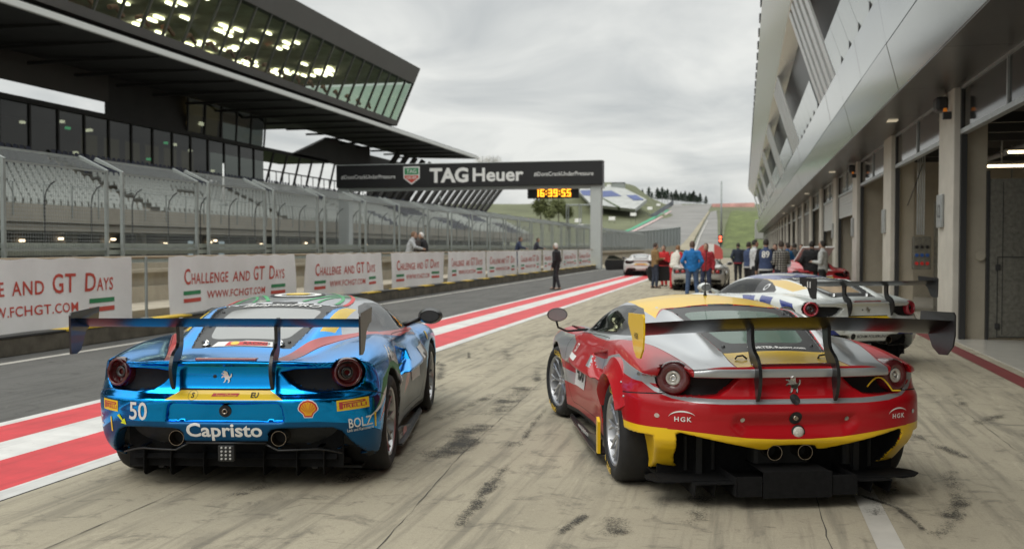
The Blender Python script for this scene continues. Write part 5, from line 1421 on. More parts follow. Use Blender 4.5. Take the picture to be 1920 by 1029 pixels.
# ---------------------------------------------------------------- pit wall, banners, catch fence
WALLC = mat('weathered_concrete', (.115, .10, .075), .9, var=.45, vscale=2.2, bump=.3, bscale=25)
WALLB = mat('beige_concrete', (.36, .32, .25), .9, var=.18, vscale=1.6)
YELP = mat('yellow_kerb_paint', (.62, .42, .03), .6, var=.2, vscale=5)
BLKP = mat('black_kerb_paint', (.03, .03, .03), .6, var=.2, vscale=5)
BANN = mat('banner_cloth', (.84, .83, .81), .6, var=.05, vscale=2)
BRED = mat('banner_red', (.56, .075, .05), .6)
BGRN = mat('banner_green', (.03, .24, .09), .6)
FSTEEL = mat('fence_steel', (.29, .315, .305), .5, .45, var=.12, vscale=4)
WIRE = mat('fence_wire', (.30, .32, .31), .5, .4)
RAIL = mat('guard_rail', (.34, .37, .33), .5, .4, var=.15, vscale=3)

WALL = empty('pit_wall', (-10.7, 0, 0), 0, 'low stained concrete pit wall with yellow and black painted edge along the pit lane', 'wall')
def on(par, mb, name, m, **k):
    L = par.location
    for i, p in enumerate(mb.v): mb.v[i] = (p[0] - L.x, p[1] - L.y, p[2] - L.z)
    return mb.build(name, m, par, **k)
mb = MB(); mb.bbox(-11.0, -10.42, -30, 73, 0, .27, .015); on(WALL, mb, 'plinth', WALLC)
for k in range(36):
    mb = MB(); y = -20 + 2.6 * k; mb.box(-10.75, -10.41, y, y + 1.1, .271, .30); on(WALL, mb, 'yellow_edge', YELP)
    mb = MB(); mb.box(-10.75, -10.41, y + 1.104, y + 2.596, .271, .298); on(WALL, mb, 'black_edge', BLKP)
BACKW = empty('back_wall', (-12.9, 0, 0), 0, 'beige stepped concrete wall with guard rails behind the white banners', 'wall')
mb = MB(); mb.box(-13.3, -12.6, -30, 132, 0, .75); mb.box(-13.3, -12.75, -30, 132, .75, 1.05); mb.box(-13.3, -12.6, -30, 132, 1.05, 1.12); mb.box(-13.3, -12.85, -30, 132, 1.12, 1.25); on(BACKW, mb, 'wall', WALLB)
for z in (1.30, 1.44, 1.58):
    mb = MB(); mb.box(-13.14, -13.08, -30, 132, z, z + .10); on(BACKW, mb, 'guard_rail', RAIL)
# banners
def run(parts, size, gap=.0):
    """small-cap line: list of (text, scale); baseline aligned"""
    vs_all, fs_all, x = [], [], 0.0
    for txt, k in parts:
        if txt == ' ': x += size * .32 * k; continue
        vs, fs = text_mesh(txt, 1.0, .012, 0, 1.08, 'LEFT')
        o = len(vs_all); w_ = vs[:, 0].max()
        vs_all += [(x + a * size * k * .9, (b + .35) * size * k) for a, b in vs]; fs_all += [tuple(i + o for i in f) for f in fs]
        x += (w_ * .9 + .07) * size * k
    return [(a - x / 2, b) for a, b in vs_all], fs_all, x
HEAD = [('C', 1.3), ('HALLENGE', .9), (' ', 1), ('AND', .9), (' ', 1), ('GT', 1.3), (' ', 1), ('D', 1.3), ('AYS', .9)]
ystart = [10.3, 16.8, 22.8, 28.85, 34.8, 40.7, 46.6, 52.5, 58.4, 64.3]
ordn = ['first', 'second', 'third', 'fourth', 'fifth', 'sixth', 'seventh', 'eighth', 'ninth', 'tenth']
for bi, ys in enumerate(ystart):
    L = 5.35 if bi < 3 else 5.5
    b = empty('banner', (-10.5, ys + L / 2, .33), R(90), 'white event banner on the pit wall, %s from the left' % ordn[bi], 'banner', 'white banners along the pit wall')
    rnd = random.Random(bi); ph = [rnd.uniform(0, 6) for _ in range(3)]
    # local: x along the wall (away from camera +), y = -towards lane, z up
    def wav(x, z): return .022 * math.sin(x * 2.3 + ph[0]) + .018 * math.sin(x * 5.1 + ph[1] + z * 2) + .02 * math.sin(z * 2.5 + x * .8 + ph[2])
    nx, nz = 60, 12; H_ = 1.09; sl = .10
    def P(x, z, off=0): return (x, -.03 - wav(x, z) - off, z)
    mb = MB(); vs = []
    for j in range(nz + 1):
        for i in range(nx + 1):
            x = (-L / 2 + L * i / nx); z = H_ * j / nz + .012 * math.sin(i * .7 + ph[1]) * (j == nz)
            x += (.06 - .1 * j / nz) * (1 if i == nx else 0)
            vs.append(P(x, z))
    mb.add(vs, [(j * (nx + 1) + i, j * (nx + 1) + i + 1, (j + 1) * (nx + 1) + i + 1, (j + 1) * (nx + 1) + i) for j in range(nz) for i in range(nx)])
    mb.build('cloth', BANN, b, smooth=True)
    # text reads from the lane: local +x is away from the camera and lies to the right
    words = [[('C', 1.3), ('HALLENGE', .9)], [('AND', .9)], [('GT', 1.3)], [('D', 1.3), ('AYS', .9)]]
    runs = [run(w_, .33) for w_ in words]; gap = .15; tot = sum(r_[2] for r_ in runs) + gap * 3; k = L * .82 / tot; x0 = -tot / 2
    for vs, fs, wd in runs:
        mb = MB(); mb.add([P((x0 + wd / 2 + a) * k, .55 + c, .006) for a, c in vs], fs); mb.build('headline_word', BRED, b, recalc=False); x0 += wd + gap
    vs, fs, wd = run([('WWW.FCHGT.COM', 1)], .21); k = L * .46 / wd
    mb = MB(); mb.add([P(a * k, .24 + c, .006) for a, c in vs], fs); mb.build('web_address', BRED, b, recalc=False)
    for sg in (-1, 1):
        x0 = sg * L * .345; w_ = .37
        for z0, m in ((.345, BGRN), (.20, BRED)):
            mb = MB(); n = 8; q = [P(x0 - w_ + 2 * w_ * i / n, z0 + dz, .006) for dz in (0, .075) for i in range(n + 1)]
            mb.add(q, [(i, i + 1, n + 2 + i, n + 1 + i) for i in range(n)]); mb.build('stripe', m, b, recalc=False)
# rail and posts the banners hang on
for k, y in enumerate([10.0, 16.3, 22.4, 28.45, 34.4, 40.3, 46.3, 52.2, 58.1, 64.0, 70.0]):
    f = empty('rail_post', (-10.62, y, .3), 0, 'grey steel post with base plate standing on the pit wall between two banners', 'post', 'posts between the banners')
    mb = MB(); mb.tube([(0, 0, 0), (0, 0, 1.12)], .028, 8); mb.build('post', FSTEEL, f); mb = MB(); mb.bbox(-.08, .08, -.08, .08, .0, .015, .004); mb.build('base_plate', FSTEEL, f)
mb = MB(); mb.tube([(-10.66, -20, 1.41), (-10.66, 72, 1.41)], .025, 8); tag(mb.build('handrail', mat('brown_handrail', (.28, .21, .13), .6)), 'long brown rail running along the top of the white banners', 'rail')

# catch fence panels
def fence_proto():
    f = empty('catch_fence', (-13.0, 0, 0), 0, 'galvanised catch fence bay with inclined top above the pit wall, one of the row', 'fence', 'catch fence bays above the pit wall')
    Lp = 3.0
    for y in (0, Lp):
        mb = MB(); mb.box(-.034, .034, y - .034, y + .034, 1.1, 3.2); mb.build('post', FSTEEL, f)
        mb = MB(); mb.prism([(-.04, 3.20), (.04, 3.20), (-.62, 3.52), (-.66, 3.45)], lambda u, v, t: (u, t, v), y - .035, y + .035); mb.build('inclined_arm', FSTEEL, f)
    for (x, z) in ((0, 3.16), (-.63, 3.47), (0, 1.55)):
        mb = MB(); mb.box(x - .02, x + .02, .041, Lp - .041, z - .02, z + .02); mb.build('rail', FSTEEL, f)
    mb = MB(); s = .0028
    n = 40
    for k in range(n + 1):
        y = .06 + (Lp - .12) * k / n
        mb.tube([(-.005, y, 1.2), (-.005, y, 3.16)], s, 3, caps=False); mb.tube([(-.005, y, 3.18), (-.63, y, 3.47)], s, 3, caps=False)
    for k in range(28):
        z = 1.22 + .0715 * k; mb.tube([(.005, .05, z), (.005, Lp - .05, z)], s, 3, caps=False)
    for k in range(9):
        t = k / 9; mb.tube([(-.63 * t, .05, 3.18 + .29 * t), (-.63 * t, Lp - .05, 3.18 + .29 * t)], s, 3, caps=False)
    mb.build('wire_mesh', WIRE, f, recalc=False)
    return f
fp0 = fence_proto(); fp0.location.y = 19.1 - 3.55 * 3
for k in range(1, 36):
    c = copy_tree(fp0); c.location.y = 19.1 + 3.55 * (k - 3)

# ---------------------------------------------------------------- grandstand across the track
GST = empty('grandstand', (-31, 0, 0), 0, 'dark roofed grandstand with pale seats and glazed lounge box on top, across the track', 'grandstand')
ROOFD = mat('dark_roof_soffit', (.030, .029, .027), .7, var=.25, vscale=.6)
GREYC = mat('grey_cladding', (.105, .103, .098), .55, .2, var=.06, vscale=.5)
GREYP2 = mat('grey_panel', (.062, .057, .050), .6, var=.1, vscale=.4)
EDGEW = mat('white_gutter', (.60, .61, .58), .4)
STANDC = mat('stand_concrete', (.30, .275, .225), .9, var=.12, vscale=.8)
SEATW = mat('pale_seat', (.50, .525, .49), .5, var=.04)
SEATB = mat('navy_seat', (.030, .036, .075), .5)
GLZ = glass('lounge_glass', (.74, .86, .76), .82, .04, (.02, .03, .025))
GLD = glass('dark_glazing', (.16, .19, .17), .35, .05, (.010, .012, .011))
LOUNGE = mat('lounge_interior', (.56, .55, .42), .8, var=.3, vscale=.5)
LOUNGED = mat('lounge_dark', (.06, .06, .05), .8, var=.3, vscale=.5)
LAMPL = mat('lounge_lamp', (.9, .86, .7), .4, emit=(1, .90, .68), estr=4)
LAMPS = mat('dim_lamp', (.9, .8, .6), .4, emit=(1, .80, .52), estr=2.6)
LAMPG = mat('green_exit_lamp', (.1, .6, .3), .4, emit=(.15, .9, .4), estr=2.0)
LAMPY = mat('warm_lit_window', (.4, .33, .16), .5, emit=(.75, .58, .26), estr=.16)
def gp(name, m, fn, **k):
    mb = MB(); fn(mb); return on(GST, mb, name, m, **k)
GY0, GY1 = 8, 150
# seat tiers
NR = 14
def row(t): return (-31.5 - 7.5 * t, 3.25 + 3.45 * t)
def tiers(mb):
    for r in range(NR):
        x, z = row(r / NR); x2, z2 = row((r + 1) / NR); mb.box(x2 - .02 * 0, x, GY0, GY1, z - .6, z)
gp('seating_tier', STANDC, tiers)
gp('parapet', STANDC, lambda mb: mb.box(-31.5, -31.3, GY0, GY1, 2.75, 3.55))
gp('lower_slab', STANDC, lambda mb: mb.box(-39, -31.5, GY0, GY1, 2.35, 2.65))
gp('ground_storey', GREYP2, lambda mb: mb.box(-36.2, -36, GY0, GY1, 0, 2.6))
for k in range(24):
    y = GY0 + 6 * k; gp('column', STANDC, lambda mb: mb.box(-33.2, -32.8, y, y + .4, 0, 2.35))
for k, y in enumerate((37.5, 44, 47, 47.6, 51.0, 51.6, 57, 62.5, 63.2, 70, 78, 80, 92)):
    gp('lamp', LAMPS, lambda mb: mb.bbox(-35.9, -35.8, y, y + .35, 1.75 + (k % 3) * .12, 1.86 + (k % 3) * .12, .02))
for y in (60.0, 64, 74): gp('lit_door', mat('pale_doorway', (.35, .45, .48), .5, emit=(.6, .75, .8), estr=.25) if y == 60.0 else bpy.data.materials['pale_doorway'], lambda mb: mb.box(-35.95, -35.9, y, y + .7, .3, 2.0))
STAIRS = [33.2, 49.5, 65.8, 82.1, 98.4, 114.7]
for y in STAIRS:
    def st(mb):
        for r in range(NR * 2):
            x, z = row(r / NR / 2); x2, z2 = row((r + 1) / NR / 2); mb.box(x2, x - .003, y - .55, y + .55, z - .3, z + .03 + .24 * (r % 2) / 2)
    gp('stair', WALLB, st)
for k in range(70):
    y = GY0 + 2 * k; gp('parapet_post', FSTEEL, lambda mb: mb.tube([(-31.28, y, 3.0), (-31.28, y, 4.5)], .03, 5))
gp('parapet_rail', FSTEEL, lambda mb: mb.tube([(-31.28, GY0, 4.48), (-31.28, GY1, 4.48)], .025, 5))
# rear glazing of the stand
gp('rear_glazing', GLD, lambda mb: mb.quad((-39.1, GY0, 6.6), (-39.1, 77, 6.6), (-39.1, 77, 9.6), (-39.1, GY0, 9.6)))
gp('concourse_wall', LOUNGED, lambda mb: mb.box(-44.2, -44, GY0, 77, 6.0, 9.6))
gp('concourse_ceiling', ROOFD, lambda mb: mb.box(-44, -38.9, GY0, 90, 9.60, 9.9))
for k in range(29):
    y = GY0 + 2.4 * k; gp('mullion', ROOFD, lambda mb: mb.box(-39.15, -39.02, y, y + .14, 6.6, 9.6))
rl = random.Random(3)
for k in range(16):
    y = rl.uniform(38, 76); x = rl.uniform(-43, -40); z = rl.choice((9.1, 8.9, 7.6)); gp('concourse_lamp', LAMPL if k % 3 else LAMPG, lambda mb: mb.bbox(x, x + .22, y, y + .3, z, z + .16, .02))
for k in range(9):
    y = 36 + 1.6 * k; gp('lit_window', mat('green_lit_window', (.2, .4, .3), .4, emit=(.45, .85, .65), estr=.35) if k == 0 else bpy.data.materials['green_lit_window'], lambda mb: mb.box(-43.95, -43.85, y, y + .8, 7.0 + .1 * (k % 3), 7.5))
for k in range(6):
    y = 60 + 2.5 * k; gp('lit_wall', LAMPY, lambda mb: mb.box(-43.95, -43.9, y, y + 1.7, 6.8, 9.3))
# upper rear panels, open strip between
gp('rear_panel', GREYP2, lambda mb: mb.box(-39.3, -39.0, GY0, 56, 10.7, 12.3))
gp('rear_panel', ROOFD, lambda mb: mb.box(-39.3, -39.0, 56, 65, 9.9, 12.3))
def lb(mb): mb.quad((-39.0, 65, 9.75), (-39.0, 76.6, 9.75), (-38.2, 75.4, 12.1), (-38.2, 64.0, 12.1)); 
gp('lounge_window', GLD, lb)
gp('lounge_back', LOUNGED, lambda mb: mb.box(-43, -42.8, 62, 77, 9.9, 12.2))
for k in range(2): gp('lit_pane', LAMPY, lambda mb: mb.quad((-39.3, 65.4 + 2.4 * k, 10.0), (-39.3, 67.4 + 2.4 * k, 10.0), (-38.6, 66.6 + 2.4 * k, 12.0), (-38.6, 64.6 + 2.4 * k, 12.0)))
gp('lounge_lamp', LAMPL, lambda mb: mb.bbox(-39.2, -39.0, 66.8, 67.6, 10.55, 10.8, .02))
for k in range(6): gp('lounge_mullion', ROOFD, lambda mb: mb.prism([(-39.02, 9.75), (-38.92, 9.75), (-38.12, 12.1), (-38.22, 12.1)], lambda u, v, t: (u, t - .5 * (v - 9.75), v), 65 + 2.35 * k, 65.14 + 2.35 * k))
# open glazed frames beyond, sky seen through
for k in range(9):
    y = 77 + 2.6 * k; gp('slanted_frame', ROOFD, lambda mb: mb.prism([(-39.12, 6.5), (-39.0, 6.5), (-39.0, 9.7), (-39.12, 9.7)], lambda u, v, t: (u, t + .55 * (v - 6.5), v), y, y + .22))
gp('frame_rail', ROOFD, lambda mb: mb.box(-39.12, -39.0, 77, 101, 8.0, 8.1))
for k in range(18): gp('baluster', ROOFD, lambda mb: mb.box(-39.1, -39.04, 78 + 1.25 * k, 78.07 + 1.25 * k, 6.6, 8.0))
def drop(mb):
    pts = [(-39.3, 77, 9.7), (-39.3, 82, 9.7), (-39.3, 90, 12.1), (-39.3, 101, 12.1), (-39.3, 101, 9.7)]
    mb.add([(x, y, z) for x, y, z in pts] + [(x + .4, y, z) for x, y, z in pts], [(0, 1, 2, 3, 4), (9, 8, 7, 6, 5)] + [(i, (i + 1) % 5, 5 + (i + 1) % 5, 5 + i) for i in range(5)])
gp('end_panel', ROOFD, drop)
for k in range(18):
    y = 101 + 2.8 * k; gp('raking_strut', ROOFD, lambda mb: mb.tube([(-39.2, y, 6.4), (-36.0, y + 1.0, 11.7 - .05 * k)], .34, 6))
gp('far_back', ROOFD, lambda mb: mb.box(-40.5, -40.2, 104, 118, 6.5, 11.7))
# canopy roof
def canopy(mb):
    prof = [(-30.0, 11.72), (-30.0, 12.08), (-39.3, 12.75), (-39.3, 12.35), (-37, 11.95)]
    mb.prism(prof, lambda u, v, t: (u, t, v), GY0, 112)
gp('canopy', ROOFD, canopy)
gp('gutter', EDGEW, lambda mb: mb.bbox(-30.0, -29.82, GY0, 112, 11.66, 11.98, .04))
for k in range(26):
    y = GY0 + 4 * k; gp('canopy_rib', ROOFD, lambda mb: mb.box(-38.5, -30.4, y, y + .25, 11.64, 11.80))
# lounge box over the canopy with a leaning glass front
def sx(t): return (-30.2 + 2.2 * t, 12.35 + 5.0 * t)
WE = 85.0
def face(t0, t1, ya, yb, off, mb):
    (xa, za), (xb, zb) = sx(t0), sx(t1); mb.add([(xa + off, ya, za), (xa + off, yb, za), (xb + off, yb, zb), (xb + off, ya, zb)], [(0, 1, 2, 3)])
def band(t0, t1):
    def f(mb):
        (xa, za), (xb, zb) = sx(t0), sx(t1); mb.prism([(xa, za), (xb, zb), (xb - .5, zb), (xa - .5, za)], lambda u, v, t: (u, t, v), GY0, WE)
    return f
gp('lower_band', GREYC, band(0, .085)); gp('upper_band', GREYC, band(.735, 1.0))
gp('box_roof', GREYC, lambda mb: mb.box(-44, -28.3, GY0, WE, 17.0, 17.33))
gp('box_floor', ROOFD, lambda mb: mb.box(-44, -30.4, GY0, WE, 12.36, 12.6))
gp('box_rear', LOUNGE, lambda mb: mb.box(-44, -43.8, GY0, WE, 12.6, 17.0))
gp('box_partition', LOUNGE, lambda mb: (mb.box(-43.5, -36, 62, 62.3, 12.6, 15.2), mb.box(-43.5, -38, 47, 47.3, 12.6, 16.5)))
gp('lounge_ceiling', LOUNGE, lambda mb: mb.box(-43.8, -29.2, GY0, WE, 16.2, 16.3))
for k in range(int((WE - GY0) / 1.95) + 1):
    y = WE - 1.95 * k
    gp('glass_pane', GLZ, lambda mb: face(.087, .733, y - 1.87, y - .04, -.06, mb))
    gp('glazing_bar', GREYC, lambda mb: mb.prism([(sx(.085)[0] - .2, sx(.085)[1]), (sx(.085)[0], sx(.085)[1]), (sx(.735)[0], sx(.735)[1]), (sx(.735)[0] - .2, sx(.735)[1])], lambda u, v, t: (u, t, v), y - .06, y + .01))
gp('end_pane', GLZ, lambda mb: mb.quad((-30.3, WE - .02, 12.8), (-43.5, WE - .02, 12.8), (-43.5, WE - .02, 16.0), (-28.9, WE - .02, 16.0)))
gp('end_frame', GREYC, lambda mb: mb.prism([(sx(0)[0] - .02, sx(0)[1] + .02), (sx(1)[0] - .02, sx(1)[1]), (sx(1)[0] - .25, sx(1)[1]), (sx(0)[0] - .25, sx(0)[1] + .02)], lambda u, v, t: (u, t, v), WE + .001, WE + .12))
rl = random.Random(5)
for k in range(60):
    y = rl.uniform(30, 80); x = rl.uniform(-40, -30.8); z = 16.05; n_ = rl.randint(1, 3)
    for q in range(n_): gp('ceiling_lamp', LAMPL, lambda mb: mb.bbox(x - .7 * q, x - .7 * q + .2, y, y + 1.0, z - .02, z + .1, .02))
for k in range(26):     # round-backed lounge seating along the glass
    y = 22 + 2.35 * k
    def so(mb):
        mb.tube([(-31.2 + .25 * math.cos(a), y + .95 * math.cos(a * 1.0) * 0 + .95 * (a / math.pi * 2 - 1), 13.55 + .22 * math.sin(a)) for a in [math.pi * i / 8 for i in range(9)]], .13, 6)
    gp('sofa', REDSOFA, so) if k else None
    if k == 0: REDSOFA = mat('red_cream_upholstery', (.46, .22, .17), .7); gp('sofa', REDSOFA, so)
# seats: nearest as things, the rest as one mass
def seat_shape(mb, o=(0, 0, 0)):
    x, y, z = o
    mb.add([(x + .02, y - .21, z + .36), (x + .02, y + .21, z + .36), (x - .36, y + .20, z + .33), (x - .36, y - .20, z + .33), (x - .40, y - .19, z + .66), (x - .40, y + .19, z + .66), (x - .42, y - .12, z + .74), (x - .42, y + .12, z + .74), (x + .02, y - .21, z + .28), (x + .02, y + .21, z + .28)],
           [(0, 1, 2, 3), (3, 2, 5, 4), (4, 5, 7, 6), (8, 9, 1, 0)])
near = []
mbw, mbb = MB(), MB()
allseats = []
for r in range(NR):
    x, z = row((r + .12) / NR); y = 34.0
    while y < GY1 - 1:
        if not any(abs(y - s_) < .75 for s_ in STAIRS) and not (56.5 < y < 59.5 and 4 < r < 7):
            allseats.append((x, y, z, r))
        y += .52
allseats.sort(key=lambda s_: (s_[0] ** 2 + s_[1] ** 2))
me_w = None
for q, (x, y, z, r) in enumerate(allseats):
    blue = r >= 9 or (y > 88 and (int(y / 9) + r // 5) % 3 == 0)
    if q < 300:
        key = 'b' if blue else 'w'
        if me_w is None: me_w = {}
        if key not in me_w:
            m_ = MB(); seat_shape(m_); o = m_.build('stadium_seat', SEATB if blue else SEATW, recalc=False); me_w[key] = o.data
        else: o = bpy.data.objects.new('stadium_seat', me_w[key]); COL.objects.link(o)
        o.location = (x, y, z)
        tag(o, 'navy plastic stadium seat in the upper rows of the grandstand' if blue else 'pale plastic stadium seat in the lower rows of the grandstand', 'seat', 'navy seats of the grandstand' if blue else 'pale seats of the grandstand')
    else: seat_shape(mbb if blue else mbw, (x, y, z))
tag(mbw.build('pale_seats', SEATW, recalc=False), 'further pale seats filling the lower grandstand rows', 'seats', kind='stuff')
tag(mbb.build('navy_seats', SEATB, recalc=False), 'further navy seats filling the upper grandstand rows', 'seats', kind='stuff')

# fence on the far side of the track, curved tops
def far_fence():
    f = empty('debris_fence', (-29.6, 0, 0), 0, 'thin dark debris fence bay with curved post top before the grandstand, one of the row', 'fence', 'debris fence bays before the grandstand')
    pts = [(0, 0, 0), (0, 0, 3.6), (.08, 0, 4.0), (.3, 0, 4.3), (.55, 0, 4.45)]
    mb = MB(); mb.tube(pts, .032, 6); mb.build('post', DKFR, f)
    mb = MB()
    for k in range(24): mb.tube([(.0, .05 + .1333 * k, .9), (.0, .05 + .1333 * k, 3.6)], .0022, 3, caps=False)
    for k in range(21): mb.tube([(.0, 0, .95 + .1333 * k), (.0, 3.2, .95 + .1333 * k)], .0022, 3, caps=False)
    mb.build('wire_mesh', WIRE, f, recalc=False)
    for z in (.45, .8): 
        mb = MB(); mb.box(.02, .08, 0, 3.2, z, z + .25); mb.build('guard_rail', RAIL, f)
    return f
ff = far_fence(); ff.location.y = 31.5
for k in range(1, 34): c = copy_tree(ff); c.location.y = 31.5 + 3.2 * k

# ---------------------------------------------------------------- gantry with sponsor sign and clock
GY = 72.0
GANT = empty('gantry', (-20, GY, 0), 0, 'wide black sign gantry on pale columns spanning the race track', 'gantry')
COLW = mat('pale_grey_column', (.46, .49, .48), .5, .1, var=.04)
SIGNB = mat('sign_black', (.011, .011, .012), .45)
def gg(name, m, fn, par=None, **k):
    mb = MB(); fn(mb)
    for i, p in enumerate(mb.v): mb.v[i] = (p[0] + 20, p[1] - GY, p[2])
    return mb.build(name, m, par or GANT, **k)
gg('column', COLW, lambda mb: mb.bbox(-10.85, -10.05, GY - .1, GY + .7, 0, 6.1, .05)); gg('column', COLW, lambda mb: mb.bbox(-30.3, -29.4, GY - .1, GY + .7, 0, 6.1, .05))
gg('beam', COLW, lambda mb: mb.bbox(-30.4, -9.9, GY + .05, GY + .75, 5.85, 6.2, .03))
gg('sign_panel', SIGNB, lambda mb: mb.bbox(-30.35, -9.95, GY - .35, GY + .8, 6.08, 7.78, .03))
gg('sign_cap', COLW, lambda mb: mb.bbox(-30.38, -9.92, GY - .38, GY + .83, 7.781, 7.83, .01))
def stext(txt, cx_, cz_, size, bold=.01, wx=1.0, sp=1.0):
    vs, fs = text_mesh(txt, size, bold, 0, sp)
    return lambda mb: mb.add([(cx_ + a * wx, GY - .362, cz_ + b) for a, b in vs], fs)
SW = mat('sign_white', (.72, .72, .70), .5)
gg('sign_lettering', SW, stext('TAG', -21.35, 6.93, 1.42, .04, 1.05), recalc=False); gg('sign_lettering', SW, stext('Heuer', -17.7, 6.93, 1.36, .025, 1.10), recalc=False)
gg('sign_slogan', SW, stext('#DontCrackUnderPressure', -27.75, 6.9, .42, .006, .92), recalc=False); gg('sign_slogan', SW, stext('#DontCrackUnderPressure', -12.75, 6.9, .42, .006, .92), recalc=False)
sh = [(-.58, .60), (.58, .60), (.58, -.20), (0, -.62), (-.58, -.20)]
def sl(poly, off): return lambda mb: mb.add([(-24.3 + a, GY - .355 - off, 6.95 + b) for a, b in poly], [tuple(range(len(poly)))])
gg('sign_shield', SW, sl([(a * 1.1, b * 1.1) for a, b in sh], .008), recalc=False)
gg('shield_top', BGRN, sl([(-.55, .56), (.55, .56), (.55, .06), (-.55, .06)], .014), recalc=False)
gg('shield_foot', BRED, sl([(-.55, .0), (.55, .0), (.55, -.18), (0, -.57), (-.55, -.18)], .014), recalc=False)
vs_, fs_ = text_mesh('TAG', .40, .01); gg('shield_lettering', SW, lambda mb: mb.add([(-24.3 + a, GY - .376, 7.26 + b) for a, b in vs_], fs_), recalc=False)
vs2, fs2 = text_mesh('HEUER', .27, .01); gg('shield_lettering', SW, lambda mb: mb.add([(-24.3 + a, GY - .376, 6.78 + b) for a, b in vs2], fs2), recalc=False)
# clock hung below
CLK = empty('clock', (-13.9, GY + 1.3, 5.2), 0, 'black digital clock with amber digits hanging under the gantry', 'clock')
mb = MB(); mb.bbox(-1.85, 2.0, -.15, .25, 0, .78, .02); mb.build('clock_case', SIGNB, CLK)
mb = MB()
for x in (-1.5, 1.6): mb.box(x, x + .08, 0, .08, .78, 1.3)
mb.build('hanger', DKFR, CLK)
SEG = {'0': 'abcdef', '1': 'bc', '3': 'abgcd', '5': 'afgcd', '6': 'afgcde', '9': 'abcdfg'}
AMB = mat('amber_digit', (.9, .4, .02), .4, emit=(1, .36, .02), estr=2.2)
mb = MB(); x = -1.28
for ch in '16:39:55':
    w_, h_, t_ = .30, .54, .085
    if ch == ':':
        for z in (.26, .48): mb.box(x, x + .09, -.175, -.152, z, z + .09)
        x += .19; continue
    B = {'a': (0, w_, h_ - t_, h_), 'd': (0, w_, 0, t_), 'g': (0, w_, h_ / 2 - t_ / 2, h_ / 2 + t_ / 2), 'b': (w_ - t_, w_, h_ / 2, h_), 'c': (w_ - t_, w_, 0, h_ / 2), 'f': (0, t_, h_ / 2, h_), 'e': (0, t_, 0, h_ / 2)}
    for q, sname in enumerate(SEG[ch]):
        a, b, c, d = B[sname]; mb.box(x + a, x + b, -.176 - .0006 * q, -.152, .12 + c, .12 + d)
    x += .405
mb.build('clock_digits', AMB, CLK)
# ---------------------------------------------------------------- far end: hillside, track, stand, trees
CA, SA = math.cos(R(13.03)), math.sin(R(13.03))
def world(px, py, d):
    """the place that sits d metres ahead of the lens at a photo position"""
    u = (px - 960) / 1880 * d; z = CAM_H + (463 - py) / 1880 * d
    return (u * CA - d * SA, u * SA + d * CA, z)
def T(x, y):
    d = -x * SA + y * CA; u = x * CA + y * SA
    a = np.clip((d - 185) / 420, 0, 1)
    h = 27.5 * (a ** 1.25)
    lat = u / np.maximum(d, 1)                        # left of the straight the land is higher
    h = h + 13 * sstep(405, 490, d) * sstep(.152, .112, lat) * sstep(.02, .06, lat) - 14 * sstep(605, 700, d)
    return h
N = 100
xs = np.linspace(-420, 420, N); ys = np.concatenate([np.linspace(170, 700, 90), np.linspace(720, 1500, 14)])
X, Y = np.meshgrid(xs, ys); Z = T(X, Y) - .02
mb = MB(); mb.v = [tuple(p) for p in np.stack([X, Y, Z], -1).reshape(-1, 3)]; nn = len(xs)
mb.f = [(j * nn + i, j * nn + i + 1, (j + 1) * nn + i + 1, (j + 1) * nn + i) for j in range(len(ys) - 1) for i in range(nn - 1)]; mb.m = [0] * len(mb.f)
HILLG = mat('meadow', (.105, .115, .058), .95, var=.35, vscale=.05)
tag(mb.build('hill', HILLG, smooth=True), kind='structure')
def ground_hit(px, py):
    d = 120.0
    while d < 900:
        p = world(px, py, d)
        if p[2] < T(p[0], p[1]): return d
        d += 1.5
    return 640.0
def drape(name, left, right, m, lift=.12, n=30, kind='structure'):
    """a strip of road lying on the hillside between two edges"""
    def samp(pts, t):
        k = t * (len(pts) - 1); i = min(int(k), len(pts) - 2); f = k - i
        return pts[i][0] + (pts[i + 1][0] - pts[i][0]) * f, pts[i][1] + (pts[i + 1][1] - pts[i][1]) * f
    vs = []; W_ = 8
    for j in range(n + 1):
        a = samp(left, j / n); b = samp(right, j / n); da, db = ground_hit(*a), ground_hit(*b); pa, pb = world(*a, da), world(*b, db)
        for i in range(W_ + 1):
            x = pa[0] + (pb[0] - pa[0]) * i / W_; y = pa[1] + (pb[1] - pa[1]) * i / W_; vs.append((x, y, float(T(x, y)) + lift))
    mb = MB(); mb.add(vs, [(j * (W_ + 1) + i, j * (W_ + 1) + i + 1, (j + 1) * (W_ + 1) + i + 1, (j + 1) * (W_ + 1) + i) for j in range(n) for i in range(W_)])
    return tag(mb.build(name, m, smooth=True), kind=kind)
ROADF = mat('far_asphalt', (.20, .195, .185), .9, var=.25, vscale=.06)
drape('hill_track', [(1085, 470), (1130, 452), (1180, 432), (1230, 404), (1258, 384)], [(1270, 470), (1290, 448), (1315, 415), (1328, 396), (1336, 381)], ROADF)
drape('pit_exit_road', [(1296, 474), (1306, 448), (1322, 415), (1332, 398)], [(1352, 474), (1346, 448), (1345, 415), (1343, 396)], ROADF, .2)
GRNL = mat('green_run_off', (.06, .30, .17), .8); PINKL = mat('faded_kerb', (.50, .36, .34), .8)
drape('green_kerb', [(1120, 453), (1180, 431), (1215, 413), (1250, 395)], [(1124, 455), (1186, 432), (1224, 413), (1256, 395)], GRNL, .30)
drape('pale_kerb', [(1124, 456), (1187, 434), (1225, 415), (1256, 397)], [(1128, 457), (1194, 434), (1233, 414), (1260, 397)], PINKL, .36)
drape('verge', [(1270, 470), (1290, 448), (1315, 415), (1328, 397)], [(1292, 474), (1303, 448), (1320, 415), (1331, 397)], mat('dry_verge', (.27, .24, .17), .95, var=.3, vscale=.2), .26)
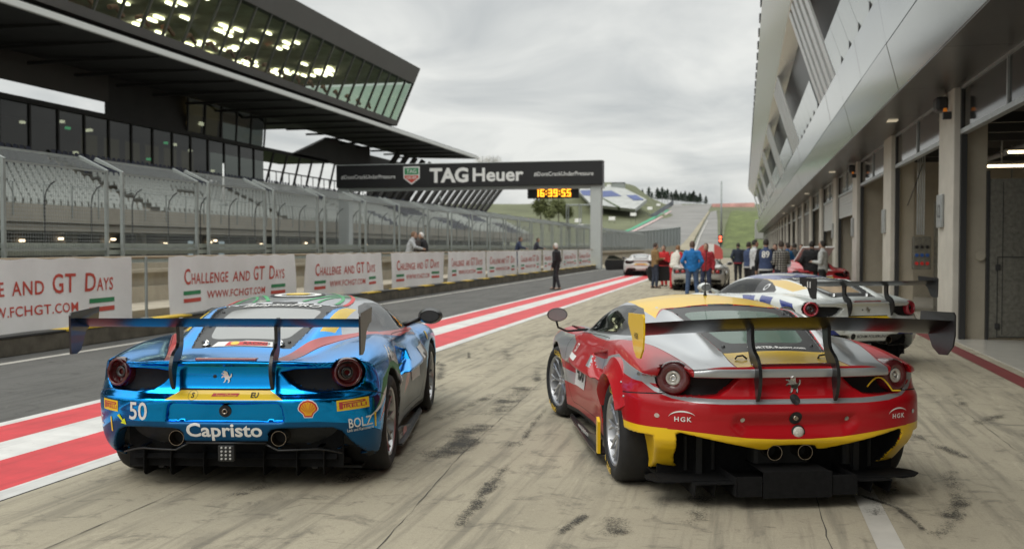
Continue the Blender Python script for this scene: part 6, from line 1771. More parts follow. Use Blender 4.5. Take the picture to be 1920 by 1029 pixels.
drape('road_line', [(1301, 474), (1310, 448), (1326, 415)], [(1304, 474), (1312, 448), (1327, 415)], PWA, .40)
# red and white barrier and grey wall at the top of the road
def wall_px(name, pts, h, d, m, label, cat, th=.4, base=0):
    o = empty(name, world(pts[0][0], pts[0][1], d), 0, label, cat)
    mb = MB()
    for a, b in zip(pts[:-1], pts[1:]):
        pa, pb = Vector(world(a[0], a[1], d)) - o.location, Vector(world(b[0], b[1], d)) - o.location
        t = (pb - pa).cross(Vector((0, 0, 1))).normalized() * th
        vs = [pa, pb, pb + t, pa + t]; vs = vs + [v + Vector((0, 0, h)) for v in vs]
        mb.add(vs, [(0, 3, 2, 1), (4, 5, 6, 7), (0, 1, 5, 4), (1, 2, 6, 5), (2, 3, 7, 6), (3, 0, 4, 7)])
    mb.build('panel', m, o); return o
wall_px('barrier', [(1334, 393), (1414, 391)], 3.2, 560, mat('faded_red_hoarding', (.62, .33, .30), .7, var=.3, vscale=.15), 'long faded red hoarding at the top of the pit exit road', 'barrier')
wall_px('barrier', [(1345, 402), (1420, 399)], 2.6, 545, mat('grey_barrier', (.22, .24, .24), .7), 'grey barrier below the long red hoarding on the hill', 'barrier')
wall_px('barrier', [(1175, 436), (1225, 409), (1262, 385)], 2.2, 430, mat('dark_guard_rail', (.13, .14, .16), .6, var=.4, vscale=.3), 'dark guard rail running up the left side of the hill track', 'barrier')
for (x, y, w_) in ((1147, 410, 12), (1187, 402, 11), (1218, 390, 9), (1234, 383, 7), (1084, 414, 13)):
    d = 380; o = empty('sign_board', world(x, y + 3, d), R(-2), 'small white advertising board on the left slope of the hill', 'sign', 'white boards on the slope'); s_ = w_ * d / 1880
    mb = MB(); mb.bbox(-s_ / 2, s_ / 2, 0, .2, 0, s_ * .55, .03); mb.build('board', BANN, o); mb = MB(); mb.box(-s_ * .4, -s_ * .36, .21, .3, -3, s_ * .4); mb.box(s_ * .36, s_ * .4, .21, .3, -3, s_ * .4); mb.build('leg', DKFR, o)
# bright bank and annex at the end of the pit building
mb = MB(); pts = [(3.2, 230, 0), (30, 225, 0), (60, 240, 0), (3.5, 262, 0), (3.5, 262, 7.5), (30, 262, 10.5), (60, 262, 12)]
nx_ = 16; vs = []
for j in range(9):
    for i in range(nx_ + 1):
        t = i / nx_; s_ = j / 8; x = -5.4 + 50 * t ** 1.6; y = 212 + 70 * s_; vs.append((x, y, 11.5 * sstep(0, 1, s_) * sstep(0, .10, t) + .25 * math.sin(i * 2.1 + j) * (t > .05)))
mb.add(vs, [(j * (nx_ + 1) + i, j * (nx_ + 1) + i + 1, (j + 1) * (nx_ + 1) + i + 1, (j + 1) * (nx_ + 1) + i) for j in range(8) for i in range(nx_)])
tag(mb.build('bank', mat('bright_grass', (.10, .125, .04), .95, var=.35, vscale=.3), smooth=True), kind='structure')
AN = empty('annex', (3.4, 214, 0), 0, 'low pale concrete annex with flat roof beyond the pit building', 'building')
mb = MB(); mb.bbox(.6, 14, 0, 9, 0, 3.2, .05); mb.build('wall', WALLB, AN); mb = MB(); mb.bbox(-1.2, 15, -2, 10, 3.21, 7.2, .1); mb.build('roof', mat('annex_roof', (.30, .30, .28), .6), AN)
# light mast, pole, traffic light, round sign
def mast(name, px, py0, py1, d, r, label, cat='mast', m=None):
    a, b = world(px, py0, d), world(px, py1, d); o = empty(name, a, 0, label, cat); mb = MB(); mb.tube([(0, 0, 0), (0, 0, b[2] - a[2])], [r, r * .6], 8); mb.build('pole', m or FSTEEL, o, smooth=True)
    mb = MB(); mb.bbox(-r * 2.2, r * 2.2, -r * 2.2, r * 2.2, -.02, .06, .01); mb.build('base', FSTEEL, o); return o
m1 = mast('light_mast', 1352, 462, 340, 150, .17, 'tall thin grey mast standing at the pit exit'); 
TLp = world(1350.5, 453, 110); TL = empty('traffic_light', (TLp[0], TLp[1], 0), 0, 'small traffic light showing red at the end of the pit lane', 'traffic light')
mb = MB(); mb.bbox(-.22, .22, -.12, .12, TLp[2] - .25, TLp[2] + .75, .04); mb.build('housing', MATTE, TL); mb = MB(); mb.tube([(0, 0, 0), (0, 0, TLp[2] - .25)], .05, 8); mb.build('pole', DKFR, TL)
for z, m_ in ((.48, 0), (.12, 0)):
    mb = MB(); mb.lathe([(0, -.15), (.12, -.14), (.14, -.12)], 16, axis='y', c=(0, 0, TLp[2] + z)); mb.build('lamp', mat('red_signal', (.9, .08, .04), .3, emit=(1, .09, .04), estr=3.5) if z > .4 else bpy.data.materials['red_signal'], TL)
sp = world(1331, 478, 75); RS = empty('barrier_sign', (sp[0], sp[1], 0), 0, 'rounded red and white striped board standing behind the parked cars', 'sign')
mb = MB(); oc = [(.95 * math.cos(R(a)), .95 * math.sin(R(a))) for a in range(0, 181, 18)] + [(-.95, -.6), (.95, -.6)]
mb.prism(oc, lambda u, v, t: (u, t, 1.15 + v * .75), 0, .06); mb.build('board', mat('board_red', (.55, .10, .09), .6), RS)
mb = MB(); mb.box(-.30, .30, -.006, -.001, .72, 1.84); mb.build('white_stripe', WHITE, RS); mb = MB(); mb.box(-.6, -.5, .07, .13, 0, 1.2); mb.box(.5, .6, .07, .13, 0, 1.2); mb.build('leg', DKFR, RS)
mast('light_mast', 826, 380, 368, 90, .06, 'short lamp pole rising behind the catch fence', m=FSTEEL)
mast('light_mast', 420, 385, 307, 34, .05, 'thin white pole standing in the grandstand seats', m=WSTRIP)
# curved grey fence beyond the gantry
CF = empty('curved_fence', world(1180, 470, 130), 0, 'grey curved slatted fence between the gantry and the hill track', 'fence')
def cfp(t, top):
    px = 1118 + 157 * t; py = (436 + 2 * t - 12 * t * t) if top else (477 - 14 * t - 4 * t * t); return Vector(world(px, py, 118 + 55 * t)) - CF.location
mb = MB(); n_ = 26
for i in range(n_):
    a, b, c, d_ = cfp(i / n_, 0), cfp((i + 1) / n_, 0), cfp((i + 1) / n_, 1), cfp(i / n_, 1); k = Vector((0, .08, 0))
    mb.add([a, b, c, d_, a + k, b + k, c + k, d_ + k], [(0, 1, 2, 3), (7, 6, 5, 4), (0, 4, 5, 1), (2, 6, 7, 3)])
mb.build('panel', glass('fence_screen', (.80, .83, .82), .45, .6, (.30, .32, .32)), CF)
for i in range(n_ + 1):
    a, b = cfp(i / n_, 0), cfp(i / n_, 1); mb = MB(); mb.tube([a + Vector((0, -.1, 0)), b + Vector((0, -.1, 0))], .09, 6); mb.build('post', FSTEEL, CF)
mb = MB(); mb.tube([cfp(i / n_, 1) for i in range(n_ + 1)], .10, 6); mb.build('top_rail', FSTEEL, CF)
CW = empty('low_wall', world(1180, 480, 120), 0, 'low concrete wall carrying the curved grey fence', 'wall'); mb = MB()
for i in range(n_):
    a, b = cfp(i / n_, 0) + CF.location - CW.location, cfp((i + 1) / n_, 0) + CF.location - CW.location; z0 = -CW.location.z
    mb.add([(a.x, a.y - .3, z0), (b.x, b.y - .3, z0), (b.x, b.y - .3, b.z), (a.x, a.y - .3, a.z), (a.x, a.y + .3, z0), (b.x, b.y + .3, z0), (b.x, b.y + .3, b.z), (a.x, a.y + .3, a.z)], [(0, 1, 2, 3), (7, 6, 5, 4), (3, 2, 6, 7), (0, 4, 5, 1)])
mb.build('wall', WALLB, CW)
# scaffold tower by the gantry
SC = empty('scaffold_tower', world(1086, 478, 96), 0, 'open steel scaffold tower left of the right gantry column', 'scaffold')
mb = MB()
for x in (-1.25, 0, 1.25):
    for y in (0, 1.2): mb.tube([(x, y, -1), (x, y, 4.9)], .05, 6)
for z in (1.0, 2.9, 4.8):
    for y in (0, 1.2): mb.tube([(-1.25, y, z), (1.25, y, z)], .045, 6)
    for x in (-1.25, 1.25): mb.tube([(x, 0, z), (x, 1.2, z)], .045, 6)
mb.build('frame', FSTEEL, SC, recalc=False); mb = MB(); mb.bbox(-.45, .45, -.12, -.04, 2.55, 2.95, .02); mb.build('notice', BANN, SC)
# grandstand on the hill
HG = empty('hill_grandstand', world(1150, 392, 420), R(0), 'open hillside grandstand with blocks of white and blue seats', 'grandstand')
SEATF = mat('far_pale_seats', (.36, .37, .355), .8, var=.2, vscale=.3); SEATFB = mat('far_blue_seats', (.075, .10, .22), .8, var=.2, vscale=.3)
def hq(name, pts, m, d0=420, depth=True):
    mb = MB(); P_ = [Vector(world(px, py, d0 + (395 - py) * 1.25 - 12)) - HG.location for px, py in pts]; n = len(P_)
    mb.add(P_ + [p + Vector((0, 2, -1.2)) for p in P_], [tuple(range(n)), tuple(range(2 * n - 1, n - 1, -1))] + [(i, n + i, n + (i + 1) % n, (i + 1) % n) for i in range(n)]); return mb.build(name, m, HG)
hq('seat_block', [(1078, 352), (1108, 383), (1190, 392), (1212, 374), (1172, 354), (1140, 350)], SEATF)
for pts in ([(1087, 358), (1108, 357), (1112, 368), (1093, 367)], [(1118, 360), (1146, 358), (1165, 368), (1128, 370)], [(1174, 367), (1192, 366), (1207, 375), (1188, 376)]): hq('blue_seat_block', [(a, b - .6) for a, b in pts], SEATFB, 418.5)
hq('stair', [(1127, 371), (1130, 371), (1162, 388), (1158, 388)], GRASSD, 418.5)
HB = empty('control_cabin', world(1158, 354, 470), 0, 'small grey cabin on top of the hillside grandstand', 'building'); mb = MB(); mb.bbox(-3, 3, 0, 4, 0, 2.6, .05); mb.build('wall', mat('cabin_grey', (.28, .30, .29), .7), HB); mb = MB(); mb.bbox(-3.2, 3.2, -.2, 4.2, 2.61, 2.9, .04); mb.build('roof', DKFR, HB); mb = MB(); mb.bbox(-5.2, -3.3, 0, 2, 0, 2.0, .1); mb.build('side_box', WHITE, HB)
# trees
LEAF = mat('pine_foliage', (.022, .040, .024), .9, var=.5, vscale=1.2); LEAFL = mat('spring_foliage', (.12, .135, .05), .9, var=.45, vscale=.8); BARE = mat('pale_bare_twigs', (.36, .34, .29), .9); BARK = mat('bark', (.07, .055, .04), .9)
def tree(px, py, d, h, kind, label, cat='tree', group=None, seed=0):
    rnd = random.Random(seed); p = world(px, py, d); o = empty('pine_tree' if kind == 'pine' else 'tree', p, rnd.random() * 6, label, cat, group)
    mb = MB(); mb.tube([(0, 0, -1), (.05 * h * .2, 0, h * .5), (0, 0, h * .92)], [h * .022, h * .014, h * .004], 6); 
    for q in range(5):
        a = rnd.random() * 6; z = h * rnd.uniform(.3, .7); mb.tube([(0, 0, z), (h * .16 * math.cos(a), h * .16 * math.sin(a), z + h * .12)], [h * .009, h * .003], 5)
    mb.build('trunk', BARK, o)
    mb = MB(); n = 620 if kind == 'pine' else 900
    for q in range(n):
        if kind == 'pine':
            t = rnd.random() ** .8; z = h * (.12 + .88 * t); rr = h * .36 * (1 - t) ** .7 * (.75 + .35 * math.sin(t * 26)) * math.sqrt(rnd.random()) + .05; s = h * .045
        else:
            a_, b_ = rnd.random() * 6.28, rnd.uniform(-1, 1); k = rnd.random() ** .4; cl = rnd.randint(0, 5); z = h * (.60 + .30 * b_ * k) + h * .06 * math.sin(cl * 2.1); rr = h * .34 * math.sqrt(max(0, 1 - (b_ * k) ** 2)) * k * (.8 + .2 * math.sin(cl * 1.7)); s = h * .038
        a = rnd.random() * 6.283; c = Vector((rr * math.cos(a), rr * math.sin(a), z)); u = Vector((rnd.gauss(0, 1), rnd.gauss(0, 1), rnd.gauss(0, .6))).normalized(); v = u.orthogonal().normalized()
        if kind == 'bare': s *= .35; mb.add([c + u * s * 5, c + v * s * .25, c - u * s * 5, c - v * s * .25], [(0, 1, 2, 3)])
        else: mb.add([c + u * s, c + v * s * .7, c - u * s, c - v * s * .7], [(0, 1, 2, 3)])
    mb.build('crown', {'pine': LEAF, 'leaf': LEAFL, 'bare': BARE}[kind], o, recalc=False)
for k, (px, w_) in enumerate(((1204, 17), (1216, 22), (1232, 22), (1241, 24), (1251, 22), (1258, 17), (1267, 21), (1276, 18), (1284, 20), (1292, 19), (1300, 22), (1312, 19), (1323, 15), (1246, 19), (1271, 15), (1305, 15), (1288, 14), (1236, 17), (1263, 16), (1280, 16), (1296, 17), (1222, 14), (1308, 13))):
    base = 372 + (px - 1204) * .085; tree(px, base + 1.5, 610 + 3 * (k % 5), w_ * 1.08 * 610 / 1880, 'pine', 'dark pine on the skyline above the hill track', 'tree', 'pines along the skyline', k)
for k, (px, py, h_) in enumerate(((1014, 420, 5), (1030, 424, 4), (1047, 418, 5), (1064, 422, 4))): tree(px, py, 170 + 8 * k, h_, 'leaf', 'leafy spring tree beyond the grandstand under the gantry', 'tree', 'spring trees beyond the grandstand', 50 + k)
for k, (px, py) in enumerate(((905, 345), (925, 345))): tree(px, py, 230, 7, 'bare', 'pale bare tree top showing above the gantry sign', 'tree', 'bare trees behind the gantry', 80 + k)

# ---------------------------------------------------------------- cars further off
WH2 = mat('white_paint', (.62, .62, .60), .3, coat=.6, inner=(.012, .012, .013)); RD2 = mat('bright_red_paint', (.55, .03, .04), .3, coat=.6, inner=(.012, .012, .013)); SILC = mat('pale_grey_paint', (.50, .50, .47), .3, .2, coat=.6, inner=(.012, .012, .013))
WM3 = WM2
def simple_livery(stripes):
    def f(S):
        for view, poly, p in stripes: S.both(view, poly, paint=p)
    return f
def mid_car(loc, head, label, paint, extra, livery):
    root = place_car('race_car', loc, head, label)
    S = challenge_car(root, dict(extra, base=paint), 'base', livery, .040, WM3, doors=False)
    for sg in (-1, 1):
        tail_light_challenge(S, root, sg, REDDARK, REDDARK)
        mb = MB(); mb.lathe([(.040, .12), (.047, .0), (.054, -.012), (.056, .12)], 16, axis='x', c=(-.78, sg * .335, .362)); mb.build('exhaust_pipe', PIPE, root, smooth=True)
    mb = MB(); mb.box(-.62, -.3, -.74, .74, .11, .23)
    for y in (-.6, -.3, 0, .3, .6): slab(mb, [(-.25, .085), (-.70, .085), (-.72, .25), (-.30, .2)], y, .01)
    mb.build('diffuser', DARK, root)
    for sg in (-1, 1): mirror_block(root, sg, BLACK, SCREENF)
    interior(root, MATTE, MATTE)
    return root, S
# white car with doors open on the stripes
r1, S1 = mid_car((-5.62, 56.3), 5, 'distant white race car with a black door open, standing at the end of the stripes', WH2, dict(red=RD2, green=GREENV), simple_livery([('left', [(-.2, .3), (2.6, .3), (2.6, .6), (.3, .55)], 'red')]))
mb = MB(); mb.bbox(-.95, -.65, -.92, .92, .98, 1.0, .008); mb.build('rear_wing', WH2, r1)
mb = MB(); slab(mb, [(-.72, .86), (-.80, .86), (-.84, .98), (-.76, .98)], .4, .02); slab(mb, [(-.72, .86), (-.80, .86), (-.84, .98), (-.76, .98)], -.4, .02); mb.build('wing_strut', BLACK, r1)
t = MB(); S1.text(t, 'rear', 'Challenge', 0, .645, .10, 0, bold=.02); t.build('lettering', REDV, r1)
def open_door(root, sg, ang, x0=2.15):
    o = bpy.data.objects.new('open_door', None); COL.objects.link(o); o.parent = root; o.location = (x0, sg * .88, .25); o.rotation_euler = (0, 0, sg * ang)
    mb = MB(); poly = rpoly([(0, .05), (-1.25, .0), (-1.38, .35), (-1.30, .62), (-.1, .60)], .08)
    mb.prism(poly, lambda u, v, t: (u, t, v), -.05, .05); mb.build('door_shell', MATTE, o)
    mb = MB(); mb.prism([(-.15, .62), (-1.28, .64), (-1.10, .86), (-.75, .86)], lambda u, v, t: (u, t, v), -.01, .01); mb.build('door_window', SCREEN, o)
    return o
open_door(r1, 1, R(-62))
# silver-white older car with round lamps
r2 = place_car('race_car', (-1.62, 37.6), -2.5, 'older pale race car with round twin tail lamps parked behind the people')
shape, P_, Q_ = car_mesh('old', .035)
S = Skin(shape, P_, Q_, dict(base=SILC, trim=BLACK, glass=SCREEN, rear_glass=PLEX, screen_frame=SCREENF, gap=GAP_SHADOW, grille=MESHM, dark=MATTE), 'base')
S.where(wells(.86), paint='dark'); S.where(lambda c, n, p: (c[:, 2] < .19) | (n[:, 2] < -.75) & (c[:, 2] < .3), paint='dark')
S.both('rear', rpoly([(.36, .62), (.86, .62), (.88, .78), (.34, .78)], .04), paint='dark', part='lamp_panel')
S.both('rear', rpoly([(.50, .30), (.84, .30), (.86, .42), (.46, .42)], .05), paint='grille', part='vent')
S.cut('rear', [(-.42, .06), (.42, .06), (.36, .34), (-.36, .34)], paint='dark', part='diffuser'); S.cut('rear', [(-.34, .62), (.34, .62), (.34, .74), (-.34, .74)], paint='dark')
S.both('rear', [(.44, .46), (.82, .46), (.82, .475), (.44, .475)], paint='dark')
carve_parts(S, False); S.bake(r2); common_bits(r2, S, 'challenge', WM3); interior(r2, MATTE, MATTE)
for sg in (-1, 1):
    for y in (.50, .72):
        x = float(shape.xr(np.array(y), np.array(.70))); mb = MB(); mb.lathe([(0, -.02), (.04, -.02), (.068, -.012), (.072, .02)], 20, axis='x', c=(x, sg * y, .70)); mb.build('tail_light', REDL, r2, smooth=True)
    mirror_block(r2, sg, SILC, SCREENF)
    for y in (.10, .22): mb = MB(); mb.lathe([(.036, .1), (.04, -.02), (.046, -.02), (.048, .1)], 14, axis='x', c=(-.78, sg * y, .30)); mb.build('exhaust_pipe', PIPE, r2, smooth=True)
open_door(r2, 1, R(-70))
r3, S3 = mid_car((1.35, 49.5), 8, 'distant white race car with red flank stripes beyond the older pale car', WH2, dict(red=RD2, green=GREENV), simple_livery([('left', [(-.4, .3), (2.9, .3), (2.9, .62), (.3, .70)], 'red'), ('rear', [(.2, .5), (.9, .5), (.9, .6), (.2, .6)], 'red')]))
r4, S4 = mid_car((2.2, 33.0), 12, 'distant red race car with white stripes and raised tail lid by the garages', RD2, dict(white=WHITE), simple_livery([('top', [(-.8, .08), (3.5, .08), (3.5, .30), (-.8, .30)], 'white')]))
mb = MB(); mb.prism([(.70, 1.12), (.74, 1.15), (-.30, 1.62), (-.34, 1.58)], lambda u, v, t: (u, t, v), -.50, .50); mb.build('raised_lid', WHITE, r4)
mb = MB(); mb.tube([(-.1, .4, .95), (-.05, .42, 1.48)], .015, 6); mb.build('lid_strut', DKFR, r4)
# ---------------------------------------------------------------- people
SKIN = mat('skin', (.42, .26, .19), .6, var=.08, vscale=9)
EYE = mat('eye_dark', (.02, .018, .016), .3); LIP = mat('lips', (.32, .13, .11), .6)
def cap(P, a, b, ra, rb):
    """distance to a tapered limb"""
    a, b = np.asarray(a, float), np.asarray(b, float); ab = b - a; t = np.clip(((P - a) @ ab) / (ab @ ab + 1e-9), 0, 1)
    return np.linalg.norm(P - a - t[..., None] * ab, axis=-1) - (ra + (rb - ra) * t)
def fwd(pose):
    """joint positions for a 1.78 m figure facing +y, x to its right"""
    J = {}; lean = pose.get('lean', 0); cx_ = math.sin(R(lean)); cz_ = math.cos(R(lean)); hip = pose.get('hip', .94)
    J['pel'] = (0, 0, hip)
    def up(x, y, z): return (x, y + z * cx_, hip + z * cz_)
    J['waist'] = up(0, 0, .16); J['chest'] = up(0, .0, .36); J['neck'] = up(0, .0, .54); J['nb'] = up(0, .015, .60)
    ht = pose.get('head', (0, 0)); J['head'] = (up(0, .03, .70)[0] + ht[0], up(0, .03, .70)[1] + ht[1], up(0, .03, .70)[2])
    for s, n in ((-1, 'l'), (1, 'r')):
        J['sh' + n] = up(s * .185, -.005, .475); J['hp' + n] = (s * .09, 0, hip - .04)
        st = pose.get('step', 0) * s
        J['kn' + n] = (s * (.095 + pose.get('wide', 0) * .5), .03 + st * .5, .50); J['an' + n] = (s * (.10 + pose.get('wide', 0)), -.02 + st, .09); J['to' + n] = (s * (.12 + pose.get('wide', 0)), .13 + st, .035)
        e, w_ = pose.get('arm' + n, pose.get('arms', 'hang')), None
        A = {'hang': ((s * .26, -.03, .17), (s * .27, .04, -.07)), 'pocket': ((s * .30, -.10, .20), (s * .20, .05, .0)), 'hips': ((s * .38, -.08, .22), (s * .17, .02, .06)), 'cross': ((s * .26, .08, .20), (s * -.04, .20, .24)),
             'fore': ((s * .25, .02, .18), (s * .16, .24, .20)), 'wall': ((s * .27, .16, .26), (s * .20, .42, .20)), 'up': ((s * .27, .10, .25), (s * .15, .18, .48)), 'swing': ((s * .25, -.02 - .16 * s, .19), (s * .26, .02 - .20 * s, -.03)), 'down': ((s * .25, .10, .20), (s * .18, .30, .05))}[e]
        J['el' + n] = up(*A[0]); J['wr' + n] = up(*A[1])
    return J
def person(px, py_feet, d, yaw, top, legs, hair, label, pose=None, H=1.76, zfoot=0.0, pos=None, hairlen=0, group=None, topmat=None, build=1.0, sleeves=None, shoes=(.03, .028, .026), hem=None, number=None, cap_col=None):
    pose = pose or {}
    p = pos or world(px, 463 + CAM_H * 1880 / d, d)
    J = {k: np.array(v) for k, v in fwd(pose).items()}; sc_ = H / 1.78
    root = empty('person', (p[0], p[1], zfoot), R(yaw), label, 'person', group)
    sw = build
    def torso(P, off=0):
        q = P.copy(); q[..., 1] = (q[..., 1] - J['pel'][1]) 
        t = np.clip((P[..., 2] - J['pel'][2]) / (J['neck'][2] - J['pel'][2] + 1e-6), 0, 1)
        cy_ = J['pel'][1] + (J['neck'][1] - J['pel'][1]) * t
        rx = np.interp(t, [0, .22, .65, .88, 1], [.165, .150, .180, .172, .07]) * sw; ry = np.interp(t, [0, .22, .65, .9, 1], [.115, .105, .125, .10, .06]) * sw
        lo, hi = J['pel'][2] - .10, J['neck'][2]
        e = np.sqrt((P[..., 0] / rx) ** 2 + ((P[..., 1] - cy_) / ry) ** 2)
        return smax(smax((e - 1) * np.minimum(rx, ry) - off, lo - off - P[..., 2], .05), P[..., 2] - hi - off * .5, .05)
    def arms(P, off=0, stop=None):
        a = 9.0
        for n in 'lr': a = smin(smin(a, cap(P, J['sh' + n], J['el' + n], .058 * sw + off, .045 * sw + off), .03), cap(P, J['el' + n], J['wr' + n], .044 * sw + off, .030 + off), .02)
        return a
    def legs_(P, off=0):
        a = 9.0
        for n in 'lr': a = np.minimum(a, smin(cap(P, J['hp' + n], J['kn' + n], .085 * sw + off, .058 * sw + off), cap(P, J['kn' + n], J['an' + n], .056 * sw + off, .040 + off), .03))
        return a
    hc = J['head']
    def head(P):
        q = P - hc; e = np.sqrt((q[..., 0] / .076) ** 2 + (q[..., 1] / .096) ** 2 + ((q[..., 2]) / .118) ** 2); h = (e - 1) * .08
        h = smin(h, cap(P, hc + [0, .04, -.06], hc + [0, .062, -.085], .045, .03), .03)
        h = smin(h, cap(P, hc + [0, .088, .015], hc + [0, .108, -.022], .008, .014), .012)
        for s in (-1, 1): h = smin(h, cap(P, hc + [s * .074, -.005, .02], hc + [s * .076, -.005, -.025], .012, .009), .006)
        return smin(h, cap(P, J['neck'] - [0, .01, .03], hc - [0, .015, .05], .058, .052), .03)
    def allF(x, y, z):
        P = np.stack(np.broadcast_arrays(x, y, z), -1).astype(float)
        b = smin(smin(smin(torso(P), arms(P), .05), legs_(P), .05), head(P), .03)
        for n in 'lr':
            d_ = J['wr' + n] - J['el' + n]; d_ = d_ / np.linalg.norm(d_); b = smin(b, cap(P, J['wr' + n], J['wr' + n] + d_ * .075, .028, .034), .015)
            b = smin(b, cap(P, J['an' + n] - [0, .03, .03], J['to' + n], .04, .034), .02)
        return b
    allp = np.array(list(J.values())); lo, hi = allp.min(0) - .22, allp.max(0) + .2
    def mesh(F, name, m, h, parent, extra=None, lo_=lo, hi_=hi):
        g = [np.arange(lo_[k], hi_[k], h) for k in range(3)]
        P_, Q_ = surface_nets(F, *g, newton=2, maxstep=h * .6)
        _, G = grad(F, P_); Nn = G / np.maximum(np.linalg.norm(G, axis=1), 1e-9)[:, None]
        P_ = P_ * sc_; fs = Q_.tolist(); fm = None; V = P_.tolist(); NN = Nn.tolist()
        if extra:
            fm = [0] * len(fs)
            for mb_, mi in extra:
                o = len(V); V += [[c * sc_ for c in v] for v in mb_.v]; NN += [[0, 0, 1]] * len(mb_.v); fs += [[i + o for i in f] for f in mb_.f]; fm += [mi] * len(mb_.f)
            me = np_mesh(name, V, fs, m, fm, None, parent)
            return me
        return np_mesh(name, V, fs, m, None, NN, parent)
    # fingers, eyes, mouth belong to the one body mesh
    fing = MB()
    for n, s in (('l', -1), ('r', 1)):
        d_ = Vector(J['wr' + n] - J['el' + n]).normalized(); side = d_.cross(Vector((0, 0, 1)));
        if side.length < .2: side = Vector((0, 1, 0))
        side.normalize(); nrm = side.cross(d_); k0 = Vector(J['wr' + n]) + d_ * .075
        for q, (o_, ln) in enumerate(((-.027, .062), (-.009, .075), (.010, .070), (.028, .055))):
            b0 = k0 + side * o_; fing.tube([b0 - d_ * .02, b0 + d_ * ln * .45, b0 + d_ * ln * .8 + nrm * .012 * s, b0 + d_ * ln + nrm * .028 * s], [.0105, .0095, .0085, .006], 5)
        t0 = Vector(J['wr' + n]) + d_ * .025 + side * .026; fing.tube([t0, t0 + side * .022 + d_ * .03, t0 + side * .024 + d_ * .06], [.012, .011, .008], 5)
    eyes = MB(); mouth = MB()
    for s in (-1, 1): eyes.ball((hc[0] + s * .032, hc[1] + .083, hc[2] + .018), .011, 6)
    mouth.tube([(hc[0] - .022, hc[1] + .090, hc[2] - .052), (hc[0], hc[1] + .096, hc[2] - .050), (hc[0] + .022, hc[1] + .090, hc[2] - .052)], .005, 4)
    mesh(allF, 'body', [SKIN, EYE, LIP], .024, root, [(fing, 0), (eyes, 1), (mouth, 2)])
    def cm(nm, c, r=.85): 
        key = nm + '_%d_%d_%d' % tuple(int(v * 999) for v in c); return bpy.data.materials.get(key) or mat(key, c, r, var=.22, vscale=14, bump=.25, bscale=35)
    wr = {n: J['wr' + n] for n in 'lr'}
    def jacketF(x, y, z):
        P = np.stack(np.broadcast_arrays(x, y, z), -1).astype(float); f = smin(torso(P, .020), arms(P, .014), .06)
        f = np.minimum(f, cap(P, J['neck'] - [0, .005, .03], J['nb'] - [0, 0, .02], .075, .066))
        fold = .004 * np.sin(P[..., 2] * 46 + 9 * P[..., 0]) * np.sin(P[..., 0] * 31 + P[..., 1] * 22)
        return f + fold
    if sleeves is None: mesh(jacketF, 'jacket', topmat or cm('fabric', top), .026, root)
    else:
        def vestF(x, y, z):
            P = np.stack(np.broadcast_arrays(x, y, z), -1).astype(float); return smin(torso(P, .021), cap(P, J['neck'] - [0, .005, .03], J['nb'] - [0, 0, .02], .075, .066), .01)
        def slF(x, y, z):
            P = np.stack(np.broadcast_arrays(x, y, z), -1).astype(float); return arms(P, .016)
        mesh(vestF, 'jacket', topmat or cm('fabric', top), .026, root); mesh(slF, 'sleeves', cm('fabric', sleeves), .026, root)
    if hem:
        def hemF(x, y, z):
            P = np.stack(np.broadcast_arrays(x, y, z), -1).astype(float); return np.maximum(torso(P, .026), np.abs(P[..., 2] - (J['pel'][2] - .07)) - .028)
        mesh(hemF, 'hem', cm('fabric', hem), .02, root)
    def trF(x, y, z):
        P = np.stack(np.broadcast_arrays(x, y, z), -1).astype(float); f = smin(legs_(P, .016), np.maximum(torso(P, .010), P[..., 2] - J['waist'][2]), .04)
        return np.maximum(f + .003 * np.sin(P[..., 2] * 38 + P[..., 0] * 20), .055 - P[..., 2])
    mesh(trF, 'trousers', cm('cloth', legs), .026, root)
    sh_ = MB()
    for n in 'lr':
        a, t_ = Vector(J['an' + n]), Vector(J['to' + n]); d_ = (t_ - a); d_.z = 0; d_.normalize(); o = MB()
        for q, (f_, wd, ht_) in enumerate(((-.06, .030, .075), (-.03, .040, .085), (.04, .042, .075), (.11, .046, .055), (.165, .040, .045), (.195, .018, .03))):
            c = Vector((a.x, a.y, 0)) + d_ * f_; s2 = Vector((-d_.y, d_.x, 0))
            o.v += [tuple(c + s2 * wd * math.cos(2 * math.pi * i / 10) + Vector((0, 0, max(.0, ht_ * .5 + ht_ * .5 * math.sin(2 * math.pi * i / 10))))) for i in range(10)]
        o.f = [(q * 10 + i, q * 10 + (i + 1) % 10, (q + 1) * 10 + (i + 1) % 10, (q + 1) * 10 + i) for q in range(5) for i in range(10)] + [tuple(range(9, -1, -1)), tuple(range(50, 60))]; o.m = [0] * len(o.f); o.v = [tuple(c * sc_ for c in v) for v in o.v]
        o.build('shoe', cm('shoe', shoes, .5), root, smooth=True)
    def hairF(x, y, z):
        P = np.stack(np.broadcast_arrays(x, y, z), -1).astype(float); q = P - hc
        e = np.sqrt((q[..., 0] / .085) ** 2 + ((q[..., 1] + .006) / .104) ** 2 + ((q[..., 2] - .006) / .126) ** 2); f = (e - 1) * .085
        f = f + .004 * np.sin(q[..., 0] * 90) * np.sin(q[..., 1] * 70 + q[..., 2] * 60)
        cut = np.maximum(q[..., 1] - .035 - .5 * (q[..., 2] - .05), -.045 - hairlen - q[..., 2] + .25 * np.maximum(q[..., 1], -.05))
        if hairlen: f = np.minimum(f, cap(P, hc + [0, -.05, -.02], hc + [0, -.075, -.05 - hairlen], .07, .05))
        return smax(f, cut, .015)
    mesh(hairF, 'hair', cm('hair', hair, .7), .018, root, lo_=np.array(hc) - [.13, .2, .2 + hairlen], hi_=np.array(hc) + [.13, .16, .18])
